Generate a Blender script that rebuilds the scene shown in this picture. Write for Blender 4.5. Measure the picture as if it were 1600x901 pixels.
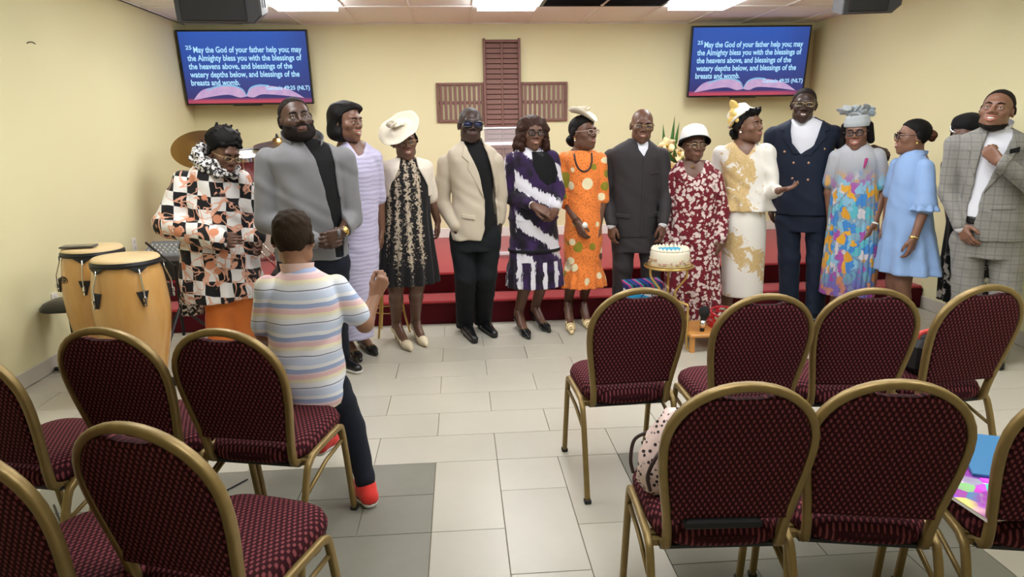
import bpy, bmesh, math, random
import numpy as np
from mathutils import Vector, Matrix
random.seed(7)
for o in list(bpy.data.objects):
    bpy.data.objects.remove(o)
scene = bpy.context.scene
COL = scene.collection
PI = math.pi

# ------------------------------------------------------------------ camera
CH, CF, CPITCH, CYAW, CROLL = 1.6094, 1074.05, 0.22806, 0.07319, -0.01439
_fw = Vector((math.sin(CYAW)*math.cos(CPITCH), math.cos(CYAW)*math.cos(CPITCH), -math.sin(CPITCH)))
_r0 = Vector((math.cos(CYAW), -math.sin(CYAW), 0.0))
_u0 = _r0.cross(_fw)
_r = _r0*math.cos(CROLL) + _u0*math.sin(CROLL)
_u = -_r0*math.sin(CROLL) + _u0*math.cos(CROLL)
cam_data = bpy.data.cameras.new('camera')
cam = bpy.data.objects.new('camera', cam_data)
COL.objects.link(cam)
cam.matrix_world = Matrix(((_r.x, _u.x, -_fw.x, 0), (_r.y, _u.y, -_fw.y, 0), (_r.z, _u.z, -_fw.z, CH), (0, 0, 0, 1)))
cam_data.sensor_width = 36.0
cam_data.lens = CF/1600*36.0
cam_data.clip_start = 0.05
scene.camera = cam

# ------------------------------------------------------------------ light and exposure
scene.view_settings.view_transform = 'Standard'
scene.view_settings.look = 'None'
scene.view_settings.gamma = 1.0
scene.view_settings.use_curve_mapping = False
scene.view_settings.exposure = 0.20
LAMP = 14.5                     # emission of every troffer diffuser
world = bpy.data.worlds.new('world')
scene.world = world
world.use_nodes = True
world.node_tree.nodes['Background'].inputs[0].default_value = (0.6, 0.7, 0.9, 1)
world.node_tree.nodes['Background'].inputs[1].default_value = 0.15

def at(x, y, Y):
    d = _fw + _r*((x-800)/CF) - _u*((y-450.5)/CF)
    t = Y/d.y
    return Vector((0, 0, CH)) + d*t

# ------------------------------------------------------------------ object helpers
def tag(o, label=None, cat=None, group=None, kind=None):
    if label: o['label'] = label
    if cat: o['category'] = cat
    if group: o['group'] = group
    if kind: o['kind'] = kind
    return o
def empty(name, loc=(0, 0, 0), rz=0.0):
    o = bpy.data.objects.new(name, None)
    o.empty_display_size = 0.1
    COL.objects.link(o)
    o.location = loc
    o.rotation_euler = (0, 0, rz)
    return o
def link(name, me, mat=None, parent=None, smooth=False):
    o = bpy.data.objects.new(name, me)
    COL.objects.link(o)
    if mat is not None:
        for m in (mat if isinstance(mat, (list, tuple)) else [mat]):
            me.materials.append(m)
    if smooth:
        me.polygons.foreach_set('use_smooth', [True]*len(me.polygons))
    if parent is not None:
        o.parent = parent
    return o
class MB:
    """collects verts/faces of one mesh"""
    def __init__(s): s.v = []; s.f = []; s.mi = []
    def add(s, v, f, mi=0):
        b = len(s.v)
        s.v.extend([tuple(p) for p in v])
        s.f.extend([tuple(i+b for i in q) for q in f])
        s.mi.extend([mi]*len(f))
        return s
    def box(s, c, d, rz=0, R=None, bev=0.0, mi=0):
        hx, hy, hz = d[0]/2, d[1]/2, d[2]/2
        if bev > 0:
            b = min(bev, hx*.9, hy*.9, hz*.9)
            pts = []; idx = {}
            for sx in (-1, 1):
                for sy in (-1, 1):
                    for sz in (-1, 1):
                        for a in range(3):
                            p = [sx*(hx-b), sy*(hy-b), sz*(hz-b)]
                            p[a] = (sx*hx, sy*hy, sz*hz)[a]
                            idx[(sx, sy, sz, a)] = len(pts); pts.append(p)
            F = []
            for a in range(3):
                o1, o2 = [(1, 2), (0, 2), (0, 1)][a]
                for sg in (-1, 1):
                    q = []
                    for (e, g) in ((-1, -1), (1, -1), (1, 1), (-1, 1)):
                        k = [0, 0, 0]; k[a] = sg; k[o1] = e; k[o2] = g
                        q.append(idx[(k[0], k[1], k[2], a)])
                    F.append(q)
            for a in range(3):
                o1, o2 = [(1, 2), (0, 2), (0, 1)][a]
                for e in (-1, 1):
                    for g in (-1, 1):
                        k1 = [0, 0, 0]; k1[o1] = e; k1[o2] = g
                        A = k1[:]; A[a] = -1; B = k1[:]; B[a] = 1
                        F.append([idx[(*A, o1)], idx[(*B, o1)], idx[(*B, o2)], idx[(*A, o2)]])
            for sx in (-1, 1):
                for sy in (-1, 1):
                    for sz in (-1, 1):
                        F.append([idx[(sx, sy, sz, 0)], idx[(sx, sy, sz, 1)], idx[(sx, sy, sz, 2)]])
        else:
            pts = [(x, y, z) for x in (-hx, hx) for y in (-hy, hy) for z in (-hz, hz)]
            F = [(0, 1, 3, 2), (4, 6, 7, 5), (0, 4, 5, 1), (2, 3, 7, 6), (0, 2, 6, 4), (1, 5, 7, 3)]
        M = R if R is not None else Matrix.Rotation(rz, 3, 'Z')
        c = Vector(c)
        return s.add([M @ Vector(p)+c for p in pts], F, mi)
    def tube(s, path, rad, n=8, closed=False, mi=0, sec=None, up=None):
        """sweep a circle (or a 2-d section) along a path; rad may be a list"""
        path = [Vector(p) for p in path]
        m = len(path)
        rads = rad if isinstance(rad, (list, tuple)) else [rad]*m
        if sec is None:
            sec = [(math.cos(2*PI*i/n), math.sin(2*PI*i/n)) for i in range(n)]
        n = len(sec)
        T = []
        for i in range(m):
            if closed: t = path[(i+1) % m]-path[i-1]
            else: t = path[min(i+1, m-1)]-path[max(i-1, 0)]
            T.append(t.normalized())
        ref = Vector(up) if up else (Vector((0, 0, 1)) if abs(T[0].z) < .9 else Vector((1, 0, 0)))
        V = []; N = ref
        for i in range(m):
            if up: N = Vector(up)
            N = (N - T[i]*N.dot(T[i]))
            if N.length < 1e-6: N = Vector((1, 0, 0)) - T[i]*T[i].x
            N.normalize()
            B = T[i].cross(N)
            for (a, b) in sec:
                V.append(path[i] + (N*a + B*b)*rads[i])
        F = []
        for i in range(m if closed else m-1):
            j = (i+1) % m
            for k in range(n):
                l = (k+1) % n
                F.append((i*n+k, i*n+l, j*n+l, j*n+k))
        if not closed:
            F.append(tuple(range(n))[::-1]); F.append(tuple((m-1)*n+k for k in range(n)))
        return s.add(V, F, mi)
    def lathe(s, prof, n=24, c=(0, 0, 0), R=None, mi=0, caps=True):
        """prof: list of (radius, z)"""
        c = Vector(c); V = []
        for (r, z) in prof:
            for k in range(n):
                p = Vector((r*math.cos(2*PI*k/n), r*math.sin(2*PI*k/n), z))
                V.append((R @ p if R is not None else p)+c)
        F = []
        for i in range(len(prof)-1):
            for k in range(n):
                l = (k+1) % n
                F.append((i*n+k, i*n+l, (i+1)*n+l, (i+1)*n+k))
        if caps:
            F.append(tuple(range(n))[::-1]); F.append(tuple((len(prof)-1)*n+k for k in range(n)))
        return s.add(V, F, mi)
    def slab(s, outline, prof, fn, mi=0):
        """outline: ccw 2-d loop; prof: list of (inset, offset); fn(x, y, off) -> 3-d"""
        m = len(outline); O = [Vector(p) for p in outline]; N = []
        for i in range(m):
            t = (O[(i+1) % m]-O[i-1]).normalized()
            N.append(Vector((-t.y, t.x)))
        V = []
        for (ins, off) in prof:
            for i in range(m):
                q = O[i]+N[i]*ins
                V.append(fn(q.x, q.y, off))
        F = []
        for j in range(len(prof)-1):
            for i in range(m):
                k = (i+1) % m
                F.append((j*m+i, j*m+k, (j+1)*m+k, (j+1)*m+i))
        F.append(tuple(range(m))[::-1]); F.append(tuple((len(prof)-1)*m+i for i in range(m)))
        return s.add(V, F, mi)
    def mesh(s, name):
        me = bpy.data.meshes.new(name)
        me.from_pydata(s.v, [], s.f)
        if any(s.mi): me.polygons.foreach_set('material_index', s.mi)
        bm = bmesh.new(); bm.from_mesh(me)
        bmesh.ops.recalc_face_normals(bm, faces=bm.faces)
        bm.to_mesh(me); bm.free()
        me.update()
        return me
    def build(s, name, mat=None, parent=None, smooth=False):
        return link(name, s.mesh(name), mat, parent, smooth)
def sharpen(o, ang=40):
    me = o.data
    me.polygons.foreach_set('use_smooth', [True]*len(me.polygons))
    bm = bmesh.new(); bm.from_mesh(me)
    for e in bm.edges:
        e.smooth = not (len(e.link_faces) == 2 and e.calc_face_angle(0) > math.radians(ang))
    bm.to_mesh(me); bm.free()
    return o
def copy_tree(o, parent=None):
    c = o.copy(); COL.objects.link(c)
    if parent is not None: c.parent = parent
    for ch in o.children:
        copy_tree(ch, c)
    return c
def text_mesh(txt, size=1.0, bold=0.0, align='LEFT'):
    cu = bpy.data.curves.new('lettering', 'FONT')
    cu.body = txt; cu.size = size; cu.offset = bold; cu.align_x = align
    cu.resolution_u = 3
    ob = bpy.data.objects.new('lettering', cu); COL.objects.link(ob)
    bpy.context.view_layer.update()
    me = bpy.data.meshes.new_from_object(ob.evaluated_get(bpy.context.evaluated_depsgraph_get()))
    bpy.data.objects.remove(ob); bpy.data.curves.remove(cu)
    me.name = 'lettering'
    return me
def bez(pts, n=8):
    """Catmull-Rom through points"""
    P = [Vector(p) for p in pts]; out = []
    for i in range(len(P)-1):
        p0 = P[max(i-1, 0)]; p1 = P[i]; p2 = P[i+1]; p3 = P[min(i+2, len(P)-1)]
        for k in range(n):
            t = k/n
            out.append(0.5*((2*p1)+(-p0+p2)*t+(2*p0-5*p1+4*p2-p3)*t*t+(-p0+3*p1-3*p2+p3)*t**3))
    out.append(P[-1])
    return out

# ------------------------------------------------------------------ materials
class NT:
    def __init__(s, name, rough=0.6, spec=0.4, metal=0.0):
        s.m = bpy.data.materials.new(name); s.m.use_nodes = True
        s.t = s.m.node_tree; s.b = s.t.nodes['Principled BSDF']
        s.b.inputs['Roughness'].default_value = rough
        s.b.inputs['Specular IOR Level'].default_value = spec
        s.b.inputs['Metallic'].default_value = metal
        s._co = None
    def n(s, typ, **kw):
        nd = s.t.nodes.new(typ)
        for k, v in kw.items(): setattr(nd, k, v)
        return nd
    def set(s, sock, v):
        if isinstance(v, bpy.types.NodeSocket): s.t.links.new(v, sock)
        elif isinstance(v, (tuple, list)) and len(v) == 3 and sock.type == 'RGBA': sock.default_value = (*v, 1)
        else: sock.default_value = v
    def co(s):
        if s._co is None: s._co = s.n('ShaderNodeTexCoord').outputs['Object']
        return s._co
    def xyz(s, v=None):
        nd = s.n('ShaderNodeSeparateXYZ'); s.set(nd.inputs[0], v or s.co()); return nd.outputs
    def vec(s, x=0.0, y=0.0, z=0.0):
        nd = s.n('ShaderNodeCombineXYZ')
        for i, a in enumerate((x, y, z)): s.set(nd.inputs[i], a)
        return nd.outputs[0]
    def math(s, op, a, b=0.0, c=0.0):
        nd = s.n('ShaderNodeMath', operation=op)
        s.set(nd.inputs[0], a); s.set(nd.inputs[1], b); s.set(nd.inputs[2], c)
        return nd.outputs[0]
    def vmath(s, op, a, b=(0, 0, 0)):
        nd = s.n('ShaderNodeVectorMath', operation=op)
        s.set(nd.inputs[0], a); s.set(nd.inputs[1], b)
        return nd.outputs[0]
    def scale(s, v, k):
        return s.vmath('MULTIPLY', v, k if isinstance(k, tuple) else (k, k, k))
    def noise(s, scale, detail=2.0, rough=.5, v=None, dist=0.0, color=False):
        nd = s.n('ShaderNodeTexNoise')
        s.set(nd.inputs['Vector'], v or s.co())
        nd.inputs['Scale'].default_value = scale; nd.inputs['Detail'].default_value = detail
        nd.inputs['Roughness'].default_value = rough; nd.inputs['Distortion'].default_value = dist
        return nd.outputs['Color' if color else 'Fac']
    def voro(s, scale, v=None, feature='F1', rnd=1.0):
        nd = s.n('ShaderNodeTexVoronoi', feature=feature)
        s.set(nd.inputs['Vector'], v or s.co())
        nd.inputs['Scale'].default_value = scale; nd.inputs['Randomness'].default_value = rnd
        return nd.outputs
    def ramp(s, fac, stops, interp='LINEAR'):
        nd = s.n('ShaderNodeValToRGB'); cr = nd.color_ramp; cr.interpolation = interp
        while len(cr.elements) < len(stops): cr.elements.new(.5)
        for e, (p, c) in zip(cr.elements, stops):
            e.position = p; e.color = (*c, 1) if len(c) == 3 else c
        s.set(nd.inputs[0], fac); return nd.outputs[0]
    def mix(s, f, a, b, mode='MIX'):
        nd = s.n('ShaderNodeMix', data_type='RGBA', blend_type=mode)
        s.set(nd.inputs[0], f); s.set(nd.inputs[6], a); s.set(nd.inputs[7], b)
        return nd.outputs[2]
    def step(s, v, edge, soft=0.02):
        """0 below edge, 1 above"""
        nd = s.n('ShaderNodeMapRange', interpolation_type='SMOOTHSTEP')
        s.set(nd.inputs[0], v)
        nd.inputs[1].default_value = edge-soft; nd.inputs[2].default_value = edge+soft
        return nd.outputs[0]
    def color(s, c): s.set(s.b.inputs['Base Color'], c); return s
    def bump(s, h, strength=.3, dist=.01):
        nd = s.n('ShaderNodeBump'); nd.inputs['Strength'].default_value = strength
        nd.inputs['Distance'].default_value = dist
        s.set(nd.inputs['Height'], h); s.t.links.new(nd.outputs[0], s.b.inputs['Normal']); return s
_mc = {}
def plain(name, c, rough=.6, spec=.4, metal=0.0, var=.0, scale=30, bump=0.0):
    if name in _mc: return _mc[name]
    t = NT(name, rough, spec, metal)
    if var > 0:
        f = t.noise(scale, 3)
        t.color(t.mix(f, tuple(a*(1-var) for a in c), tuple(min(1, a*(1+var)) for a in c)))
        if bump > 0: t.bump(f, bump, .004)
    else: t.color(c)
    _mc[name] = t.m
    return t.m
def emis(name, c, st):
    if name in _mc: return _mc[name]
    t = NT(name)
    t.color((0, 0, 0)); t.b.inputs['Emission Color'].default_value = (*c, 1)
    t.b.inputs['Emission Strength'].default_value = st
    _mc[name] = t.m
    return t.m
def cloth(name, c, rough=.85, var=.12, weave=220, sheen=.15):
    if name in _mc: return _mc[name]
    t = NT(name, rough, .25)
    f = t.noise(9, 3); g = t.noise(weave, 1)
    t.color(t.mix(f, tuple(a*(1-var) for a in c), tuple(min(1, a*(1+var)) for a in c)))
    t.bump(g, .12, .002)
    t.b.inputs['Sheen Weight'].default_value = sheen
    _mc[name] = t.m
    return t.m
# ================================================================== the room
XL, XR, YB, YR, ZC, ZP = -2.88, 4.09, 8.02, -3.2, 2.74, 0.38
YS1, YS2 = 5.672, 5.98
t = NT('yellow_wall_paint', .55, .3)
f = t.noise(.8, 3); g = t.noise(160, 2)
t.color(t.mix(f, (.70, .66, .395), (.74, .70, .44))).bump(g, .05, .003)
M_wall = t.m
M_base = plain('tile_baseboard', (.52, .48, .41), .45, .4, var=.06, scale=6)
M_whitebase = plain('white_baseboard', (.75, .74, .70), .45, .4)
t = NT('ceiling_tile', .9, .1)
f = t.noise(70, 4, .7); t.color(t.mix(f, (.82, .85, .83), (.90, .92, .90))).bump(f, .25, .004)
M_ceil = t.m
M_grid = plain('ceiling_grid_metal', (.78, .78, .75), .5, .4)
def tile_mat(name, c1, c2, rough):
    t = NT(name, rough, .5)
    oi = t.n('ShaderNodeObjectInfo')
    v = t.vmath('ADD', t.co(), t.vmath('MULTIPLY', oi.outputs['Location'], (3.1, 2.7, 1)))
    f = t.noise(3.0, 5, .6, v=v); g = t.noise(26, 3, .6, v=v)
    c = t.mix(f, c1, c2)
    k = t.math('MULTIPLY_ADD', oi.outputs['Random'], .14, .93)
    c = t.mix(1.0, c, t.vec(k, k, k), 'MULTIPLY')
    t.color(t.mix(t.math('MULTIPLY', g, .25), c, c1))
    t.set(t.b.inputs['Roughness'], t.math('MULTIPLY_ADD', f, .18, rough-.09))
    t.bump(g, .04, .002)
    return t.m
M_tile = tile_mat('light_porcelain_tile', (.40, .37, .305), (.49, .46, .39), .32)
M_dark = tile_mat('dark_porcelain_tile', (.15, .145, .115), (.24, .23, .19), .40)
M_grout = plain('grout', (.33, .28, .20), .9, .1, var=.15, scale=12)
M_carpet_t = None
t = NT('red_carpet', .95, .1)
f = t.noise(320, 2); g = t.noise(5, 3)
t.color(t.mix(f, (.26, .016, .022), (.40, .030, .036))).bump(f, .5, .006)
t.b.inputs['Sheen Weight'].default_value = .3
M_carpet = t.m
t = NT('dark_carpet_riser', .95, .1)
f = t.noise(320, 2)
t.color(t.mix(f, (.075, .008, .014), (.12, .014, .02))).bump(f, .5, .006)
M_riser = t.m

def structure(name, mb, mat, smooth=False):
    return tag(mb.build(name, mat, None, smooth), kind='structure')
floor = structure('floor', MB().box(((XL+XR)/2, (YB+YR)/2, -.058), (XR-XL, YB-YR, .1)), M_grout)
wb = structure('wall_back', MB().box(((XL+XR)/2, YB+.06, ZC/2), (XR-XL+.3, .12, ZC+.2)), M_wall)
wl = structure('wall_left', MB().box((XL-.06, (YB+YR)/2, ZC/2), (.12, YB-YR+.2, ZC+.2)), M_wall)
wr = structure('wall_right', MB().box((XR+.06, (YB+YR)/2, ZC/2), (.12, YB-YR+.2, ZC+.2)), M_wall)
wf = structure('wall_front', MB().box(((XL+XR)/2, YR-.06, ZC/2), (XR-XL+.3, .12, ZC+.2)), M_wall)
ce = structure('ceiling', MB().box(((XL+XR)/2, (YB+YR)/2, ZC+.075), (XR-XL+.3, YB-YR+.3, .1)), M_grid)
structure('baseboard_left', MB().box((XL+.006, (YS1+YR)/2, .055), (.012, YS1-YR, .11), bev=.003), M_base)
structure('baseboard_right', MB().box((XR-.006, (YS1+YR)/2, .055), (.012, YS1-YR, .11), bev=.003), M_base)
structure('baseboard_back', MB().box(((XL+XR)/2, YB-.008, ZP+.055), (XR-XL, .016, .11), bev=.003), M_whitebase)

# floor tiles: each one its own piece
_tm = {}
def tile(x0, x1, y0, y1, mat, gap=.0035):
    k = (round(x1-x0, 3), round(y1-y0, 3), mat.name)
    if k not in _tm:
        w, d = x1-x0-gap, y1-y0-gap
        me = MB().box((0, 0, -.005), (w, d, .01), bev=.0012).mesh('floor_tile')
        me.materials.append(mat); _tm[k] = me
    o = bpy.data.objects.new('floor_tile', _tm[k]); COL.objects.link(o)
    o.location = ((x0+x1)/2, (y0+y1)/2, 0); o.parent = floor
X0, Y0, TL, TW = .1445, 3.1555, .61, .305
def row(y0, y1, off, xa, xb, mat):
    k = math.floor((xa-off)/TL)
    x = off+k*TL
    while x < xb-1e-4:
        a, b = max(x, xa), min(x+TL, xb)
        if b-a > .02: tile(a, b, y0, y1, mat)
        x += TL
j = 0
while Y0+j*TW < YS1-.001:
    y0, y1 = Y0+j*TW, min(Y0+(j+1)*TW, YS1)
    row(y0, y1, X0+(TW if j % 2 else 0), XL+.012, XR-.012, M_tile)
    j += 1
YN = .9
XA, XB = X0-TW, X0+2*TW            # the light aisle between two dark fields
XD0, XD1 = XA-3*TL, XB+2*TL
for j in range(1, 8):
    y1, y0 = Y0-(j-1)*TW, Y0-j*TW
    off = 0 if j % 2 else TW
    row(y0, y1, XA+off, XD0, XA, M_dark)
    row(y0, y1, XB+off, XB, XD1, M_dark)
    row(y0, y1, X0+off, XL+.012, XD0, M_tile)
    row(y0, y1, X0+off, XD1, XR-.012, M_tile)
for c in range(3):
    x0 = XA+c*TW
    y = Y0
    first = TW if c == 1 else TL
    while y > Y0-7*TW+.01:
        L = first if y == Y0 else TL
        tile(x0, x0+TW, max(y-L, Y0-7*TW), y, M_tile); y -= L
m = MB()
yy = Y0-7*TW
m.box(((XL+XR)/2, (yy+YR)/2, -.005), (XR-XL-.03, yy-YR, .01))
tag(m.build('floor_tile_field', M_tile, floor), kind='stuff')

# the red carpeted platform with one lower step
st = empty('stage_platform', ((XL+XR)/2, 6.8, 0))
tag(st, kind='structure')
W = XR-XL
def child_box(name, c, d, mat, parent, bev=0.0, rz=0):
    base = parent.location
    return MB().box(Vector(c)-base, d, rz, bev=bev).build(name, mat, parent)
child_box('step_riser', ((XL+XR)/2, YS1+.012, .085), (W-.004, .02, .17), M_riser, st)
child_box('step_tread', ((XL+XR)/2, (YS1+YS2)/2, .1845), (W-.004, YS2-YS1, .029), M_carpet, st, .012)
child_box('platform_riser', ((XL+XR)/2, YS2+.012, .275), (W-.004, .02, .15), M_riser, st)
child_box('platform_top', ((XL+XR)/2, (YS2+YB)/2, ZP-.0145), (W-.004, YB-YS2-.002, .029), M_carpet, st, .012)

# ceiling: lay-in tiles, T-grid, troffer lights and a dark return grille
GX0, GY0, GW, GL = .18, 6.93, .61, 1.22
troffers = []
M_diff = None
t = NT('lit_diffuser', .5)
t.color((.9, .9, .9)); t.b.inputs['Emission Color'].default_value = (.97, .98, 1.0, 1); t.b.inputs['Emission Strength'].default_value = LAMP
M_diff = t.m
M_troff = plain('white_troffer_frame', (.8, .79, .76), .4)
_ctm = {}
ix0 = math.floor((XL-GX0)/GW); ix1 = math.ceil((XR-GX0)/GW)
iy0 = math.floor((YR-GY0)/GL); iy1 = 1
m = MB()
for i in range(ix0, ix1+1):
    x = GX0+i*GW
    if XL < x < XR: m.box((x, (YB+YR)/2, ZC+.010), (.024, YB-YR, .03))
for j2 in range(iy0, iy1+1):
    y = GY0+j2*GL
    if YR < y < YB: m.box(((XL+XR)/2, y, ZC+.010), (XR-XL, .024, .0299))
m.box((XL+.012, (YB+YR)/2, ZC+.008), (.024, YB-YR, .026)); m.box((XR-.012, (YB+YR)/2, ZC+.008), (.024, YB-YR, .026))
m.box(((XL+XR)/2, YB-.012, ZC+.008), (XR-XL, .024, .0259))
m.build('ceiling_grid', M_grid, ce)
nb = 0
for i in range(ix0, ix1):
    for j2 in range(iy0, iy1):
        xa, xb = max(GX0+i*GW, XL), min(GX0+(i+1)*GW, XR)
        ya, yb = max(GY0+j2*GL, YR), min(GY0+(j2+1)*GL, YB)
        light = ((i in (-3, 0, 3)) and (j2 in (-1, -3))) or (i in (0, 3) and j2 == -5)
        grille = (j2 == -1 and i in (1, 2))
        if light:
            troffers.append(((xa+xb)/2, (ya+yb)/2)); continue
        if grille or xb-xa < .03 or yb-ya < .03: continue
        k = (round(xb-xa, 3), round(yb-ya, 3))
        if k not in _ctm:
            me = MB().box((0, 0, 0), (k[0]-.02, k[1]-.02, .012)).mesh('ceiling_tile'); me.materials.append(M_ceil); _ctm[k] = me
        o = bpy.data.objects.new('ceiling_tile', _ctm[k]); COL.objects.link(o)
        o.location = ((xa+xb)/2, (ya+yb)/2, ZC+.012); o.parent = ce
# the last strip of tiles in front of the back wall
for i in range(ix0, ix1):
    xa, xb = max(GX0+i*GW, XL), min(GX0+(i+1)*GW, XR)
    ya, yb = GY0, YB
    if xb-xa < .03: continue
    k = (round(xb-xa, 3), round(yb-ya, 3))
    if k not in _ctm:
        me = MB().box((0, 0, 0), (k[0]-.02, k[1]-.02, .012)).mesh('ceiling_tile'); me.materials.append(M_ceil); _ctm[k] = me
    o = bpy.data.objects.new('ceiling_tile', _ctm[k]); COL.objects.link(o)
    o.location = ((xa+xb)/2, (ya+yb)/2, ZC+.012); o.parent = ce
troffers.sort(key=lambda p: (-p[1], p[0]))
names = ['lit ceiling light panel above the left screen, leftmost of three in view', 'lit ceiling light panel above the slatted cross, middle of three in view', 'lit ceiling light panel nearest the right screen, rightmost of three in view']
names2 = ['lit ceiling light panel over the conga drums, above the frame', 'lit ceiling light panel over the open tiled floor, above the frame', 'lit ceiling light panel over the sky-blue dress, above the frame', 'lit ceiling light panel over the aisle between the chairs, above the frame', 'lit ceiling light panel over the right near chairs, above the frame']
proto = None
for n, (x, y) in enumerate(troffers):
    if proto is None:
        e = proto = empty('ceiling_light', (x, y, ZC))
        MB().box((0, 0, -.020), (GW-.07, GL-.07, .05)).build('diffuser', M_diff, e)
        fr = MB()
        for sx in (-1, 1): fr.box((sx*(GW/2-.022), 0, .003), (.022, GL-.02, .012))
        for sy in (-1, 1): fr.box((0, sy*(GL/2-.022), .0031), (GW-.066, .022, .012))
        fr.build('frame', M_troff, e)
    else:
        e = copy_tree(proto); e.location = (x, y, ZC)
    if n < 3: tag(e, names[n], 'ceiling light', 'ceiling light panels')
    else: tag(e, names2[n-3], 'ceiling light', 'ceiling light panels')
xa, xb = GX0+GW, GX0+3*GW
e = empty('ceiling_grille', ((xa+xb)/2, GY0-GL/2, ZC))
tag(e, 'dark slatted return grille in the ceiling between middle and right lights', 'vent')
M_blk = plain('black_plastic', (.012, .012, .013), .45, .4)
M_blkm = plain('black_metal', (.02, .02, .022), .35, .5, .6)
MB().box((0, 0, .012), (xb-xa-.03, GL-.03, .01)).build('backing', M_blk, e)
fr = MB()
for sx in (-1, 1): fr.box((sx*(xb-xa-.06)/2, 0, .0), (.03, GL-.03, .014))
for sy in (-1, 1): fr.box((0, sy*(GL-.06)/2, .0001), (xb-xa-.09, .03, .014))
fr.build('frame', M_blkm, e)
sm = MB().box((0, 0, 0), (xb-xa-.1, .022, .004), R=Matrix.Rotation(.5, 3, 'X')).mesh('slat'); sm.materials.append(M_blkm)
for k in range(22):
    o = bpy.data.objects.new('slat', sm); COL.objects.link(o); o.parent = e; o.location = (0, -GL/2+.075+k*.0485, .0)

# ================================================================== wall screens
TVW, TVH = 1.32, .75
M_bezel = plain('black_bezel', (.008, .008, .009), .25, .5)
t = NT('lit_screen_picture', .25)
x_, y_, z_ = t.xyz()
hgt = t.math('MULTIPLY_ADD', z_, 1/TVH, .5)
base = t.ramp(hgt, [(0, (.42, .04, .07)), (.055, (.45, .06, .10)), (.095, (.03, .025, .13)), (.5, (.018, .06, .30)), (1, (.02, .085, .40))])
dk = t.step(t.math('ABSOLUTE', t.math('MULTIPLY_ADD', x_, 1.4/TVW, .1)), .62, .25)
base = t.mix(t.math('MULTIPLY', dk, .55), base, (.022, .035, .16))
t.color((0.01, .01, .015)); t.set(t.b.inputs['Emission Color'], base); t.b.inputs['Emission Strength'].default_value = 1.0
M_screen = t.m
M_txt = emis('lit_lettering', (.42, .74, 1.0), .95)
t = NT('lit_book_page', .3)
x_, y_, z_ = t.xyz()
f = t.noise(14, 3)
c = t.mix(f, (.42, .28, .60), (.80, .52, .72))
c = t.mix(t.step(t.math('ABSOLUTE', x_), .06, .06), (.62, .42, .66), c)
t.color((0, 0, 0)); t.set(t.b.inputs['Emission Color'], c); t.b.inputs['Emission Strength'].default_value = .8
M_page = t.m
M_pedge = emis('lit_page_edge', (.30, .62, .95), .7)
LINES = ['May the God of your father help you; may', 'the Almighty bless you with the blessings of', 'the heavens above, and blessings of the', 'watery depths below, and blessings of the', 'breasts and womb.']
def flat(me, W0, W1, x0, z0, hgt, y):
    """fit a lettering mesh into x0..x0+W1 with cap height hgt, facing -Y"""
    xs = [v.co.x for v in me.vertices]; x_min, x_max = min(xs), max(xs)
    kx = W1/(x_max-x_min)
    for v in me.vertices:
        a, b = v.co.x, v.co.y
        v.co = ((a-x_min)*kx+x0, y, z0+b*hgt)
def screen(name_label, c, tilt, yaw):
    e = empty('wall_screen', c)
    e.rotation_euler = (tilt, 0, yaw)
    tag(e, name_label, 'television', 'wall screens')
    MB().box((0, .03, 0), (TVW, .05, TVH), bev=.006).build('casing', M_bezel, e)
    fr = MB()
    for s in (-1, 1):
        fr.box((s*(TVW/2-.008), -.001, 0), (.016, .014, TVH), bev=.002)
        fr.box((0, -.001, s*(TVH/2-.009)), (TVW-.032, .0139, .018), bev=.002)
    fr.build('bezel', M_bezel, e)
    sc = MB().box((0, .0035, 0), (TVW-.03, .006, TVH-.034)).build('display', M_screen, e)
    MB().box((-.03, -.003, -TVH/2-.004), (.3, .02, .012), bev=.003).build('sensor_bar', M_bezel, e)
    def put(me): link('lettering', me, M_txt, sc)
    X = lambda u: -TVW/2+u*TVW
    Z = lambda v: TVH/2-v*TVH
    spans = [(.113, .945), (.058, .94), (.058, .86), (.06, .91), (.058, .435)]
    for i, ln in enumerate(LINES):
        me = text_mesh(ln, 1.0, .022)
        a, b = spans[i]
        flat(me, 0, (b-a)*TVW, X(a), Z(.295+.109*i), .082, -.0015)
        put(me)
    me = text_mesh('25', 1.0, .02); flat(me, 0, .046*TVW, X(.055), Z(.255), .055, -.0015); put(me)
    me = text_mesh('Genesis 49:25 (NLT)', 1.0, .022); flat(me, 0, .345*TVW, X(.635), Z(.80), .058, -.0025); put(me)
    # the open book shown on the screen, flat print
    def poly(name, pts, mat, y):
        m = MB(); m.add([(X(u), y, Z(v)) for u, v in pts], [tuple(range(len(pts)))]); return m.build(name, mat, sc)
    def curve(pts, n=6): return [(p.x, p.y) for p in bez([(u, v, 0) for u, v in pts], n)]
    L = curve([(.055, .93), (.13, .80), (.24, .755), (.36, .745), (.44, .79), (.475, .885)])+curve([(.475, .885), (.42, .90), (.33, .86), (.2, .885), (.055, .93)])[1:-1]
    Rr = curve([(.475, .885), (.50, .79), (.57, .745), (.69, .75), (.82, .80), (.93, .915)])+curve([(.93, .915), (.75, .875), (.6, .86), (.53, .90), (.475, .885)])[1:-1]
    poly('page_left', L, M_page, -.001); poly('page_right', Rr, M_page, -.001)
    e1 = curve([(.17, .785), (.26, .735), (.36, .725), (.445, .775), (.476, .865)])
    poly('page_edge_left', e1+[(u, v+.022) for u, v in e1[::-1]], M_pedge, -.002)
    e2 = curve([(.476, .865), (.51, .765), (.58, .725), (.66, .735)])
    poly('page_edge_right', e2+[(u, v+.022) for u, v in e2[::-1]], M_pedge, -.002)
    mt = MB().box((0, .15, 0), (.3, .2, .3), bev=.01)
    mt.build('wall_mount', M_blkm, e)
    return e
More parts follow.
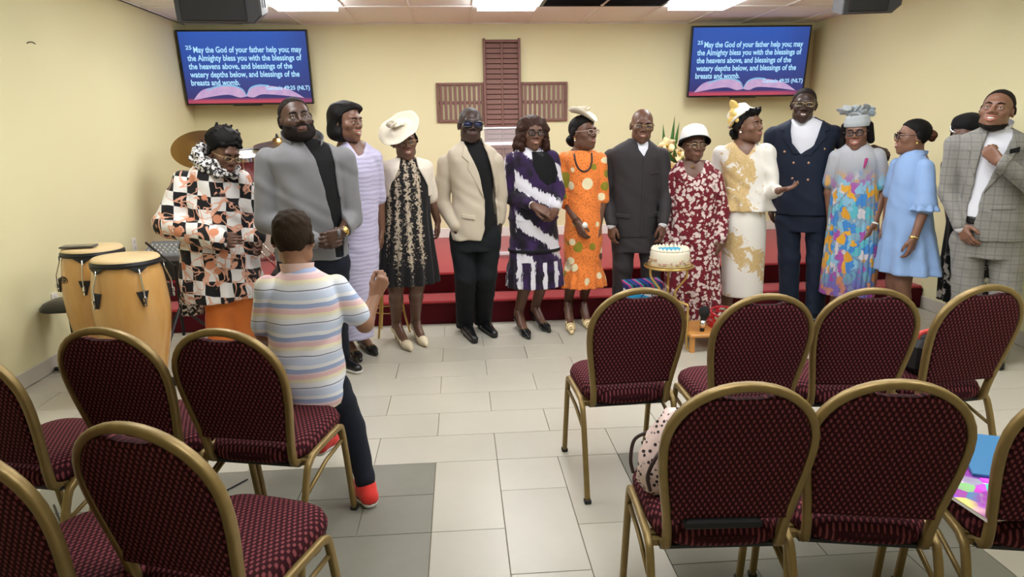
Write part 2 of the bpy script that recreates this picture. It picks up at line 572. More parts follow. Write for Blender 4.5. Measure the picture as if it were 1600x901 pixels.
screen('wide wall screen of scripture text at the left corner, above the drums', (-2.195, 7.74, 2.272), math.radians(7), 0)
screen('wide wall screen of scripture text at the right corner, above the navy suit', (3.225, 7.74, 2.295), math.radians(7), math.radians(-2))

# ================================================================== the slatted cross
t = NT('weathered_red_brown_wood', .6, .3)
v = t.scale(t.co(), (2.0, 2.0, 14.0)); f = t.noise(4, 4, .6, v=v)
oi = t.n('ShaderNodeObjectInfo')
c = t.mix(f, (.15, .070, .055), (.25, .13, .105))
c = t.mix(t.math('MULTIPLY', oi.outputs['Random'], .45), c, (.24, .14, .125))
t.color(c).bump(f, .15, .004)
M_wood = t.m
M_wdark = plain('dark_stained_backing', (.07, .035, .03), .8, .2)
cr = empty('slatted_cross', (.508, YB, 1.2))
tag(cr, 'large red-brown cross of slatted wooden shutters on the back wall', 'cross')
VW, VT, VB = .416, 2.567, 1.10
def cb(name, c, d, mat=M_wood, bev=.004):
    return MB().box((c[0]-.508, c[1]-YB, c[2]-1.2), d, bev=bev).build(name, mat, cr)
for s in (-1, 1): cb('stile', (.508+s*(VW/2-.014), YB-.035, (VT+VB)/2), (.028, .05, VT-VB+.03))
cb('centre_stile', (.508, YB-.044, (VT+VB)/2), (.022, .012, VT-VB-.06))
cb('top_rail', (.508, YB-.035, VT-.015), (VW-.058, .046, .03)); cb('bottom_rail', (.508, YB-.035, VB+.015), (VW-.058, .046, .03))
cb('backing', (.508, YB-.012, (VT+VB)/2), (VW-.02, .012, VT-VB-.02), M_wdark, 0)
lm = MB().box((0, 0, 0), (VW-.06, .012, .0475), R=Matrix.Rotation(-.16, 3, 'X'), bev=.002).mesh('slat'); lm.materials.append(M_wood)
for k in range(25):
    o = bpy.data.objects.new('slat', lm); COL.objects.link(o); o.parent = cr
    o.location = (0, -.032, VT-.062-k*.0545-1.2)
for s, xa, xb in ((-1, -.229, .30), (1, .716, 1.246)):
    z0, z1 = 1.69, 2.118
    for x in (xa+.013, xb-.013): cb('arm_stile', (x, YB-.018, (z0+z1)/2), (.026, .024, z1-z0))
    for z in (z0+.014, z1-.014): cb('arm_rail', ((xa+xb)/2, YB-.018, z), (xb-xa-.052, .022, .028))
    cb('arm_mid_rail', ((xa+xb)/2, YB-.012, (z0+z1)/2), (xb-xa-.052, .012, .03))
    n = 9
    sm = MB().box((0, 0, 0), (.030, .008, z1-z0-.058), bev=.002).mesh('slat'); sm.materials.append(M_wood)
    for k in range(n):
        o = bpy.data.objects.new('slat', sm); COL.objects.link(o); o.parent = cr
        o.location = (xa+.026+(k+.5)*(xb-xa-.052)/n-.508, -.024, (z0+z1)/2-1.2)

# ================================================================== ceiling speakers
M_spk = plain('black_speaker_grille', (.018, .018, .02), .55, .4, var=.3, scale=400, bump=.3)
M_spk2 = plain('grey_speaker_shell', (.05, .05, .055), .5, .4)
def speaker(label, c, L, rz, rx, flip):
    e = empty('loudspeaker', c); e.rotation_euler = (rx, 0, rz)
    tag(e, label, 'speaker', 'ceiling loudspeakers')
    out = [(-L/2, -.14), (L/2-.06, -.14), (L/2, -.085), (L/2, .085), (L/2-.07, .15), (-L/2+.05, .15), (-L/2, .09)]
    if flip: out = [(-x, z) for x, z in out][::-1]
    m = MB(); m.slab([(x, z) for x, z in out], [(.02, .15), (0, .13), (0, -.12), (.012, -.135)], lambda x, z, o: (x, o, z))
    m.build('cabinet', M_spk2, e)
    m = MB(); m.box((-.03 if not flip else .03, -.14, 0), (L-.14, .02, .24), bev=.008); m.build('grille', M_spk, e)
    m = MB()
    for s in (-1, 1): m.box((s*(L/2+.012), 0, .07), (.008, .05, .22))
    m.box((0, 0, .18), (L+.032, .05, .008))
    m.build('yoke_bracket', M_blkm, e)
    m = MB(); m.tube([(0, 0, .18), (0, 0, ZC-c[2]-.01)], .018, 10); m.build('ceiling_pole', M_blkm, e)
    m = MB(); s = -1 if not flip else -1
    m.tube(bez([(s*L/2, .1, .1), (s*(L/2+.06), .12, .02), (s*(L/2+.05), .12, .12), (s*(L/2-.02), .1, ZC-c[2]-.02)]), .005, 6); m.build('cable', M_blk, e)
    return e
speaker('black loudspeaker hung from the ceiling near the left screen', (-1.66, 5.4, 2.53), .58, math.radians(4), math.radians(14), False)
speaker('black loudspeaker hung from the ceiling beside the right screen', (3.16, 5.4, 2.585), .42, math.radians(-12), math.radians(14), False)

# wall outlets and marks on the left wall
M_plate = plain('white_plastic_plate', (.78, .76, .70), .4)
def outlet(label, p, axis):
    e = empty('wall_outlet', p, 0 if axis == 'y' else PI/2)
    tag(e, label, 'outlet', 'wall outlets')
    MB().box((0, -.004, 0), (.075, .008, .118), bev=.002).build('cover_plate', M_plate, e)
    for z in (-.026, .026):
        MB().box((0, -.009, z), (.034, .004, .028), bev=.0015).build('socket', plain('ivory_socket', (.6, .58, .52), .4), e)
outlet('white wall outlet low on the left wall beside the drum bench', (XL, 4.95, .47), 'x')
outlet('white wall outlet on the left wall behind the conga drums', (XL, 6.23, .66), 'x')
outlet('white wall outlet on the back wall beside the black lace dress', (-.62, YB, .83), 'y')
m = MB(); m.tube(bez([(0, 0, 0), (.002, -.03, .006), (.002, -.07, .004), (0, -.1, -.008)], 4), .004, 5)
o = m.build('wall_scuff', plain('dark_scuff', (.12, .10, .06), .8)); o.location = (XL+.001, 5.22, 2.224)
tag(o, 'small dark scuff high on the left yellow wall', 'mark')

# ================================================================== banquet chairs
t = NT('antique_gold_chair_frame', .44, .5, .5)
f = t.noise(25, 3); t.color(t.mix(f, (.20, .135, .045), (.30, .205, .075)))
M_gold = t.m
M_foot = plain('black_rubber_foot', (.015, .014, .013), .7)
def chair_fabric(name, ax):
    t = NT(name, .85, .1)
    s = t.xyz(); a = s[0]; b = s[ax]
    k = 2*PI/.0175
    p = t.math('MULTIPLY', t.math('SINE', t.math('MULTIPLY', a, k)), t.math('SINE', t.math('MULTIPLY', b, k*.60)))
    dots = t.step(p, .30, .28)
    w = t.noise(240, 2)
    base = t.mix(w, (.022, .0045, .007), (.040, .008, .011))
    dot = t.mix(w, (.155, .036, .043), (.23, .060, .068))
    t.color(t.mix(dots, base, dot)); t.bump(p, .25, .002)
    return t.m
M_fab_b = chair_fabric('burgundy_dotted_back_fabric', 2)
M_fab_s = chair_fabric('burgundy_dotted_seat_fabric', 1)
CHH = .965
def lean(z): return -.175-.125*max(0, (z-.42)/(CHH-.42))**1.15
def arch(inset=0.0, n=18, z0=.43):
    """left bottom -> over the top -> right bottom, in (x, z)"""
    wb_, wt = .166-inset, .203-inset
    zc = CHH-.205
    pts = []
    for i in range(8):
        f = i/8
        pts.append((-(wb_+(wt-wb_)*(3*f*f-2*f**3)), z0+(zc-z0)*f))
    for i in range(n+1):
        a = PI-PI*i/n
        pts.append((wt*math.cos(a), zc+(CHH-.011-inset-zc)*math.sin(a)**.9 if math.sin(a) > 1e-6 else zc))
    for i in range(7, -1, -1):
        f = i/8
        pts.append(((wb_+(wt-wb_)*(3*f*f-2*f**3)), z0+(zc-z0)*f))
    return pts
RSEC = [(math.cos(a)**1 if False else (abs(math.cos(a))**.6*math.copysign(1, math.cos(a)))*.0125, (abs(math.sin(a))**.6*math.copysign(1, math.sin(a)))*.0155) for a in [2*PI*(i+.5)/12 for i in range(12)]]
def make_chair():
    e = empty('banquet_chair')
    A = arch()
    path = [(x, lean(z), z) for x, z in A]
    ll = bez([(-.172, .16, .405), (-.170, -.06, .400), (-.167, -.135, .402), (-.166, lean(.42)-.002, .425)], 5)
    rr = [Vector((-p.x, p.y, p.z)) for p in ll][::-1]
    full = ll[:-1]+[Vector(p) for p in path]+rr[1:]
    # the sweep needs a steady reference: use the chair's own depth axis projected per point
    m = MB(); sec = RSEC
    T = []; V = []
    for i in range(len(full)):
        tt = (full[min(i+1, len(full)-1)]-full[max(i-1, 0)]).normalized()
        cx = Vector((0, 0, .62)); out = Vector((full[i].x, 0, full[i].z-.62 if full[i].z > .72 else 0))
        if full[i].z < .43 and abs(tt.y) > .5: out = Vector((full[i].x, 0, 0))
        out = (out-tt*out.dot(tt)).normalized(); bb = tt.cross(out)
        for a, b in sec: V.append(full[i]+out*a*1.05+bb*b)
    n = len(sec); F = []
    for i in range(len(full)-1):
        for k in range(n):
            l = (k+1) % n; F.append((i*n+k, i*n+l, (i+1)*n+l, (i+1)*n+k))
    F.append(tuple(range(n))); F.append(tuple((len(full)-1)*n+k for k in range(n)))
    m.add(V, F); m.build('back_frame', M_gold, e, True)
    # back cushion with the hand-hold scoop
    B = [p for p in arch(.012) if p[1] > .515]
    B = [(-B[0][0]*-1, .515)]+B+[(-B[0][0], .515)]
    top = []
    for x, z in B:
        if z > .86:
            d = math.exp(-(x/.062)**4)*.024
            z = z-d
        top.append((x, z))
    outl = top[::-1]                     # ccw seen in (x, z)
    area = sum(outl[i-1][0]*outl[i][1]-outl[i][0]*outl[i-1][1] for i in range(len(outl)))
    if area < 0: outl = outl[::-1]
    m = MB(); m.slab(outl, [(.018, -.0185), (.007, -.0165), (0, -.010), (0, .014), (.008, .028), (.03, .036)], lambda x, z, o: (x, lean(z)+o, z))
    ob = m.build('back_cushion', M_fab_b, e); sharpen(ob, 50)
    # seat cushion
    outl = []
    for i in range(40):
        a = 2*PI*i/40
        c, s = math.cos(a), math.sin(a)
        x = abs(c)**.5*math.copysign(1, c); y = abs(s)**.5*math.copysign(1, s)
        wd = .190+.014*(y+1)/2
        outl.append((x*wd, .03+y*.215))
    m = MB(); pr = [(.90, .412), (.98, .416), (1.02, .430), (1.03, .450), (.985, .474), (.90, .488), (.72, .496), (.4, .500), (.01, .501)]
    V = [((x*k), .03+(y-.03)*k, o) for k, o in pr for x, y in outl]; n = len(outl)
    m.add(V, [(j*n+i, j*n+(i+1) % n, (j+1)*n+(i+1) % n, (j+1)*n+i) for j in range(len(pr)-1) for i in range(n)]+[tuple(range(n))])
    ob = m.build('seat_cushion', M_fab_s, e); sharpen(ob, 60)
    m = MB(); m.box((0, .02, .402), (.36, .36, .016), bev=.003); m.build('seat_pan', M_blk, e)
    for s in (-1, 1):
        m = MB()
        p = bez([(s*.214, -.285, .0), (s*.212, -.225, .20), (s*.210, -.165, .375), (s*.210, -.13, .412), (s*.210, -.09, .424), (s*.210, .10, .430), (s*.210, .135, .424), (s*.210, .16, .395), (s*.211, .195, .2), (s*.212, .225, .0)], 4)
        m.tube(p, 1.0, sec=[(a*.95, b*.85) for a, b in RSEC], up=(1, 0, 0)); lg = m.build('leg_frame', M_gold, e, True)
        m = MB(); m.tube([(s*.208, -.19, .29), (s*.208, .0, .345), (s*.208, .165, .36)], .008, 6); m.build('side_brace', M_gold, e, True)
        for y in (-.10, .10): MB().box((s*.196, y, .412), (.03, .03, .014)).build('mount_bracket', M_gold, e)
        for y, x in ((-.285, .214), (.225, .212)):
            MB().box((s*x, y, .009), (.03, .03, .018), bev=.003).build('foot_cap', M_foot, e)
    m = MB(); m.box((0, -.13, .405), (.40, .022, .02)); m.build('cross_bar', M_gold, e)
    return e
CHAIRS = [
 # top pixel of the back (x, y), yaw, label, group
 (1003, 450, 3, 'burgundy banquet chair in front of the cake stand, first beside the aisle', 'right front row'),
 (1203, 459, 0, 'burgundy banquet chair in front of the white and gold dress, second from the aisle', 'right front row'),
 (1368, 450, -7, 'burgundy banquet chair in front of the sky-blue dress, third from the aisle', 'right front row'),
 (1550, 445, 6, 'burgundy banquet chair in front of the plaid suit, a dark bag beside its back', 'right front row'),
 (1172, 598, -3, 'near burgundy banquet chair with a spotted handbag on its seat', 'right near row'),
 (1412, 594, -12, 'near burgundy banquet chair between the handbag chair and the books chair', 'right near row'),
 (1742, 600, -12, 'near burgundy banquet chair at the right edge with books on its seat', 'right near row'),
 (-84, 540, -15, 'burgundy banquet chair cut by the left edge, next to the conga chair', 'left front row'),
 (152, 512, -14, 'burgundy banquet chair right in front of the conga drums', 'left front row'),
 (338, 514, -14, 'burgundy banquet chair the boy perches on, beside the aisle', 'left front row'),
 (-104, 690, -16, 'near burgundy banquet chair cut by the lower left corner', 'left near row'),
 (194, 662, -20, 'near burgundy banquet chair at the lower left, beside the aisle', 'left near row'),
]
chair_at = []
ch0 = None
for (px, py, yaw, lab, grp) in CHAIRS:
    d = at(px, py, 1.0)-Vector((0, 0, CH)); tt = (CHH-CH)/d.z
    top = Vector((0, 0, CH))+d*tt
    if ch0 is None: e = ch0 = make_chair()
    else: e = copy_tree(ch0)
    a = math.radians(yaw)
    off = Matrix.Rotation(a, 3, 'Z') @ Vector((0, -.30, 0))
    e.location = (top.x-off.x, top.y-off.y, 0); e.rotation_euler = (0, 0, a)
    chair_at.append((e.location.copy(), a))
    tag(e, lab, 'chair', 'banquet chairs in the '+grp)

# ================================================================== conga drums
t = NT('honey_maple_staves', .25, .5)
x_, y_, z_ = t.xyz()
ang = t.math('ARCTAN2', y_, x_)
stv = t.math('FRACT', t.math('MULTIPLY', ang, 20/(2*PI)))
stid = t.math('FLOOR', t.math('MULTIPLY', ang, 20/(2*PI)))
wn = t.n('ShaderNodeTexWhiteNoise', noise_dimensions='1D'); t.set(wn.inputs['W'], stid)
gr = t.noise(6, 4, .6, v=t.scale(t.co(), (6, 6, 1)))
c = t.mix(gr, (.53, .27, .075), (.68, .39, .13))
c = t.mix(t.math('MULTIPLY', wn.outputs[0], .4), c, (.50, .25, .07))
t.color(c); t.b.inputs['Coat Weight'].default_value = .6; t.b.inputs['Coat Roughness'].default_value = .12
M_stave = t.m
M_skin_h = plain('rawhide_drumhead', (.70, .52, .28), .45, .4, var=.12, scale=8)
M_chrome = plain('chrome', (.75, .75, .76), .12, .5, 1.0)
M_print = plain('black_print', (.01, .01, .01), .5)
def conga(label, c, R, H, rot, logo):
    e = empty('conga_drum', c, rot); tag(e, label, 'drum', 'conga drums')
    k = R/.165
    prof = [(.115*k, 0), (.125*k, .02), (.150*k, .15), (.180*k, .32), (.195*k, .46), (.194*k, .56), (.184*k, .68), (.168*k, H-.035), (.160*k, H-.01)]
    rr = [p.x for p in bez([(r, z, 0) for r, z in prof], 5)]; zz = [p.y for p in bez([(r, z, 0) for r, z in prof], 5)]
    MB().lathe(list(zip(rr, zz)), 40).build('shell', M_stave, e, True)
    sharpen(e.children[-1], 60)
    MB().lathe([(R*1.045, H-.03), (R*1.07, H-.028), (R*1.07, H-.008), (R*1.045, H+.0)], 40, caps=False).build('hoop', M_blkm, e, True)
    MB().lathe([(R*1.055, H-.018), (R*1.045, H+.004), (R*.985, H+.016), (R*.6, H+.018), (.001, H+.018)], 40).build('drumhead', M_skin_h, e, True)
    MB().lathe([(R*1.06, H-.032), (R*1.085, H-.03), (R*1.085, H-.012), (R*1.06, H-.008)], 40, caps=False).build('rim', M_blk, e, True)
    for i in range(5):
        a = -PI/2+.28+2*PI*i/5
        Rz = Matrix.Rotation(a, 3, 'Z')
        def P(r, tz, z): return Rz @ Vector((r, tz, z))
        r2 = float(np.interp(H-.23, zz, rr))+.002
        r3 = float(np.interp(H-.17, zz, rr))+.002; r4 = float(np.interp(H-.26, zz, rr))+.002
        m = MB()
        m.add([P(r3, -.036, H-.17), P(r3, .036, H-.17), P(r4, .006, H-.262), P(r4, -.006, H-.262), P(r3+.012, -.03, H-.172), P(r3+.012, .03, H-.172), P(r4+.012, .005, H-.258), P(r4+.012, -.005, H-.258)],
              [(0, 1, 2, 3), (4, 7, 6, 5), (0, 4, 5, 1), (1, 5, 6, 2), (2, 6, 7, 3), (3, 7, 4, 0)])
        lug = m.build('lug_plate', M_blk, e)
        m = MB(); m.tube([P(R*1.1, 0, H-.04), P(R*1.13, 0, H-.07), P(r3+.022, 0, H-.15), P(r4+.02, 0, H-.235)], .005, 6); m.build('tension_rod', M_chrome, lug, True)
        m = MB(); m.tube([P(r4+.02, 0, H-.205), P(r4+.02, 0, H-.23)], .010, 6); m.tube([P(r4+.02, 0, H-.238), P(r4+.02, 0, H-.258)], .008, 6); m.build('tension_nut', M_chrome, lug)
        m = MB()
        m.add([P(R*1.075, -.06, H-.026), P(R*1.075, .06, H-.026), P(R*1.09, .012, H-.06), P(R*1.09, -.012, H-.06), P(R*1.10, -.055, H-.026), P(R*1.10, .055, H-.026), P(R*1.115, .011, H-.06), P(R*1.115, -.011, H-.06)],
              [(0, 1, 2, 3), (4, 7, 6, 5), (0, 4, 5, 1), (1, 5, 6, 2), (2, 6, 7, 3), (3, 7, 4, 0)])
        m.build('rim_ear', M_blk, e)
    if logo:
        me = text_mesh('cp', 1.0, .03)
        a0 = logo
        xs = [v.co.x for v in me.vertices]; mid = (min(xs)+max(xs))/2; s = .052/(max(xs)-min(xs))
        z0 = H-.178
        for v in me.vertices:
            aa = a0+(v.co.x-mid)*s/.17; z = z0+v.co.y*s
            r = float(np.interp(z, zz, rr))+.0018
            v.co = (r*math.cos(aa), r*math.sin(aa), z)
        lg = link('lettering', me, M_print, e)
        m = MB(); ring = []
        for i in range(28):
            q = 2*PI*i/28; aa = a0+.037*math.cos(q)/.17; z = z0+.008+.022*math.sin(q)
            r = float(np.interp(z, zz, rr))+.0015; ring.append((r*math.cos(aa), r*math.sin(aa), z))
        m.tube(ring, .0016, 5, closed=True); m.build('logo_oval', M_print, e)
    m = MB()
    for i in range(3):
        a = 2*PI*i/3+.5; m.tube([(.10*math.cos(a), .10*math.sin(a), .03), (.2*math.cos(a), .2*math.sin(a), -.03), (.21*math.cos(a), .21*math.sin(a), -.075)], .011, 8)
    m.lathe([(.13*k, .0), (.137*k, .0), (.137*k, .03), (.13*k, .03)], 24, caps=False); m.build('floor_stand', M_blkm, e)
    return e
conga('honey maple conga drum nearest the camera, in front of the other one', (-2.01, 4.22, .085), .178, .80, .47, None)
conga('honey maple conga drum with an oval logo and a dark phone on top', (-2.40, 4.62, .085), .172, .80, 1.1, -3.35)
e = empty('phone', (-2.45, 4.56, .9085), .12); tag(e, 'dark phone lying on the logo conga drum', 'phone')
MB().box((0, 0, .006), (.20, .10, .011), bev=.004).build('body', plain('dark_grey_case', (.07, .065, .06), .4), e)
MB().box((0, 0, .0122), (.188, .09, .001)).build('glass', plain('dark_glass', (.05, .045, .04), .08, .6), e)

# drum bench
e = empty('drum_bench', (-2.70, 4.80, 0), .1); tag(e, 'black padded drum bench against the left wall', 'stool')
m = MB(); out = [(abs(math.cos(a))**.7*math.copysign(.165, math.cos(a)), abs(math.sin(a))**.7*math.copysign(.15, math.sin(a))) for a in [2*PI*i/32 for i in range(32)]]
m.slab(out, [(.03, .445), (.0, .452), (-.004, .472), (.02, .50), (.06, .515), (.10, .52)], lambda x, y, o: (x, y, o)); m.build('seat', plain('black_vinyl', (.018, .018, .018), .35, .5), e, True)
m = MB(); m.tube([(0, 0, .03), (0, 0, .45)], .02, 10); m.build('post', M_blkm, e)
for a in (0, PI/2):
    m = MB(); m.tube([(-.16*math.cos(a), -.16*math.sin(a), .02), (.16*math.cos(a), .16*math.sin(a), .02)], .016, 8); m.build('foot_bar', M_blk, e)

# ================================================================== drum kit on the platform
t = NT('metallic_red_drum_wrap', .22, .5, .3)
f = t.noise(200, 2); t.color(t.mix(f, (.11, .012, .018), (.17, .022, .03))); t.b.inputs['Coat Weight'].default_value = .8
M_wrap = t.m
M_head = plain('white_drumhead', (.72, .70, .64), .5)
t = NT('bronze_cymbal', .32, .5, 1.0)
x_, y_, z_ = t.xyz(); rad = t.math('SQRT', t.math('ADD', t.math('MULTIPLY', x_, x_), t.math('MULTIPLY', y_, y_)))
t.color((.36, .22, .085)).bump(t.math('SINE', t.math('MULTIPLY', rad, 900)), .15, .001)
M_bronze = t.m
def tripod(m, x, y, z0, zt, spread=.22, r=.009):
    m.tube([(x, y, z0+.05), (x, y, zt)], r, 8)
    for i in range(3):
        a = 2*PI*i/3+.4
        m.tube([(x, y, z0+.28), (x+spread*math.cos(a), y+spread*math.sin(a), z0+.01)], r*.8, 6)
def cymbal(label, c, R, tilt, tz):
    e = empty('cymbal_stand', (c[0], c[1]+.03, ZP)); tag(e, label, 'cymbal', 'drum kit cymbals')
    m = MB(); tripod(m, 0, 0, 0, c[2]-ZP-.02); m.build('stand', M_chrome, e, True)
    Rm = Matrix.Rotation(tz, 3, 'Z') @ Matrix.Rotation(tilt, 3, 'X')
    m = MB(); m.lathe([(R, 0), (R*.6, .018), (R*.26, .030), (R*.22, .036), (R*.16, .058), (.006, .066), (.006, .060), (R*.15, .052), (R*.21, .032), (R*.6, .014), (R, -.002)], 40, caps=False)
    o = m.build('cymbal', M_bronze, e, True); o.location = (0, 0, c[2]-ZP-.03); o.rotation_euler = Rm.to_euler()
    m = MB(); m.lathe([(.014, .06), (.016, .07), (.010, .085), (.005, .10)], 12); w = m.build('wing_nut', M_blk, e); w.location = o.location; w.rotation_euler = o.rotation_euler
    return e
cymbal('bronze cymbal behind the checked tunic woman, tilted towards the room', (-2.30, 6.5, 1.50), .27, math.radians(38), .25)
cymbal('flat bronze cymbal beside the grey jacket man\'s shoulder', (-1.66, 6.6, 1.53), .22, math.radians(10), -.2)
def drum(name, label, c, R, L, Rm, cat='drum', legs=0):
    e = empty(name, c); tag(e, label, cat, 'drum kit drums')
    def sub(nm, prof, mat, n=32): 
        o = MB().lathe(prof, n, R=Rm, caps=False).build(nm, mat, e, True); sharpen(o, 45); return o
    sub('shell', [(R, -L/2), (R, L/2)], M_wrap)
    for s in (-1, 1):
        sub('hoop', [(R*1.0, s*L/2-.022), (R*1.06, s*L/2-.022), (R*1.06, s*L/2+.012), (R*.97, s*L/2+.012)], M_chrome)
        sub('head', [(R*.99, s*L/2), (R*.5, s*(L/2+.001)), (.001, s*(L/2+.001))], M_head)
    for i in range(8):
        a = 2*PI*i/8
        p = [Rm @ Vector((R*1.03*math.cos(a), R*1.03*math.sin(a), z)) for z in (-L/2, L/2)]
        m = MB(); m.tube(p, .005, 6); q = Rm @ Vector((R*1.03*math.cos(a), R*1.03*math.sin(a), 0)); m.box(q, (.02, .02, .05), R=Rm @ Matrix.Rotation(a, 3, 'Z')); m.build('lug', M_chrome, e)
    if legs:
        m = MB(); tripod(m, 0, 0, ZP-c[2], -L/2, .2); m.build('stand', M_chrome, e, True)
    return e
I3 = Matrix.Identity(3)
drum('tom_drum', 'dark red tom drum with chrome hoops between the woman and the grey jacket', (-1.90, 6.5, 1.31), .165, .22, Matrix.Rotation(math.radians(14), 3, 'X'), legs=1)
drum('snare_drum', 'pale shallow snare drum low beside the checked tunic woman', (-1.86, 6.22, 1.08), .175, .13, Matrix.Rotation(math.radians(4), 3, 'X'), legs=1)
for ob in bpy.data.objects:
    if ob.parent and ob.parent.name.startswith('snare_drum') and ob.name.startswith('shell'):
        ob.data.materials.clear(); ob.data.materials.append(plain('cream_maple_shell', (.62, .48, .26), .35))
drum('bass_drum', 'large dark red bass drum standing on the platform behind the checked tunic', (-2.0, 7.0, ZP+.30), .28, .40, Matrix.Rotation(PI/2, 3, 'X'))
e = empty('drum_pedal', (-1.62, 6.15, ZP)); tag(e, 'black and chrome drum pedal on the platform beside the grey jacket', 'pedal')
MB().box((0, 0, .03), (.1, .28, .02), R=Matrix.Rotation(.15, 3, 'X')).build('footboard', M_blkm, e)
m = MB(); m.tube([(-.06, .12, 0), (-.06, .12, .2), (.06, .12, .2), (.06, .12, 0)], .01, 6); m.tube([(0, .12, .2), (0, .06, .36)], .006, 6); m.build('beater_frame', M_chrome, e)
m = MB(); m.lathe([(.001, -.03), (.025, -.02), (.025, .02), (.001, .03)], 12, c=(0, .06, .36)); m.build('beater', plain('red_felt', (.4, .02, .03), .9), e)
# mixer on a case at the platform edge
e = empty('audio_mixer', (-2.56, 6.12, ZP)); tag(e, 'grey audio mixer on a dark case at the left of the platform', 'mixer')
MB().box((0, 0, .09), (.34, .28, .18), bev=.01).build('case', M_blk, e)
Rm = Matrix.Rotation(.35, 3, 'X')
MB().box((0, -.02, .235), (.32, .27, .07), R=Rm, bev=.008).build('desk', plain('grey_mixer_face', (.16, .17, .19), .5), e)
km = MB().lathe([(.007, 0), (.006, .012)], 8).mesh('knob'); km.materials.append(M_plate)
for i in range(7):
    for j in range(4):
        o = bpy.data.objects.new('knob', km); COL.objects.link(o); o.parent = e
        o.location = Rm @ Vector((-.12+i*.04, -.09+j*.045, .036))+Vector((0, -.02, .235)); o.rotation_euler = (.35, 0, 0)
m = MB(); m.tube(bez([(.1, .1, .2), (.2, .16, .36), (.32, .1, .46), (.42, .1, .3)]), .006, 6); m.build('cable', M_blk, e)
# microphone boom stand by the platform's foot
e = empty('boom_stand', (-2.22, 5.42, 0)); tag(e, 'black tripod stand on the floor behind the conga drums', 'stand')
m = MB(); tripod(m, 0, 0, 0, .62, .26, .012); m.build('tripod', M_blkm, e)
m = MB(); m.tube([(0, 0, .6), (-.25, .12, .78)], .009, 8); m.build('boom', M_blkm, e)

# ================================================================== acrylic lectern
t = NT('clear_acrylic', .05, .5)
t.color((.9, .93, .95)); t.b.inputs['Alpha'].default_value = .07
M_acr = t.m
M_acre = plain('bright_acrylic_edge', (.86, .89, .95), .25, .5)
e = empty('lectern', (.43, 6.75, ZP)); tag(e, 'clear acrylic lectern with bright edges in front of the cross', 'lectern')
MB().box((0, 0, .012), (.46, .36, .024), bev=.003).build('base', M_acr, e)
MB().box((0, -.05, .55), (.38, .012, 1.05), bev=.002).build('front_panel', M_acr, e)
for s in (-1, 1): MB().box((s*.19, .06, .55), (.012, .24, 1.05), bev=.002).build('side_panel', M_acr, e)
Rt = Matrix.Rotation(.32, 3, 'X')
MB().box((0, .02, 1.16), (.52, .42, .014), R=Rt, bev=.002).build('reading_desk', M_acr, e)
MB().box((0, .06, .86), (.36, .2, .012), bev=.002).build('shelf', M_acr, e)
MB().box((0, -.185, 1.095), (.52, .014, .03), bev=.002).build('book_ledge', M_acre, e)
MB().box((0, .222, 1.24), (.52, .012, .014), bev=.002).build('edge_strip', M_acre, e)
MB().box((0, -.062, .03), (.40, .014, .03), bev=.002).build('foot_strip', M_acre, e)
e = empty('red_book', (.52, 6.72, ZP+.45)); tag(e, 'red hymn book on the shelf inside the acrylic lectern', 'book')
e.location = (.47, 6.80, ZP+.88)
MB().box((0, 0, 0), (.13, .16, .022), bev=.003).build('cover', plain('red_cover', (.5, .03, .05), .5), e)
MB().box((.004, 0, 0), (.126, .15, .016)).build('pages', plain('page_white', (.75, .72, .64), .8), e)

# ================================================================== flowers
M_leaf = plain('dark_green_leaf', (.06, .16, .035), .45, .4, var=.3, scale=14)
M_leaf2 = plain('lime_green_leaf', (.25, .36, .06), .5, .4, var=.25, scale=14)
M_cream = plain('cream_petal', (.78, .60, .33), .5, .3, var=.1, scale=12)
M_yel = plain('yellow_petal', (.78, .50, .08), .5, .3, var=.1, scale=12)
M_pur = plain('dark_purple_petal', (.06, .035, .07), .6)
def blade(base, tip, w, bend=.0, n=6):
    a, b = Vector(base), Vector(tip); d = b-a
    s = d.cross(Vector((0, 1, .1))).normalized(); nrm = s.cross(d).normalized()
    m = MB(); V = []; F = []
    for i in range(n+1):
        t_ = i/n; c = a+d*t_+Vector((0, -bend*math.sin(t_*PI), -bend*t_*t_*1.2)); hw = w*math.sin(min(1, .12+t_*.95)*PI)**.8
        V += [c-s*hw, c+nrm*hw*.35, c+s*hw, c-nrm*.003+nrm*hw*.3]
    for i in range(n):
        o = i*4
        F += [(o, o+1, o+5, o+4), (o+1, o+2, o+6, o+5), (o+2, o+3, o+7, o+6), (o+3, o, o+4, o+7)]
    F += [(3, 2, 1, 0), (n*4, n*4+1, n*4+2, n*4+3)]
    m.add(V, F); return m
def bloom(e, c, R, mat, d, n=5):
    c = Vector(c); d = Vector(d).normalized(); s = d.cross(Vector((0, 0, 1))).normalized(); u = s.cross(d)
    fl = None
    m = MB(); m.lathe([(.001, -.02), (.012, 0), (.012, .02), (.002, .035)], 10, c=c, R=d.to_track_quat('Z', 'Y').to_matrix()); fl = m.build('flower_centre', M_yel, e, True)
    for i in range(n):
        a = 2*PI*i/n; o = s*math.cos(a)+u*math.sin(a)
        blade(c+o*.01, c+o*R+d*R*.35, R*.42, .01, 5).build('petal', mat, fl, True)
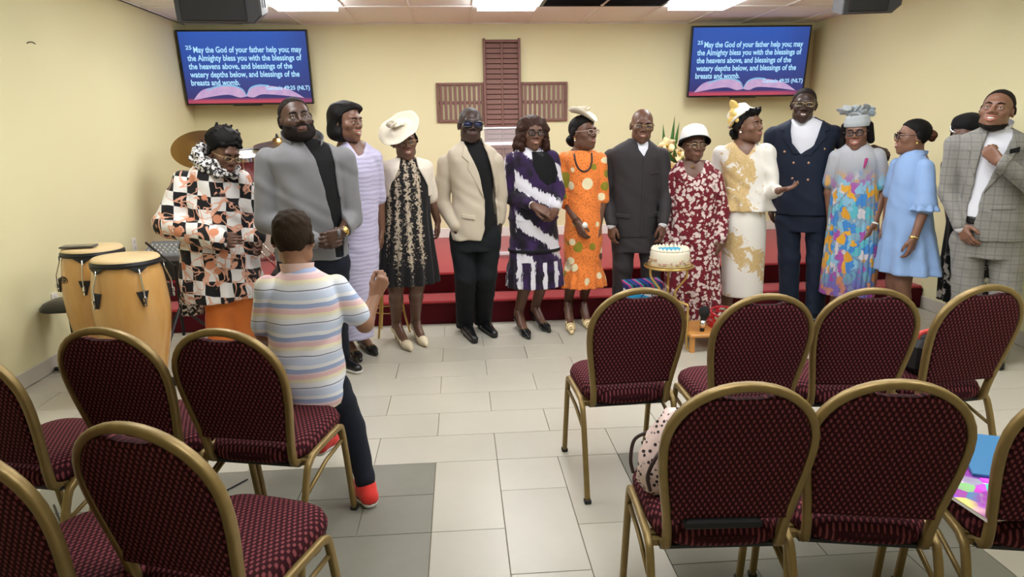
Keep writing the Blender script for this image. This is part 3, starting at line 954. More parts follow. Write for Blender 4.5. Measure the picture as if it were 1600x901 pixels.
def arrangement(label, base, z0, items, rnd, potmat, zs):
    e = empty('flower_arrangement', base); tag(e, label, 'flowers', 'flower arrangements')
    m = MB(); m.lathe([(.07, z0), (.10, z0+.05), (.12, z0+.16), (.105, z0+.2), (.09, z0+.2)], 24); m.build('vase', potmat, e, True)
    r = random.Random(rnd)
    zc = z0+.18
    for k in range(zs):
        a = r.uniform(0, 2*PI); q = r.uniform(.12, .3); h = r.uniform(.08, .36)
        blade((.03*math.cos(a), .03*math.sin(a), zc), (q*math.cos(a), q*math.sin(a)*.7, zc+h), r.uniform(.014, .03), .03).build('leaf', r.choice([M_leaf, M_leaf, M_leaf2]), e, True)
    for (x, y, z, R, mat, d) in items:
        m = MB(); m.tube(bez([(0, 0, zc-.05), (x*.4, y*.4, (zc+z)/2), (x, y, z)], 5), .004, 5); m.build('stem', M_leaf, e)
        bloom(e, (x, y, z), R, mat, d)
    return e
M_pot = plain('white_ceramic', (.7, .68, .62), .3)
c = at(1050, 300, 7.1)
e = empty('pedestal', (c.x, 7.1, ZP)); tag(e, 'white column pedestal under the lily arrangement behind the dark suit', 'pedestal')
m = MB(); m.lathe([(.14, 0), (.14, .04), (.10, .06), (.10, .52), (.13, .55), (.13, .58)], 24); m.build('column', M_pot, e, True); sharpen(e.children[0], 40)
m = MB(); m.lathe([(.15, .58), (.15, .60)], 24); m.build('cap', M_pot, e)
arr = arrangement('flower arrangement of cream lilies and tall leaves behind the dark suit man', (c.x, 7.1, ZP+.60), 0, [
    (.02, -.12, .36, .11, M_cream, (.2, -1, .3)), (-.10, -.10, .44, .10, M_cream, (-.3, -1, .5)), (.12, -.05, .28, .08, M_yel, (.5, -1, .2)), (-.06, -.14, .22, .085, M_cream, (-.2, -1, .1)), (.2, -.02, .34, .06, M_pur, (.6, -1, .3))], 3, M_pot, 16)
for (x0, x1, z1) in ((-.05, -.02, .74), (-.08, -.14, .66), (-.03, .03, .68), (.02, .10, .5)):
    blade((x0, -.02, .2), (x1, -.06, z1), .022, .0).build('tall_leaf', M_leaf, arr, True)
# gold wire stand with flowers left of the lace dress
M_brass = plain('polished_gold_wire', (.62, .42, .14), .28, .5, .8)
c = Vector((-.60, 5.42, 0))
e = empty('plant_stand', c); tag(e, 'tall gold wire plant stand behind the black lace dress', 'plant stand')
m = MB(); m.lathe([(.13, .70), (.135, .705), (.135, .715), (.13, .72)], 24, caps=False); m.lathe([(.12, .20), (.124, .204), (.12, .208)], 24, caps=False); m.build('ring', M_brass, e, True)
for i in range(3):
    a = -PI/2-.5+2*PI*i/3
    m = MB(); m.tube(bez([(.16*math.cos(a), .16*math.sin(a), .008), (.12*math.cos(a), .12*math.sin(a), .2), (.10*math.cos(a), .10*math.sin(a), .45), (.132*math.cos(a), .132*math.sin(a), .71)], 5), .008, 8); m.build('leg', M_brass, e, True)
m = MB(); m.lathe([(.132, .716), (.132, .722)], 24); m.build('tray', M_brass, e)
arrangement('flower arrangement of yellow blooms and lime leaves on the gold wire stand', (c.x, c.y, .722), 0, [
    (-.02, -.12, .24, .07, M_yel, (0, -1, .3)), (.06, -.1, .32, .06, M_cream, (.2, -1, .3)), (-.1, -.06, .36, .06, M_yel, (-.3, -1, .4))], 9, M_yel, 14)

# ================================================================== cake, stand, gift bag, low table
e = empty('cake_stand', (1.515, 4.86, 0)); tag(e, 'gold scrolled wire stand carrying the white cake', 'cake stand')
PZ = .615
m = MB(); m.lathe([(.0, PZ-.012), (.17, PZ-.012), (.182, PZ-.004), (.182, PZ+.006), (.172, PZ+.004), (.0, PZ+.002)], 40, caps=False); m.build('plate', M_brass, e, True)
for i in range(3):
    a = -PI/2+.75+2*PI*i/3
    def P(r, z): return (r*math.cos(a), r*math.sin(a), z)
    m = MB(); m.tube(bez([P(.15, PZ-.01), P(.145, PZ-.07), P(.10, PZ-.13), P(.06, PZ-.19), P(.07, PZ-.245), P(.12, PZ-.265), P(.165, PZ-.275), P(.17, PZ-.33), P(.17, .15), P(.175, .02), P(.20, .008)], 5), .009, 8); m.build('leg', M_brass, e, True)
m = MB(); m.lathe([(.165, .2), (.17, .205), (.165, .21)], 28, caps=False); m.build('lower_ring', M_brass, e, True)
e = empty('cake', (1.52, 4.86, PZ+.007)); tag(e, 'round white frosted cake with blue piping on the gold stand', 'cake')
MB().lathe([(.0, 0), (.155, 0), (.155, .006), (.0, .006)], 36, caps=False).build('cake_board', plain('gold_card', (.5, .36, .16), .4), e)
t = NT('buttercream', .55, .3); f = t.noise(18, 3); t.color(t.mix(f, (.72, .66, .50), (.80, .75, .62))).bump(f, .2, .01); t.b.inputs['Subsurface Weight'].default_value = .1
M_butter = t.m
MB().lathe([(.138, .006), (.142, .03), (.142, .095), (.134, .11), (.12, .114), (.0, .114)], 44, caps=False).build('body', M_butter, e, True)
pm = MB().lathe([(.014, 0), (.016, .008), (.009, .018), (.002, .026)], 10).mesh('piping'); pm.materials.append(M_butter)
for i in range(26):
    a = 2*PI*i/26; o = bpy.data.objects.new('piping', pm); COL.objects.link(o); o.parent = e; o.location = (.124*math.cos(a), .124*math.sin(a), .110)
rb = random.Random(4)
pk = [plain('pink_brown_crumb', (.42, .25, .2), .7), plain('tan_crumb', (.5, .38, .22), .7)]
cm = [MB().lathe([(.001, -.008), (.010, -.002), (.008, .006), (.001, .010)], 7).mesh('crumb') for _ in range(2)]
for q in range(2): cm[q].materials.append(pk[q])
for i in range(48):
    a = 2*PI*i/48+rb.uniform(-.05, .05); o = bpy.data.objects.new('crumb', cm[i % 2]); COL.objects.link(o); o.parent = e
    o.location = (.143*math.cos(a), .143*math.sin(a), .016+rb.uniform(0, .035)); o.scale = (rb.uniform(.7, 1.5),)*3
M_bl = plain('blue_icing', (.06, .36, .55), .5)
m = MB()
for i in range(5):
    y = -.05+i*.024; n_ = 14
    m.tube([(-.075+.15*k/n_, y+.007*math.sin(k*2.1+i), .117) for k in range(n_+1)], .0045, 6)
m.build('blue_writing', M_bl, e, True)
e = empty('gift_bag', (1.395, 5.12, .0), .1); tag(e, 'blue and white gift bag with a striped rim beside the cake stand', 'gift bag')
gm = {}
t = NT('striped_tissue', .5); x_, y_, z_ = t.xyz()
fr_ = t.math('FRACT', t.math('MULTIPLY', t.math('ADD', x_, t.math('MULTIPLY', z_, .6)), 11))
t.color(t.ramp(fr_, [(0, (.02, .04, .25)), (.25, (.55, .06, .25)), (.45, (.02, .30, .45)), (.62, (.02, .02, .05)), (.8, (.02, .10, .40))], 'CONSTANT')); M_stri = t.m
t = NT('printed_gift_paper', .4); x_, y_, z_ = t.xyz()
c = t.mix(t.step(t.math('ADD', z_, t.math('MULTIPLY', t.math('SINE', t.math('MULTIPLY', x_, 18)), .02)), .345, .004), (.02, .32, .62), (.72, .78, .84))
c = t.mix(t.math('SUBTRACT', 1.0, t.step(z_, .275, .004)), c, (.62, .72, .05)); t.color(c); M_gift = t.m
MB().box((0, 0, .195), (.27, .14, .39), bev=.004).build('bag', M_gift, e)
m = MB(); m.add([(-.135, -.07, .385), (.135, -.07, .385), (.135, .07, .385), (-.135, .07, .385), (-.15, -.085, .435), (.145, -.085, .44), (.15, .085, .45), (-.145, .085, .445)], [(0, 1, 5, 4), (1, 2, 6, 5), (2, 3, 7, 6), (3, 0, 4, 7), (4, 5, 6, 7), (0, 3, 2, 1)]); m.build('striped_rim', M_stri, e)
m = MB(); m.tube(bez([(-.05, -.075, .32), (-.02, -.10, .37), (.03, -.1, .365), (.06, -.075, .31)]), .004, 6); m.build('handle', plain('navy_cord', (.02, .05, .3), .7), e)
MB().box((.055, -.073, .30), (.09, .006, .05), bev=.002).build('orange_tag', plain('orange_card', (.75, .18, .04), .5), e)
o = MB(); o.slab([(.05*math.cos(a), .09*math.sin(a)) for a in [2*PI*i/20 for i in range(20)]], [(.02, -.05), (0, -.03), (0, .03), (.02, .05)], lambda x, z, q: (x, q, z))
ob = o.build('coral_bag', plain('coral_paper', (.62, .10, .10), .5), None, True); ob.location = (1.20, 5.16, .32-.23); tag(ob, 'small coral bag left of the blue gift bag', 'bag')
# low table with tambourines and microphone
t = NT('orange_varnished_pine', .35, .5); f = t.noise(5, 3, v=t.scale(t.co(), (1, 8, 8))); t.color(t.mix(f, (.52, .22, .045), (.64, .30, .08))); M_pine = t.m
TZ = .14
c = at(1106, 530, 4.52)
e = empty('low_table', (1.88, 4.84, 0)); tag(e, 'low orange wooden stool table holding red tambourines', 'table')
MB().box((0, 0, TZ-.012), (.50, .38, .024), bev=.005).build('top', M_pine, e)
for sx in (-1, 1):
    for sy in (-1, 1): MB().box((sx*.225, sy*.16, (TZ-.024)/2), (.03, .03, TZ-.024)).build('leg', M_pine, e)
M_redp = plain('red_plastic', (.50, .015, .03), .3, .5)
def tambourine(label, c, tilt):
    e = empty('tambourine', c); e.rotation_euler = tilt; tag(e, label, 'tambourine', 'red tambourines')
    R = .115
    for z in (.005, .041):
        MB().lathe([(R-.012, z-.005), (R, z-.005), (R, z+.005), (R-.012, z+.005), (R-.012, z-.005)], 32, caps=False).build('frame_ring', M_redp, e)
    m = MB()
    for i in range(8):
        a = 2*PI*i/8; m.box(((R-.006)*math.cos(a), (R-.006)*math.sin(a), .023), (.012, .03, .03), rz=a)
    m.build('spacer', M_redp, e)
    jm = MB().lathe([(.004, -.006), (.02, -.004), (.02, -.001), (.004, -.003)], 12).mesh('jingle'); jm.materials.append(M_chrome)
    for i in range(8):
        a = 2*PI*(i+.5)/8
        for dz in (.0, .008):
            o = bpy.data.objects.new('jingle', jm); COL.objects.link(o); o.parent = e; o.location = ((R-.006)*math.cos(a), (R-.006)*math.sin(a), .022+dz)
    return e
tambourine('red tambourine flat on the low orange table, under the other one', (1.95, 4.86, TZ), (0, 0, .3))
tambourine('red tambourine tilted on top of the other one', (1.965, 4.87, TZ+.062), (.10, -.12, 1.0))
e = empty('microphone', (1.745, 4.74, TZ)); tag(e, 'black microphone with a silver band standing on the low table', 'microphone')
e.rotation_euler = (.05, .05, 0)
MB().lathe([(.018, 0), (.017, .02), (.022, .10), (.024, .11)], 16).build('handle', M_blk, e, True)
MB().lathe([(.0225, .03), (.0225, .085)], 16).build('silver_band', M_chrome, e, True)
MB().lathe([(.024, .11), (.036, .125), (.041, .15), (.036, .176), (.018, .19), (.001, .192)], 18).build('foam_ball', plain('black_foam', (.012, .012, .012), .95), e, True)

# ================================================================== things left on the chairs
def onz(px, py, z):
    d = at(px, py, 1.0)-Vector((0, 0, CH)); return Vector((0, 0, CH))+d*((z-CH)/d.z)
def on_chair(i, x, y, z):
    loc, a = chair_at[i]
    return Vector(loc)+Matrix.Rotation(a, 3, 'Z') @ Vector((x, y, z)), a
t = NT('pink_spotted_fabric', .8); v = t.voro(62); c = t.mix(t.step(v['Distance'], .34, .08), (.03, .015, .015), (.72, .55, .50))
t.color(c); M_spot = t.m
p, a = on_chair(4, -.10, .03, .497)
e = empty('handbag', p, a+.25); tag(e, 'pale pink spotted cloth handbag with brown straps on a near chair', 'handbag')
m = MB()
rows = [(.0, .09, .065), (.03, .115, .08), (.08, .12, .078), (.13, .11, .06), (.18, .085, .042), (.215, .06, .028), (.25, .035, .018)]
V = []; F = []; n = 24
for (z, aa, bb) in rows:
    for k in range(n):
        q = 2*PI*k/n; rp = 1+.07*math.sin(5*q+z*40)+.05*math.sin(9*q+z*17)
        V.append((aa*rp*math.cos(q), bb*rp*math.sin(q), z+.012*math.sin(3*q+1)))
for j in range(len(rows)-1):
    for k in range(n): l = (k+1) % n; F.append((j*n+k, j*n+l, (j+1)*n+l, (j+1)*n+k))
F.append(tuple(range(n))); F.append(tuple((len(rows)-1)*n+k for k in range(n)))
m.add(V, F); m.build('bag_body', M_spot, e, True)
for s in (-1, 1):
    m = MB(); m.tube(bez([(-.055, s*.05, .17), (-.10, s*.07, .14), (-.118, s*.06, .08), (-.108, s*.06, .03)]), .006, 8); m.build('strap', plain('dark_brown_leather', (.035, .018, .015), .5), e, True)
p, a = on_chair(4, -.05, .0, .5)
o = MB(); o.slab([(-.11, -.13), (.11, -.13), (.12, .1), (-.1, .12)], [(.01, 0), (0, .008), (0, .022), (.012, .028)], lambda x, y, z: (x, y, z))
p2, a2 = on_chair(4, -.02, -.10, .499); ob = o.build('black_pouch', plain('black_nylon', (.008, .008, .009), .7), None, False); ob.location = p2; ob.rotation_euler = (0, 0, a2); tag(ob, 'flat black pouch on the seat under the spotted handbag', 'bag')
p, a = onz(1530, 772, .501), chair_at[6][1]
e = empty('magazine', p, a+.3); tag(e, 'glossy purple magazine on the right edge chair', 'magazine')
t = NT('bright_magazine_cover', .25); f = t.voro(22); c = t.mix(.85, (.2, .03, .25), f['Color']); c = t.mix(t.step(t.noise(6), .5, .1), c, (.30, .04, .35)); t.color(c)
MB().box((0, 0, .006), (.21, .28, .012), bev=.001).build('pages', plain('page_white', (.75, .72, .64), .8), e)
MB().box((0, 0, .0128), (.212, .282, .0015)).build('cover', t.m, e)
p, a = onz(1556, 722, .514), chair_at[6][1]
e = empty('folder', p, a-.2); e.rotation_euler = (.12, .0, a-.2); tag(e, 'blue folder on top of the magazine on the right edge chair', 'folder')
MB().box((0, 0, .022), (.20, .26, .012), bev=.002).build('cover', plain('blue_plastic', (.035, .17, .36), .45), e)
MB().box((0, 0, .011), (.19, .25, .008)).build('inner_pages', plain('dark_pages', (.05, .05, .06), .7), e)
p, a = onz(1442, 578, .505), chair_at[3][1]
e = empty('shoulder_bag', p, a+.2); tag(e, 'dark shoulder bag with grey stripes beside the fourth chair back', 'bag')
e.location.z = .505
MB().box((0, 0, .08), (.20, .13, .16), bev=.03).build('bag_body', plain('black_nylon', (.008, .008, .009), .7), e)
for z in (.06, .10): MB().box((0, -.066, z), (.17, .004, .02)).build('stripe', plain('blue_grey_webbing', (.08, .11, .14), .7), e)
m = MB(); m.tube(bez([(-.06, 0, .15), (-.05, 0, .18), (.05, 0, .185), (.07, 0, .15)]), .011, 8); m.build('strap', plain('coral_webbing', (.55, .06, .05), .7), e, True)
e = empty('floor_cable', (-1.55, 2.62, .0)); 
m = MB(); m.tube(bez([(-.3, .3, .004), (-.1, .05, .004), (.1, -.05, .004), (.25, .1, .004), (.5, .45, .004)]), .004, 6); ob = m.build('cable', M_blk, None, True)
bpy.data.objects.remove(e); ob.name = 'floor_cable'; ob.location = (-1.55, 2.62, 0); tag(ob, 'thin black cable on the floor between the left chairs', 'cable')
# ================================================================== people: signed-distance modelling
f32 = np.float32
def smin(a, b, k):
    if k <= 0: return np.minimum(a, b)
    h = np.maximum(k-np.abs(a-b), 0)/k
    return np.minimum(a, b)-h*h*(k*.25)
class Field:
    def __init__(s): s.p = []
    def _add(s, lo, hi, fn, k, op): s.p.append((np.array(lo, float), np.array(hi, float), fn, k, op)); return s
    def cone(s, a, b, ra, rb=None, k=.02, op='u', fl=(1, 1, 1)):
        """tapered capsule; fl squashes space about a-b's middle"""
        rb = ra if rb is None else rb
        a = np.array(a, float); b = np.array(b, float)
        d = b-a; L2 = max(float(d@d), 1e-9)
        def fn(X, Y, Z):
            t = np.clip(((X-a[0])*d[0]+(Y-a[1])*d[1]+(Z-a[2])*d[2])/L2, 0, 1)
            r = ra+(rb-ra)*t
            return np.sqrt(((X-a[0]-t*d[0])/fl[0])**2+((Y-a[1]-t*d[1])/fl[1])**2+((Z-a[2]-t*d[2])/fl[2])**2)-r
        R = max(ra, rb)*max(fl)
        return s._add(np.minimum(a, b)-R, np.maximum(a, b)+R, fn, k, op)
    def chain(s, pts, rads, k=.02):
        for i in range(len(pts)-1): s.cone(pts[i], pts[i+1], rads[i], rads[i+1], k)
        return s
    def ell(s, c, r, k=.02, op='u', R=None):
        c = np.array(c, float); r = np.array(r, float); m = float(r.min()); M = float(r.max())
        Ri = None if R is None else np.array(R.transposed())
        def fn(X, Y, Z):
            x, y, z = X-c[0], Y-c[1], Z-c[2]
            if Ri is not None:
                x, y, z = Ri[0, 0]*x+Ri[0, 1]*y+Ri[0, 2]*z, Ri[1, 0]*x+Ri[1, 1]*y+Ri[1, 2]*z, Ri[2, 0]*x+Ri[2, 1]*y+Ri[2, 2]*z
            q = np.sqrt((x/r[0])**2+(y/r[1])**2+(z/r[2])**2)
            g = np.sqrt((x/r[0]**2)**2+(y/r[1]**2)**2+(z/r[2]**2)**2)+1e-6
            return q*(q-1)/g
        e = r if R is None else np.full(3, M)
        return s._add(c-e, c+e, fn, k, op)
    def stack(s, rows, k=.02, e=2.0, fold=None):
        """lofted body: rows of (z, half width, half depth, cx, cy)"""
        rows = sorted([tuple(r)+(0,)*(5-len(r)) for r in rows])
        A = np.array(rows, float)
        zz = A[:, 0]
        zs = np.linspace(zz[0], zz[-1], 80)
        B = [np.interp(zs, zz, A[:, i]) for i in range(1, 5)]
        ker = np.array([1, 2, 3, 2, 1.])/9
        B = [np.convolve(np.pad(b, 2, mode='edge'), ker, 'valid') for b in B]
        def fn(X, Y, Z):
            z = Z.ravel()
            a, b, cx, cy = [np.interp(z, zs, q).reshape(Z.shape) for q in B]
            x = X-cx; y = Y-cy
            q = (np.abs(x/a)**e+np.abs(y/b)**e)**(1/e)
            d = (q-1)*np.minimum(a, b)*.92
            if fold is not None: d = d+fold(x, y, Z)
            dz = np.maximum(zz[0]-Z, Z-zz[-1])
            return np.maximum(d, dz)
        mx = A[:, 1].max()+.05; my = A[:, 2].max()+.05
        return s._add((A[:, 3].min()-mx, A[:, 4].min()-my, zz[0]), (A[:, 3].max()+mx, A[:, 4].max()+my, zz[-1]), fn, k, 'u')
    def fn(s, lo, hi, fn, k=.01, op='u'): return s._add(lo, hi, fn, k, op)
    def bounds(s):
        U = [p for p in s.p if p[4] == 'u']
        return np.min([p[0] for p in U], 0), np.max([p[1] for p in U], 0)
    def grid(s, lo, hi, h):
        n = [int(math.ceil((hi[i]-lo[i])/h))+1 for i in range(3)]
        ax = [(lo[i]+h*np.arange(n[i])).astype(f32) for i in range(3)]
        V = np.full(n, .25, f32)
        for (plo, phi, fn, k, op) in s.p:
            pad = k+3*h+.004
            i0 = [max(0, int((plo[i]-pad-lo[i])/h)) for i in range(3)]
            i1 = [min(n[i], int((phi[i]+pad-lo[i])/h)+2) for i in range(3)]
            if any(i1[i] <= i0[i] for i in range(3)): continue
            X = ax[0][i0[0]:i1[0], None, None]; Y = ax[1][None, i0[1]:i1[1], None]; Z = ax[2][None, None, i0[2]:i1[2]]
            d = fn(X, Y, Z).astype(f32)
            sl = V[i0[0]:i1[0], i0[1]:i1[1], i0[2]:i1[2]]
            if op == 'u': sl[...] = smin(sl, d, k)
            elif op == 's': sl[...] = -smin(-sl, d, k)
            else: sl[...] = np.maximum(sl, d)
        return V, ax
    def mesh(s, h, lo=None, hi=None, mod=None):
        if lo is None:
            lo, hi = s.bounds(); lo = lo-3*h-.012; hi = hi+3*h+.012
        V, ax = s.grid(lo, hi, h)
        if mod is not None:
            V = V+mod(ax[0][:, None, None], ax[1][None, :, None], ax[2][None, None, :]).astype(f32)
        V[0] = V[-1] = .1; V[:, 0] = V[:, -1] = .1; V[:, :, 0] = V[:, :, -1] = .1
        return surfnet(V, lo, h)
_E = [((0, 0, 0), (1, 0, 0)), ((0, 1, 0), (1, 1, 0)), ((0, 0, 1), (1, 0, 1)), ((0, 1, 1), (1, 1, 1)),
      ((0, 0, 0), (0, 1, 0)), ((1, 0, 0), (1, 1, 0)), ((0, 0, 1), (0, 1, 1)), ((1, 0, 1), (1, 1, 1)),
      ((0, 0, 0), (0, 0, 1)), ((1, 0, 0), (1, 0, 1)), ((0, 1, 0), (0, 1, 1)), ((1, 1, 0), (1, 1, 1))]
def surfnet(V, lo, h):
    I = V < 0
    c = np.zeros([n-1 for n in V.shape], np.int8)
    for a in (0, 1):
        for b in (0, 1):
            for d in (0, 1):
                c += I[a:I.shape[0]-1+a, b:I.shape[1]-1+b, d:I.shape[2]-1+d]
    act = (c > 0) & (c < 8)
    idx = np.argwhere(act)
    if len(idx) == 0: return np.zeros((0, 3)), np.zeros((0, 4), int)
    num = np.full(act.shape, -1, np.int64); num[act] = np.arange(len(idx))
    S = np.zeros((len(idx), 3)); C = np.zeros(len(idx))
    for a, b in _E:
        va = V[idx[:, 0]+a[0], idx[:, 1]+a[1], idx[:, 2]+a[2]]; vb = V[idx[:, 0]+b[0], idx[:, 1]+b[1], idx[:, 2]+b[2]]
        m = (va < 0) != (vb < 0)
        t = np.where(m, va/np.where(m, va-vb, 1), 0)
        for q in range(3): S[:, q] += np.where(m, a[q]+t*(b[q]-a[q]), 0)
        C += m
    P = (idx+S/C[:, None])*h+np.array(lo)
    F = []
    for ax in range(3):
        sl0 = [slice(None)]*3; sl1 = [slice(None)]*3
        sl0[ax] = slice(0, -1); sl1[ax] = slice(1, None)
        A, B = I[tuple(sl0)], I[tuple(sl1)]
        e = np.argwhere(A != B)
        o1, o2 = [(1, 2), (2, 0), (0, 1)][ax]
        ok = (e[:, o1] > 0) & (e[:, o2] > 0) & (e[:, o1] < V.shape[o1]-1) & (e[:, o2] < V.shape[o2]-1)
        e = e[ok]
        q = []
        for (d1, d2) in ((-1, -1), (0, -1), (0, 0), (-1, 0)):
            k = e.copy(); k[:, o1] += d1; k[:, o2] += d2
            q.append(num[k[:, 0], k[:, 1], k[:, 2]])
        Q = np.stack(q, 1)
        fl = A[tuple(e.T)]
        Q[~fl] = Q[~fl][:, ::-1]
        F.append(Q)
    return P, np.concatenate(F)
def np_mesh(name, P, F):
    me = bpy.data.meshes.new(name)
    P = np.asarray(P, f32); F = np.asarray(F, np.int32)
    me.vertices.add(len(P)); me.vertices.foreach_set('co', P.ravel())
    me.loops.add(F.size); me.loops.foreach_set('vertex_index', F.ravel())
    me.polygons.add(len(F)); me.polygons.foreach_set('loop_start', np.arange(0, F.size, 4, dtype=np.int32))
    me.polygons.foreach_set('loop_total', np.full(len(F), 4, np.int32))
    me.polygons.foreach_set('use_smooth', np.ones(len(F), bool))
    me.update(calc_edges=True); me.validate()
    return me
def poly_sd(pts):
    P = np.array(pts, float)
    def fn(U, V):
        d = np.full(np.broadcast(U, V).shape, 1e9); ins = np.zeros(d.shape, bool)
        for i in range(len(P)):
            a, b = P[i-1], P[i]; e = b-a
            w0 = U-a[0]; w1 = V-a[1]
            t = np.clip((w0*e[0]+w1*e[1])/max(e@e, 1e-9), 0, 1)
            d = np.minimum(d, (w0-t*e[0])**2+(w1-t*e[1])**2)
            c = (V >= a[1]) != (V >= b[1])
            with np.errstate(divide='ignore', invalid='ignore'):
                xi = a[0]+(V-a[1])*(e[0]/(e[1] if abs(e[1]) > 1e-9 else 1e-9))
            ins ^= c & (U < xi)
        d = np.sqrt(d)
        return np.where(ins, -d, d)
    return fn
def wrinkle(amp, fx=38, fz=52, ph=0.0):
    def fn(X, Y, Z):
        return amp*(np.sin(fx*X+fz*Z*.6+ph+2.0*np.sin(17*Z+9*X))*np.sin(fz*Z*.5-19*Y+1.7*ph)+.6*np.sin(23*X-31*Y+fz*Z*.8+ph*2))
    return fn
def pleat(n, amp, z0, z1):
    """vertical folds, deepest at z0 and gone at z1"""
    def fn(x, y, Z):
        th = np.arctan2(y, x)
        w = np.clip((z1-Z)/(z1-z0), 0, 1)
        return amp*w*np.cos(n*th+.6*np.sin(3*th))
    return fn
def Rm3(yaw=0, pitch=0, roll=0):
    return Matrix.Rotation(math.radians(yaw), 3, 'Z') @ Matrix.Rotation(math.radians(pitch), 3, 'X') @ Matrix.Rotation(math.radians(roll), 3, 'Y')

# ---- skin, hair and other shared materials
def skin(name, c, rough=.42):
    if name in _mc: return _mc[name]
    t = NT(name, rough, .45)
    f = t.noise(60, 3); g = t.noise(420, 2)
    t.color(t.mix(f, tuple(a*.9 for a in c), tuple(a*1.1 for a in c))); t.bump(g, .06, .001)
    t.b.inputs['Subsurface Weight'].default_value = .06
    t.b.inputs['Subsurface Radius'].default_value = (.02, .008, .005)
    _mc[name] = t.m
    return t.m
def hairm(name, c, rough=.5):
    if name in _mc: return _mc[name]
    t = NT(name, rough, .12)
    f = t.noise(90, 4, .7, v=t.scale(t.co(), (1, 1, .35)))
    t.color(t.mix(f, tuple(a*.5 for a in c), tuple(a*1.5 for a in c))); t.bump(f, .6, .006)
    _mc[name] = t.m
    return t.m
H_BLACK = hairm('black_hair', (.006, .005, .005), .6); H_BROWN = hairm('brown_curls', (.035, .015, .010)); H_RED = hairm('reddish_brown_hair', (.07, .025, .014))
H_GREY = hairm('grey_stubble', (.07, .065, .065)); H_SHORT = hairm('cropped_black_hair', (.014, .010, .009), .7); H_BOY = hairm('short_dark_brown_curls', (.030, .019, .012), .8)
M_eyew = plain('eye_white', (.40, .36, .33), .3, .4); M_iris = plain('dark_iris', (.012, .007, .005), .1, .5)
M_teeth = plain('teeth', (.72, .69, .62), .3, .5)
M_goldj = plain('gold_jewellery', (.75, .52, .18), .25, .5, .9); M_pearl = plain('pearl', (.8, .78, .72), .2, .5)
M_frameb = plain('black_glasses_frame', (.012, .011, .012), .25, .5); M_framet = plain('tan_glasses_frame', (.45, .30, .24), .3, .5); M_frameg = plain('gold_glasses_frame', (.55, .42, .2), .2, .5, .8)
t = NT('clear_lens', .03, .5); t.color((.02, .022, .03)); t.b.inputs['Alpha'].default_value = .14; M_lens = t.m
t = NT('tinted_lens', .05, .6); t.color((.01, .012, .06)); t.b.inputs['Alpha'].default_value = .82; M_tint = t.m

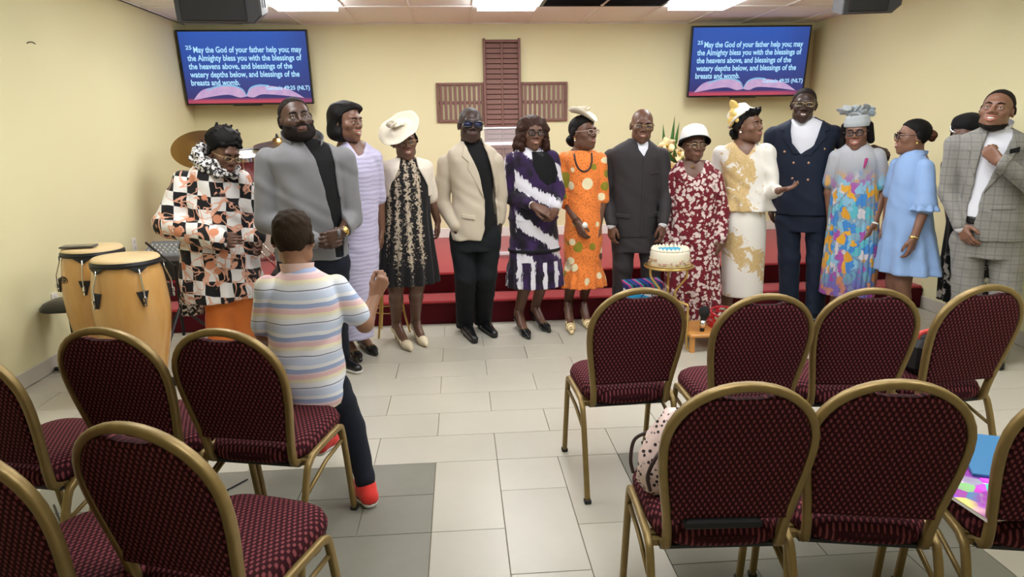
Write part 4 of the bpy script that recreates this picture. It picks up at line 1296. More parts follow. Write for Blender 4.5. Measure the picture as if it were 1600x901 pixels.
class Person:
    def __init__(s, label, X, Y, yaw, sk, lips=None, cat='person'):
        s.az = math.degrees(math.atan2(X, Y)); yaw = yaw-s.az          # angles count from the line to the room's viewer side
        s.root = empty('person', (X, Y, 0), math.radians(yaw)); tag(s.root, label, cat, 'people at the front of the hall')
        s.X, s.Y, s.yaw = X, Y, yaw
        s.Ri = Matrix.Rotation(-math.radians(yaw), 3, 'Z')
        s.skin = sk; s.chunks = []
        s.lips = lips or plain('lips_'+sk.name, tuple(a*b for a, b in zip(sk.node_tree.nodes['Mix'].inputs[6].default_value[:3], (1.9, 1.35, 1.5))), .35, .5)
        s.body = None
    def L(s, px, py, dy=0.0):
        d = at(px, py, 1.0)-Vector((0, 0, CH)); az = math.radians(s.az)
        n = Vector((math.sin(az), math.cos(az), 0))
        t = (n.x*s.X+n.y*s.Y+dy)/(n.x*d.x+n.y*d.y)
        return s.Ri @ (Vector((0, 0, CH))+d*t-Vector((s.X, s.Y, 0)))
    def Z(s, py):
        w = Vector((s.X, s.Y, 1.1))-Vector((0, 0, CH)); return s.L(800+CF*w.dot(_r)/w.dot(_fw), py).z
    def part(s, name, field, h, mat, parent=None, lo=None, hi=None, mod=None, label=None, M=None):
        P, F = field.mesh(h, lo, hi, mod)
        if M is not None and len(P): P = P @ np.array(M[0]).T+np.array(M[1])
        me = np_mesh(name, P, F)
        o = link(name, me, mat, parent or s.root)
        if label: o['label'] = label
        return o
    def skinpart(s, field, h, mod=None, M=None):
        P, F = field.mesh(h, mod=mod)
        if M is not None: P = P @ np.array(M[0]).T+np.array(M[1])
        s.chunks.append((P, F))
    def finish_body(s):
        b = 0; Ps = []; Fs = []
        for P, F in s.chunks:
            Ps.append(P); Fs.append(F+b); b += len(P)
        s.body = link('body', np_mesh('body', np.concatenate(Ps), np.concatenate(Fs)), s.skin, s.root)
        for name, me, mat in s.pend:
            link(name, me, mat, s.body)
        return s.body
    pend = ()
    # ---------------------------------------------------------------- head
    def head(s, c, yaw=0, pitch=0, roll=0, k=1.0, neck=None, nr=.052, smile=0, jaw=1.0, eyes=True, fat=1.0, yoke=.05):
        """c: head centre in local coordinates; angles in the room's frame (0 = towards the camera side)"""
        s.hc = Vector(c); s.hk = k
        s.hR = Rm3(yaw-s.az-s.yaw, pitch, roll)
        f = Field(); s.hf = f
        f.ell((0, .012, .036), (.077*fat**.5, .098, .085), 0)
        f.ell((0, -.016, -.028), (.067*fat, .078, .076), .03)
        f.ell((0, -.034, -.078), (.050*jaw*fat, .054, .042), .03)
        f.ell((0, -.076, -.102), (.022*jaw, .018, .018), .028)
        for q in (-1, 1):
            f.ell((q*.043*fat, -.060, -.020), (.025, .024, .023), .02)
            f.ell((q*.045*jaw*fat, -.012, -.072), (.020, .03, .026), .025)
        f.cone((-.036, -.083, .029), (.036, -.083, .029), .010, .010, .022)
        for q in (-1, 1):
            f.ell((q*.033, -.104, .007), (.020, .017, .013), .014, 's')
            f.ell((q*.033, -.0795, .0085), (.0175, .0145, .0125), .004)
            f.ell((q*.033, -.0825, .0120), (.0165, .0142, .0090), .003)
            if smile > .3: f.ell((q*.033, -.0815, -.0075), (.0160, .0135, .0065), .004)
        f.cone((0, -.088, .014), (0, -.110, -.020), .0075, .0115, .012)
        for q in (-1, 1): f.ell((q*.0145, -.0985, -.026), (.012, .013, .0095), .008)
        f.ell((0, -.080, -.060), (.034, .022, .025), .02)
        for q in (-1, 1):
            f.ell((q*.080*fat**.5, .010, -.004), (.010, .020, .031), .008)
            f.ell((q*.090*fat**.5, .004, -.002), (.006, .011, .019), .004, 's')
        if smile: f.cone((-.020, -.108, -.059), (.020, -.108, -.059), .0065*smile, .0065*smile, .006, 's', (1, 1, 1))
        g = Field(); g.p = list(f.p)
        if neck is not None:
            nb = s.hR.transposed() @ (Vector(neck)-s.hc)/k
            g.cone((0, .022, -.05), tuple(nb), nr, nr*1.08, .02)
            g.cone(tuple(nb+(s.hR.transposed() @ Vector((-yoke, 0, -.01)))), tuple(nb+(s.hR.transposed() @ Vector((yoke, 0, -.01)))), nr*.9, nr*.9, .03)
        s.skinpart(g, .0042, M=(s.hR*k, s.hc))
        s.pend = []
        if eyes:
            for q in (-1, 1):
                s.pend.append(('eye', s._place(MB().lathe([(.0001, -.0128), (.0044, -.0121)], 12, mi=1).lathe([(.0044, -.0121), (.0090, -.0090), (.0128, 0), (.009, .009), (.0002, .0128)], 12, caps=False), (q*.033, -.0822, .0026), Matrix.Rotation(-PI/2, 3, 'X')), [M_eyew, M_iris]))
                m = MB(); m.tube([(q*.014, -.0985, .0245), (q*.030, -.0985, .0300), (q*.050, -.086, .0245)], [.0030, .0036, .0018], 6)
                s.pend.append(('eyebrow', s._place(m), H_SHORT))
        m = MB(); cz = .018*smile
        gap = .013*smile
        for up in (1, -1):
            pts = []
            for i in range(9):
                u = -1+i/4
                pts.append((u*.027*(1+.25*smile), -.1050+.019*u*u, -.0590+up*(.0042+gap*.5)*(1-u*u)+cz*u*u*.6-(.004*smile if up < 0 else 0)*(1-u*u)))
            m.tube(pts, [.0012, .004, .0055, .0060, .0056 if up > 0 else .0066, .0060, .0055, .004, .0012], 8)
        s.pend.append(('lips', s._place(m), s.lips))
        if smile:
            m = MB(); pts = [(-.024+.006*i, -.1000+.014*(-1+i/4)**2, -.0590+cz*.5*(-1+i/4)**2) for i in range(9)]
            m.tube(pts, [.003, .005, .0064, .0068, .0070, .0068, .0064, .005, .003], 8); s.pend.append(('teeth', s._place(m), M_teeth))
    def _place(s, mb, c=(0, 0, 0), R=None):
        me = mb.mesh('detail')
        for v in me.vertices:
            p = (R @ v.co if R is not None else v.co)+Vector(c)
            v.co = s.hc+s.hR @ (p*s.hk)
        me.polygons.foreach_set('use_smooth', [True]*len(me.polygons))
        return me
    def hpart(s, name, field, h, mat, parent=None, mod=None, label=None, lo=None, hi=None):
        return s.part(name, field, h, mat, parent, lo, hi, mod, label, (s.hR*s.hk, s.hc))
    def hmesh(s, name, mb, mat, parent=None):
        return link(name, s._place(mb), mat, parent or s.root)
    def shell(s, name, mat, t0, t1, mask, h=.0045, lo=(-.12, -.14, -.16), hi=(.12, .14, .16), mod=None, label=None):
        """a layer that follows the head between offsets t0..t1 where mask < 0 (head space)"""
        V, ax = s.hf.grid(np.array(lo), np.array(hi), h)
        X, Y, Z = ax[0][:, None, None], ax[1][None, :, None], ax[2][None, None, :]
        D = np.maximum(V-t1, t0-V)
        if mod is not None: D = D+mod(X, Y, Z)
        D = np.maximum(D, mask(X, Y, Z)).astype(f32)
        D[0] = D[-1] = .1; D[:, 0] = D[:, -1] = .1; D[:, :, 0] = D[:, :, -1] = .1
        P, F = surfnet(D, lo, h)
        P = P @ np.array(s.hR*s.hk).T+np.array(s.hc)
        o = link(name, np_mesh(name, P, F), mat, s.root)
        if label: o['label'] = label
        return o
    def crop(s, mat, t=.006, low=.0, label=None, fade=.07):
        """cropped hair: hairline from the forehead over the ears to the nape"""
        def mask(X, Y, Z):
            zh = np.interp(Y.ravel(), [-.1, -.065, -.045, -.02, -.008, .004, .035, .06, .1], [.090-low, .080-low, .062-low*.7, .042, .022, -.012, -.022, -.075, -.082]).reshape(Y.shape)
            return (zh-Z)*.7+.0006*np.sin(400*Y+300*X)+0*X
        return s.shell('hair', mat, -.006, t, mask, mod=lambda X, Y, Z: .0012*np.sin(180*X)*np.sin(170*Y)*np.sin(160*Z), label=label)
    def beard(s, mat, t=.005, top=-.034, mous=True):
        def mask(X, Y, Z):
            lowjaw = Z-(top-.9*np.clip(np.abs(X)-.04, -1, 1)*-1*.6)
            m = np.maximum(Z-(top+np.clip((Y+.06)*.35, -.03, .03)), Y-.012)
            mouth = .021-np.sqrt((X*.72)**2+((Z+.060)*1.5)**2)
            face = np.where(Y < -.06, (Z+.079)+.0-np.clip((np.abs(X)-.028)*1.8, 0, .045), -.05)
            d = np.maximum(m, face)
            if mous:
                mm = np.maximum(np.abs(X)-.032, np.maximum(np.abs(Z+.0425)-.0055, Y+.05))
                d = np.minimum(d, mm)
                gg = np.maximum(np.maximum(np.abs(np.abs(X)-.034)-.006, np.abs(Z+.062)-.022), Y+.05)
                d = np.minimum(d, gg)
            return np.maximum(d, np.where(Y < -.05, mouth, -.05))
        return s.shell('beard', mat, -.005, t, mask, h=.004)
    def glasses(s, rim, lens, w=.052, h=.036, r=.0022, dy=0.0, dz=.004, half=False):
        m = MB(); y = -.112+dy
        loops = []
        for q in (-1, 1):
            L = []
            for i in range(20):
                a = 2*PI*i/20; c, sn = math.cos(a), math.sin(a)
                x = q*.034+abs(c)**.65*math.copysign(w/2, c); z = dz+abs(sn)**.65*math.copysign(h/2, sn)
                L.append((x, y+.16*(abs(x)-.034)*.6+.004, z))
            loops.append(L); 
            if not half: m.tube(L, r, 6, closed=True)
            else: m.tube([p for p in L if p[2] > dz-.001] or L, r, 6)
            x = q*(.034+w/2)
            m.tube([(x, y+.012, dz+.006), (q*.083, -.07, dz+.008), (q*.087, .0, dz+.008), (q*.086, .02, dz-.004)], r*.9, 6)
        m.tube([(-.034+w/2-.001, y+.0, dz+.004), (0, y-.003, dz+.008), (.034-w/2+.001, y, dz+.004)], r, 6)
        o = s.hmesh('glasses', m, rim)
        for L in loops:
            m = MB(); n = len(L); V = [(p[0], p[1]-.0006, p[2]) for p in L]+[(p[0], p[1]+.0008, p[2]) for p in L]
            m.add(V, [tuple(range(n)), tuple(range(2*n-1, n-1, -1))]+[(i, (i+1) % n, (i+1) % n+n, i+n) for i in range(n)])
            s.hmesh('lens', m, lens, o)
        return o
    def earrings(s, mat, r=.007, drop=.0, sides=(-1, 1)):
        for q in sides:
            m = MB(); m.lathe([(.0005, -r), (r*.8, -r*.5), (r, 0), (r*.8, r*.5), (.0005, r)], 10, c=(q*.088, .004, -.036-drop))
            s.hmesh('earring', m, mat)
    # ---------------------------------------------------------------- hands
    def hand(s, w, d, n, side, curl=(25, 30, 35, 40), k=1.0, thumb=0.0, fore=None, fr=.027, spread=.0, bend2=1.0):
        """w wrist, d pointing direction, n palm normal, side +1/-1: thumb lies at +cross(d, n)*side"""
        w = Vector(w); d = Vector(d).normalized(); n = Vector(n); n = (n-d*n.dot(d)).normalized()
        l = d.cross(n)*side
        f = Field(); P = lambda u, v, q: (u, v, q)            # u along d, v along l, q along n
        if fore is not None:
            fv = Vector(fore)-w
            fo = (fv.dot(d)/k, fv.dot(l)/k, fv.dot(n)/k)
            f.cone(fo, (0, 0, 0), fr/k, .024, .02)
        kn = [(.088, .030), (.092, .010), (.088, -.010), (.078, -.028)]
        for (u, v) in kn: f.cone((.0, v*.55, 0), (u, v, 0), .0165, .0125, .012)
        f.ell((.03, .012, .008), (.035, .02, .014), .015)
        ln = [.072, .080, .074, .057]
        for i, (u, v) in enumerate(kn):
            a = math.radians(curl[i])*.55; p = Vector((u, v, 0)); sp = spread*(1.5-i)
            for j, fr_ in enumerate((.46, .31, .25)):
                q = p+Vector((math.cos(a), math.sin(sp), math.sin(a)))*ln[i]*fr_
                f.cone(tuple(p), tuple(q), (.0098, .0090, .0082)[j], (.0090, .0082, .0072)[j], .005)
                p = q; a += math.radians(curl[i])*bend2
        b = Vector((.018, .020, .006)); q = b+Vector((.030, .028-.02*thumb, .010+.012*thumb)); e = q+Vector((.030, .012-.022*thumb, .006+.012*thumb)); g = e+Vector((.022, .002-.012*thumb, .004+.008*thumb))
        f.cone(tuple(b), tuple(q), .0155, .012, .012); f.cone(tuple(q), tuple(e), .0115, .0100, .006); f.cone(tuple(e), tuple(g), .0100, .0082, .005)
        M = Matrix((d, l, n)).transposed()
        s.skinpart(f, .0042, M=(M*k, w))
        return w, d, n, l
    # ---------------------------------------------------------------- garment patches
    def patch(s, name, field, poly, t0, t1, mat, h=.005, parent=None, yr=(-.4, .02), front=True, extra=None):
        """piece of the shell of a garment cut out by a polygon in (x, z)"""
        pts = np.array(poly); lo = np.array([pts[:, 0].min()-.02, yr[0], pts[:, 1].min()-.02]); hi = np.array([pts[:, 0].max()+.02, yr[1], pts[:, 1].max()+.02])
        V, ax = field.grid(lo, hi, h)
        X, Y, Z = ax[0][:, None, None], ax[1][None, :, None], ax[2][None, None, :]
        g = poly_sd(poly)(ax[0][:, None], ax[2][None, :])[:, None, :]
        D = np.maximum(np.maximum(V-t1, t0-V), g)
        if extra is not None: D = np.maximum(D, extra(X, Y, Z))
        D = D.astype(f32); D[0] = D[-1] = .1; D[:, 0] = D[:, -1] = .1; D[:, :, 0] = D[:, :, -1] = .1
        P, F = surfnet(D, lo, h)
        if len(P) == 0: return None
        return link(name, np_mesh(name, P, F), mat, parent or s.root)
    def surf_y(s, field, x, z, y0=-.45, y1=.1):
        """front surface y at (x, z) of a field"""
        V, ax = field.grid(np.array([x-.004, y0, z-.004]), np.array([x+.004, y1, z+.004]), .004)
        c = V[1, :, 1]; i = int(np.argmax(c < 0))
        return float(ax[1][i]) if c.min() < 0 else 0.0
    def button(s, field, x, z, mat, r=.010, parent=None, name='button'):
        y = s.surf_y(field, x, z)
        m = MB(); m.lathe([(.001, .006), (r*.8, .005), (r, .001), (r, -.004)], 10, c=(x, y, z), R=Matrix.Rotation(PI/2, 3, 'X'))
        o = m.build(name, mat, parent or s.root, True); return o
    def bracelet(s, w, d, r, mat, name='bracelet', th=.005, face=None):
        d = Vector(d).normalized(); q = d.to_track_quat('Z', 'Y').to_matrix()
        m = MB(); ring = [Vector(w)+q @ Vector((r*math.cos(a), r*.85*math.sin(a), 0)) for a in [2*PI*i/20 for i in range(20)]]
        m.tube(ring, th, 6, closed=True)
        o = m.build(name, mat, s.root, True)
        if face is not None:
            n = Vector(face).normalized(); q2 = n.to_track_quat('Z', 'Y').to_matrix()
            m = MB(); m.lathe([(.016, -.004), (.018, 0), (.016, .005), (.001, .005)], 14, c=Vector(w)+n*r, R=q2); m.build('watch_face', mat, o, True)
        return o
    # ---------------------------------------------------------------- legs and shoes
    def legs(s, f, hip, knee, ank, r=(.075, .055, .036), calf=.052):
        """skin legs into a body field; hip/knee/ankle lists for both sides"""
        for h_, k_, a_ in zip(hip, knee, ank):
            h_, k_, a_ = Vector(h_), Vector(k_), Vector(a_)
            f.cone(h_, k_, r[0], r[1], .03)
            c = k_.lerp(a_, .3)+Vector((0, .014, 0))
            f.cone(k_, c, r[1], calf, .03); f.cone(c, a_, calf, r[2], .02)
        return f
    def pump(s, ank, toe, mat, heel=.06, name='shoe', trim=None, sandal=False):
        """heeled shoe: ankle joint and toe point (floor), local coords; adds the foot to the skin"""
        a = Vector(ank); t = Vector(toe); d = Vector((t.x-a.x, t.y-a.y, 0)); L = d.length; d.normalize(); l = Vector((-d.y, d.x, 0))
        hb = Vector((a.x, a.y, 0))-d*.028
        F = Field(); 
        F.cone(a, hb+Vector((0, 0, heel+.032)), .034, .030, .02)
        F.cone(hb+d*.03+Vector((0, 0, heel+.036)), hb+d*(L*.78)+Vector((0, 0, .034)), .031, .024, .03)
        F.cone(hb+d*(L*.72)+Vector((0, 0, .032)), hb+d*(L*1.02)+Vector((0, 0, .024)), .030, .018, .02)
        F.cone(a+Vector((0, 0, .03)), hb+d*(L*.55)+Vector((0, 0, .055)), .032, .024, .03)
        s.skinpart(F, .006)
        S = Field()
        tip = hb+d*(L*1.1)
        S.cone(hb+Vector((0, 0, heel+.030)), hb+d*.02+Vector((0, 0, heel+.026)), .037, .036, .01)
        S.cone(hb+d*.02+Vector((0, 0, heel+.026)), hb+d*(L*.72)+Vector((0, 0, .030)), .036, .034, .02)
        S.cone(hb+d*(L*.7)+Vector((0, 0, .030)), hb+d*(L*.86)+Vector((0, 0, .026)), .038, .036, .02)
        S.cone(hb+d*(L*.86)+Vector((0, 0, .026)), tip+Vector((0, 0, .020)), .035, .017, .02)
        S.cone(hb+Vector((0, 0, heel+.01)), hb-d*.004+Vector((0, 0, .008)), .022, .009, .01)
        hx, hy = float(hb.x), float(hb.y)
        def cut(X, Y, Z):
            u = (X-hx)*d.x+(Y-hy)*d.y
            top = np.interp(u.ravel() if False else np.broadcast_to(u, np.broadcast(X, Y, Z).shape).ravel(), [-.05, .0, .05, L*.55, L*.72, L*.82, L*1.2], [heel+.062, heel+.058, heel+.040, .046+heel*.22, .036, .075, .075]).reshape(np.broadcast(X, Y, Z).shape)
            flo = np.maximum(.001-Z, Z-top)
            return flo
        def arch_(X, Y, Z):
            u = (X-hx)*d.x+(Y-hy)*d.y
            sole = np.interp(np.broadcast_to(u, np.broadcast(X, Y, Z).shape).ravel(), [.02, .05, L*.6, L*.75], [0, heel*.85, heel*.18, 0]).reshape(np.broadcast(X, Y, Z).shape)
            inheel = u < .022
            return np.where(inheel, -.05, sole-Z)
        b0, b1 = S.bounds()
        S.fn(b0, b1, cut, 0, 'i'); S.fn(b0, b1, arch_, 0, 'i')
        if sandal:
            def straps(X, Y, Z):
                u = (X-hx)*d.x+(Y-hy)*d.y
                st = np.cos((u+Z*.6)*2*PI/.034)
                return np.where((Z > .020+heel*.9*np.clip(1-u/(L*.7), 0, 1)), -st*.006-.001, -.05)+0*X
            S.fn(b0, b1, straps, 0, 'i')
        o = s.part(name, S, .0042, mat)
        if trim is not None:
            c = hb+d*(L*.80)
            m = MB(); m.tube([c+l*.022+Vector((0, 0, .060)), c+d*.006+Vector((0, 0, .066)), c-l*.022+Vector((0, 0, .060))], .004, 6); m.build('buckle', trim, o)
        return o
    def mshoe(s, ank, toe, mat, sole, name='shoe', big=1.0, soleh=.014, mid=None):
        """closed shoe"""
        a = Vector(ank); t = Vector(toe); d = Vector((t.x-a.x, t.y-a.y, 0)); L = d.length; d.normalize()
        z0 = a.z-.085
        hb = Vector((a.x, a.y, z0))-d*.045; tip = Vector((t.x, t.y, z0))
        S = Field()
        S.cone(hb+Vector((0, 0, .045)), a+Vector((0, 0, .0)), .036*big, .040*big, .02)
        S.cone(hb+Vector((0, 0, .040)), hb+d*L*.5+Vector((0, 0, .042)), .036*big, .038*big, .02)
        S.cone(a+Vector((0, 0, -.02)), hb+d*L*.72+Vector((0, 0, .045)), .036*big, .030*big, .03)
        S.cone(hb+d*L*.5+Vector((0, 0, .038)), tip+Vector((0, 0, .032)), .042*big, .030*big, .02)
        b0, b1 = S.bounds()
        S.fn(b0-.01, b1+.01, lambda X, Y, Z: z0+soleh-Z+0*X+0*Y, 0, 'i')
        o = s.part(name, S, .005, mat)
        K = Field()
        K.cone(hb+Vector((0, 0, .03)), hb+d*L*.5+Vector((0, 0, .03)), .038*big, .040*big, .02)
        K.cone(hb+d*L*.5+Vector((0, 0, .03)), tip+Vector((0, 0, .03)), .044*big, .034*big, .02)
        b0, b1 = K.bounds()
        K.fn(b0-.01, b1+.01, lambda X, Y, Z: np.maximum(Z-z0-soleh-.002, z0+.0012-Z)+0*X+0*Y, 0, 'i')
        s.part('sole', K, .005, sole, o)
        if mid is not None:
            K = Field()
            K.cone(hb+Vector((0, 0, .03)), hb+d*L*.5+Vector((0, 0, .03)), .0375*big, .0395*big, .02)
            K.cone(hb+d*L*.5+Vector((0, 0, .03)), tip+Vector((0, 0, .03)), .0435*big, .033*big, .02)
            K.fn(b0-.01, b1+.01, lambda X, Y, Z: np.maximum(Z-z0-soleh-.014, z0+soleh-.002-Z)+0*X+0*Y, 0, 'i')
            s.part('midsole', K, .005, mid, o)
        return o
# ---- printed and woven fabrics (object space = the wearer's own frame)
def fab(name, rough=.85):
    t = NT(name, rough, .2); t.b.inputs['Sheen Weight'].default_value = .12
    t.bump(t.noise(260, 1), .1, .002); return t
t = fab('black_white_checked_print'); s_ = t.xyz()
wv = t.vmath('ADD', t.co(), t.scale(t.noise(5, 2, color=True), .05))
x_, y_, z_ = t.xyz(wv)
ck = t.math('MULTIPLY', t.math('SINE', t.math('MULTIPLY', t.math('SUBTRACT', x_, t.math('MULTIPLY', y_, .6)), PI/.088)), t.math('SINE', t.math('MULTIPLY', t.math('ADD', z_, t.math('MULTIPLY', x_, .18)), PI/.095)))
c = t.mix(t.step(ck, 0, .02), (.012, .011, .012), (.78, .75, .72))
rp = t.noise(8, 1, .5, dist=1.2)
rope = t.math('SUBTRACT', 1.0, t.step(t.math('ABSOLUTE', t.math('SUBTRACT', rp, .53)), .024, .012))
c = t.mix(rope, c, (.72, .38, .26))
vd = t.voro(7.5)['Distance']
c = t.mix(t.math('SUBTRACT', 1.0, t.step(vd, .22, .03)), c, (.62, .25, .14))
F_CHECK = t.color(c).m
F_CHECK.name = 'black_white_checked_print'
t = fab('black_white_speckled_ruffle'); n = t.noise(46, 3, .6); F_RUFF = t.color(t.mix(t.step(n, .52, .03), (.02, .02, .02), (.78, .75, .74))).m
F_ORANGE = cloth('orange_trouser_cloth', (.78, .22, .045), .8)
F_GREY = cloth('grey_melange_jacket', (.170, .168, .176), .9, .15)
F_BLACK = cloth('black_jersey', (.006, .006, .007), .85, sheen=.02)
F_DENIM = cloth('dark_navy_denim', (.009, .011, .019), .9, .3, sheen=.02)
t = fab('lilac_ruched_jersey', .6); z_ = t.xyz()[2]
rz = t.math('SINE', t.math('ADD', t.math('MULTIPLY', z_, 210), t.math('MULTIPLY', t.noise(5, 3), 16)))
t.color(t.mix(t.noise(8), (.46, .43, .60), (.54, .51, .68))).bump(rz, .22, .006); F_LILAC = t.m
t = fab('black_lace_over_cream', .75); x_, y_, z_ = t.xyz()
n = t.noise(55, 4, .65, dist=.6); band = t.math('SINE', t.math('MULTIPLY', t.math('ARCTAN2', x_, t.math('MULTIPLY', y_, -1.0)), 11))
edge = t.math('MULTIPLY', t.math('ABSOLUTE', x_), .9)
v = t.math('ADD', t.math('SUBTRACT', t.math('ADD', n, t.math('MULTIPLY', band, .09)), t.math('MULTIPLY', t.step(edge, .135, .05), .3)), t.math('MULTIPLY', t.math('SUBTRACT', 1.0, t.step(z_, .66, .06)), -.12))
t.color(t.mix(t.step(v, .53, .03), (.008, .007, .008), (.44, .36, .27))); F_LACE = t.m
F_CREAM = cloth('cream_bolero_cloth', (.70, .62, .53), .8)
F_BEIGE = cloth('beige_blazer_cloth', (.50, .43, .335), .85, .08)
F_TROUB = cloth('black_trouser_cloth', (.006, .008, .010), .85, sheen=.02)
t = fab('purple_white_tie_dye', .75); x_, y_, z_ = t.xyz()
jag = t.math('MULTIPLY', t.noise(60, 2, .6, v=t.scale(t.co(), (1, 1, .25))), .10)
big = t.math('MULTIPLY', t.noise(4, 2), .16)
up = t.math('ADD', t.math('ADD', t.math('ADD', t.math('MULTIPLY', x_, .75), t.math('MULTIPLY', z_, 1.0)), big), jag)
dn = t.math('ADD', t.math('ADD', t.math('MULTIPLY', x_, 1.6), t.math('MULTIPLY', jag, .7)), t.math('MULTIPLY', big, .4))
su = t.math('SINE', t.math('MULTIPLY', up, 2*PI/.30)); sd_ = t.math('SINE', t.math('MULTIPLY', dn, 2*PI/.155))
low = t.math('SUBTRACT', 1.0, t.step(z_, .60, .004))
arm = t.step(t.math('MULTIPLY', x_, -1.0), .13, .01)
sel = t.math('MAXIMUM', low, t.math('MULTIPLY', arm, .999))
st_ = t.n('ShaderNodeMix', data_type='FLOAT'); t.set(st_.inputs[0], sel); t.set(st_.inputs[2], su); t.set(st_.inputs[3], sd_)
c = t.mix(t.step(t.noise(7, 3), .5, .12), (.035, .014, .07), (.010, .007, .014))
t.color(t.mix(t.step(st_.outputs[0], .42, .12), c, (.66, .64, .70))); F_TIE = t.m
t = fab('orange_circle_print', .7)
v1 = t.voro(9.0, rnd=.85); dist = v1['Distance']; colr = v1['Color']
sc = t.n('ShaderNodeSeparateColor'); t.set(sc.inputs[0], colr)
thr = t.math('MULTIPLY_ADD', sc.outputs[1], .24, .22)
circ = t.math('LESS_THAN', dist, thr)
c0 = t.mix(t.math('LESS_THAN', t.voro(70)['Distance'], .30), (.80, .22, .045), (.38, .09, .02))
cc = t.mix(t.math('GREATER_THAN', sc.outputs[0], .52), (.78, .68, .44), (.25, .22, .02))
ring = t.math('MULTIPLY', t.math('SINE', t.math('MULTIPLY', dist, 120)), .12)
t.color(t.mix(circ, c0, cc)); F_OCIRC = t.m
F_CHAR = cloth('charcoal_suiting', (.030, .026, .029), .7, .15, sheen=.03)
F_SHIRT = cloth('white_shirt_cotton', (.68, .69, .76), .7, .04)
t = fab('burgundy_white_flower_print', .75)
v1 = t.voro(28, v=t.vmath('ADD', t.co(), t.scale(t.noise(20, 2, color=True), .07)))
pet = t.math('ADD', v1['Distance'], t.math('MULTIPLY', t.noise(75, 2), .28))
c = t.mix(t.step(pet, .60, .05), (.66, .55, .52), (.150, .010, .020))
t.color(t.mix(t.math('MULTIPLY', t.step(t.noise(30, 2), .62, .03), .5), c, (.05, .005, .01))); F_BURG = t.m
F_WHITE = cloth('ivory_satin', (.74, .71, .66), .5, .05)
def brocade(name, zone):
    t = fab(name, .5); x_, y_, z_ = t.xyz()
    n = t.noise(13, 4, .62, dist=.8); fine = t.noise(70, 3)
    m = zone(t, x_, y_, z_)
    v = t.math('ADD', n, m)
    f = t.step(v, .60, .03)
    t.color(t.mix(f, (.74, .71, .66), t.mix(fine, (.42, .27, .09), (.72, .55, .30)))); return t.m
F_BROJ = brocade('ivory_jacket_gold_lace', lambda t, x, y, z: t.math('SUBTRACT', t.math('MULTIPLY', t.math('SUBTRACT', 1.0, t.step(t.math('ABSOLUTE', t.math('ADD', x, -.01)), .115, .05)), .26), .06))
F_BROS = brocade('ivory_skirt_gold_lace', lambda t, x, y, z: t.math('SUBTRACT', t.math('MULTIPLY', t.math('SINE', t.math('ADD', t.math('MULTIPLY', z, 11.5), t.math('MULTIPLY', x, 9.0))), .15), -.02))
F_NAVY = cloth('navy_suiting', (.008, .014, .031), .75, .15, sheen=.03)
t = fab('silver_blue_floral_pleats', .6); x_, y_, z_ = t.xyz()
v1 = t.voro(21, v=t.scale(t.vmath('ADD', t.co(), t.scale(t.noise(18, 3, color=True), .10)), (1, 1, .6)))
sc = t.n('ShaderNodeSeparateColor'); t.set(sc.inputs[0], v1['Color'])
pal = t.ramp(sc.outputs[0], [(0, (.05, .22, .55)), (.2, (.70, .36, .03)), (.38, (.22, .45, .62)), (.5, (.35, .08, .35)), (.64, (.62, .30, .03)), (.78, (.10, .42, .50)), (.9, (.55, .52, .55))], 'CONSTANT')
gr = t.ramp(t.math('MULTIPLY_ADD', t.noise(6, 2), .12, t.math('MULTIPLY', z_, .62)), [(.22, (.20, .03, .20)), (.32, (.10, .16, .36)), (.55, (.20, .36, .48)), (.74, (.20, .23, .27)), (.9, (.40, .41, .45))])
fm = t.math('MULTIPLY', t.math('SUBTRACT', 1.0, t.step(t.math('ADD', z_, t.math('MULTIPLY', t.noise(7, 2), .25)), 1.32, .10)), t.math('SUBTRACT', 1.0, t.step(v1['Distance'], .62, .06)))
pal = t.mix(t.math('MULTIPLY', t.math('SUBTRACT', 1.0, t.step(z_, .46, .12)), .55), pal, (.24, .03, .22))
t.color(t.mix(fm, gr, pal)); F_FLOR = t.m
F_SKY = cloth('sky_blue_cotton', (.24, .37, .63), .75, .05)
t = fab('grey_windowpane_plaid', .8); x_, y_, z_ = t.xyz()
def lines(a, per, w): return t.math('SUBTRACT', 1.0, t.step(t.math('ABSOLUTE', t.math('SUBTRACT', t.math('FRACT', t.math('MULTIPLY', a, 1/per)), .5)), w, .03))
g1 = t.math('MAXIMUM', lines(t.math('ADD', x_, t.math('MULTIPLY', y_, .35)), .052, .05), lines(z_, .056, .05))
g2 = t.math('MAXIMUM', lines(t.math('ADD', x_, .016), .026, .07), lines(t.math('ADD', z_, .016), .028, .07))
c = t.mix(t.noise(200, 2), (.19, .185, .17), (.27, .26, .24))
c = t.mix(t.math('MULTIPLY', g2, .14), c, (.08, .08, .08)); t.color(t.mix(t.math('MULTIPLY', g1, .42), c, (.075, .075, .08))); F_PLAID = t.m
t = fab('pastel_striped_shirt', .8); x_, y_, z_ = t.xyz()
fr_ = t.math('FRACT', t.math('MULTIPLY', t.math('ADD', z_, t.math('MULTIPLY', t.noise(6, 2), .02)), 1/.137))
t.color(t.ramp(fr_, [(0, (.55, .62, .76)), (.20, (.66, .70, .80)), (.26, (.10, .12, .20)), (.285, (.74, .75, .78)), (.42, (.75, .72, .60)), (.50, (.78, .70, .48)), (.56, (.74, .50, .50)), (.68, (.74, .58, .60)), (.74, (.35, .42, .62)), (.84, (.32, .40, .62)), (.88, (.76, .77, .80))], 'CONSTANT')); F_STRIPE = t.m
F_BLKPRINT = cloth('black_dress_cloth', (.010, .010, .012), .7)
M_leath = plain('black_polished_leather', (.010, .010, .011), .25, .5); M_soleb = plain('black_sole', (.010, .010, .010), .7); M_solew = plain('white_rubber_sole', (.72, .70, .68), .6)
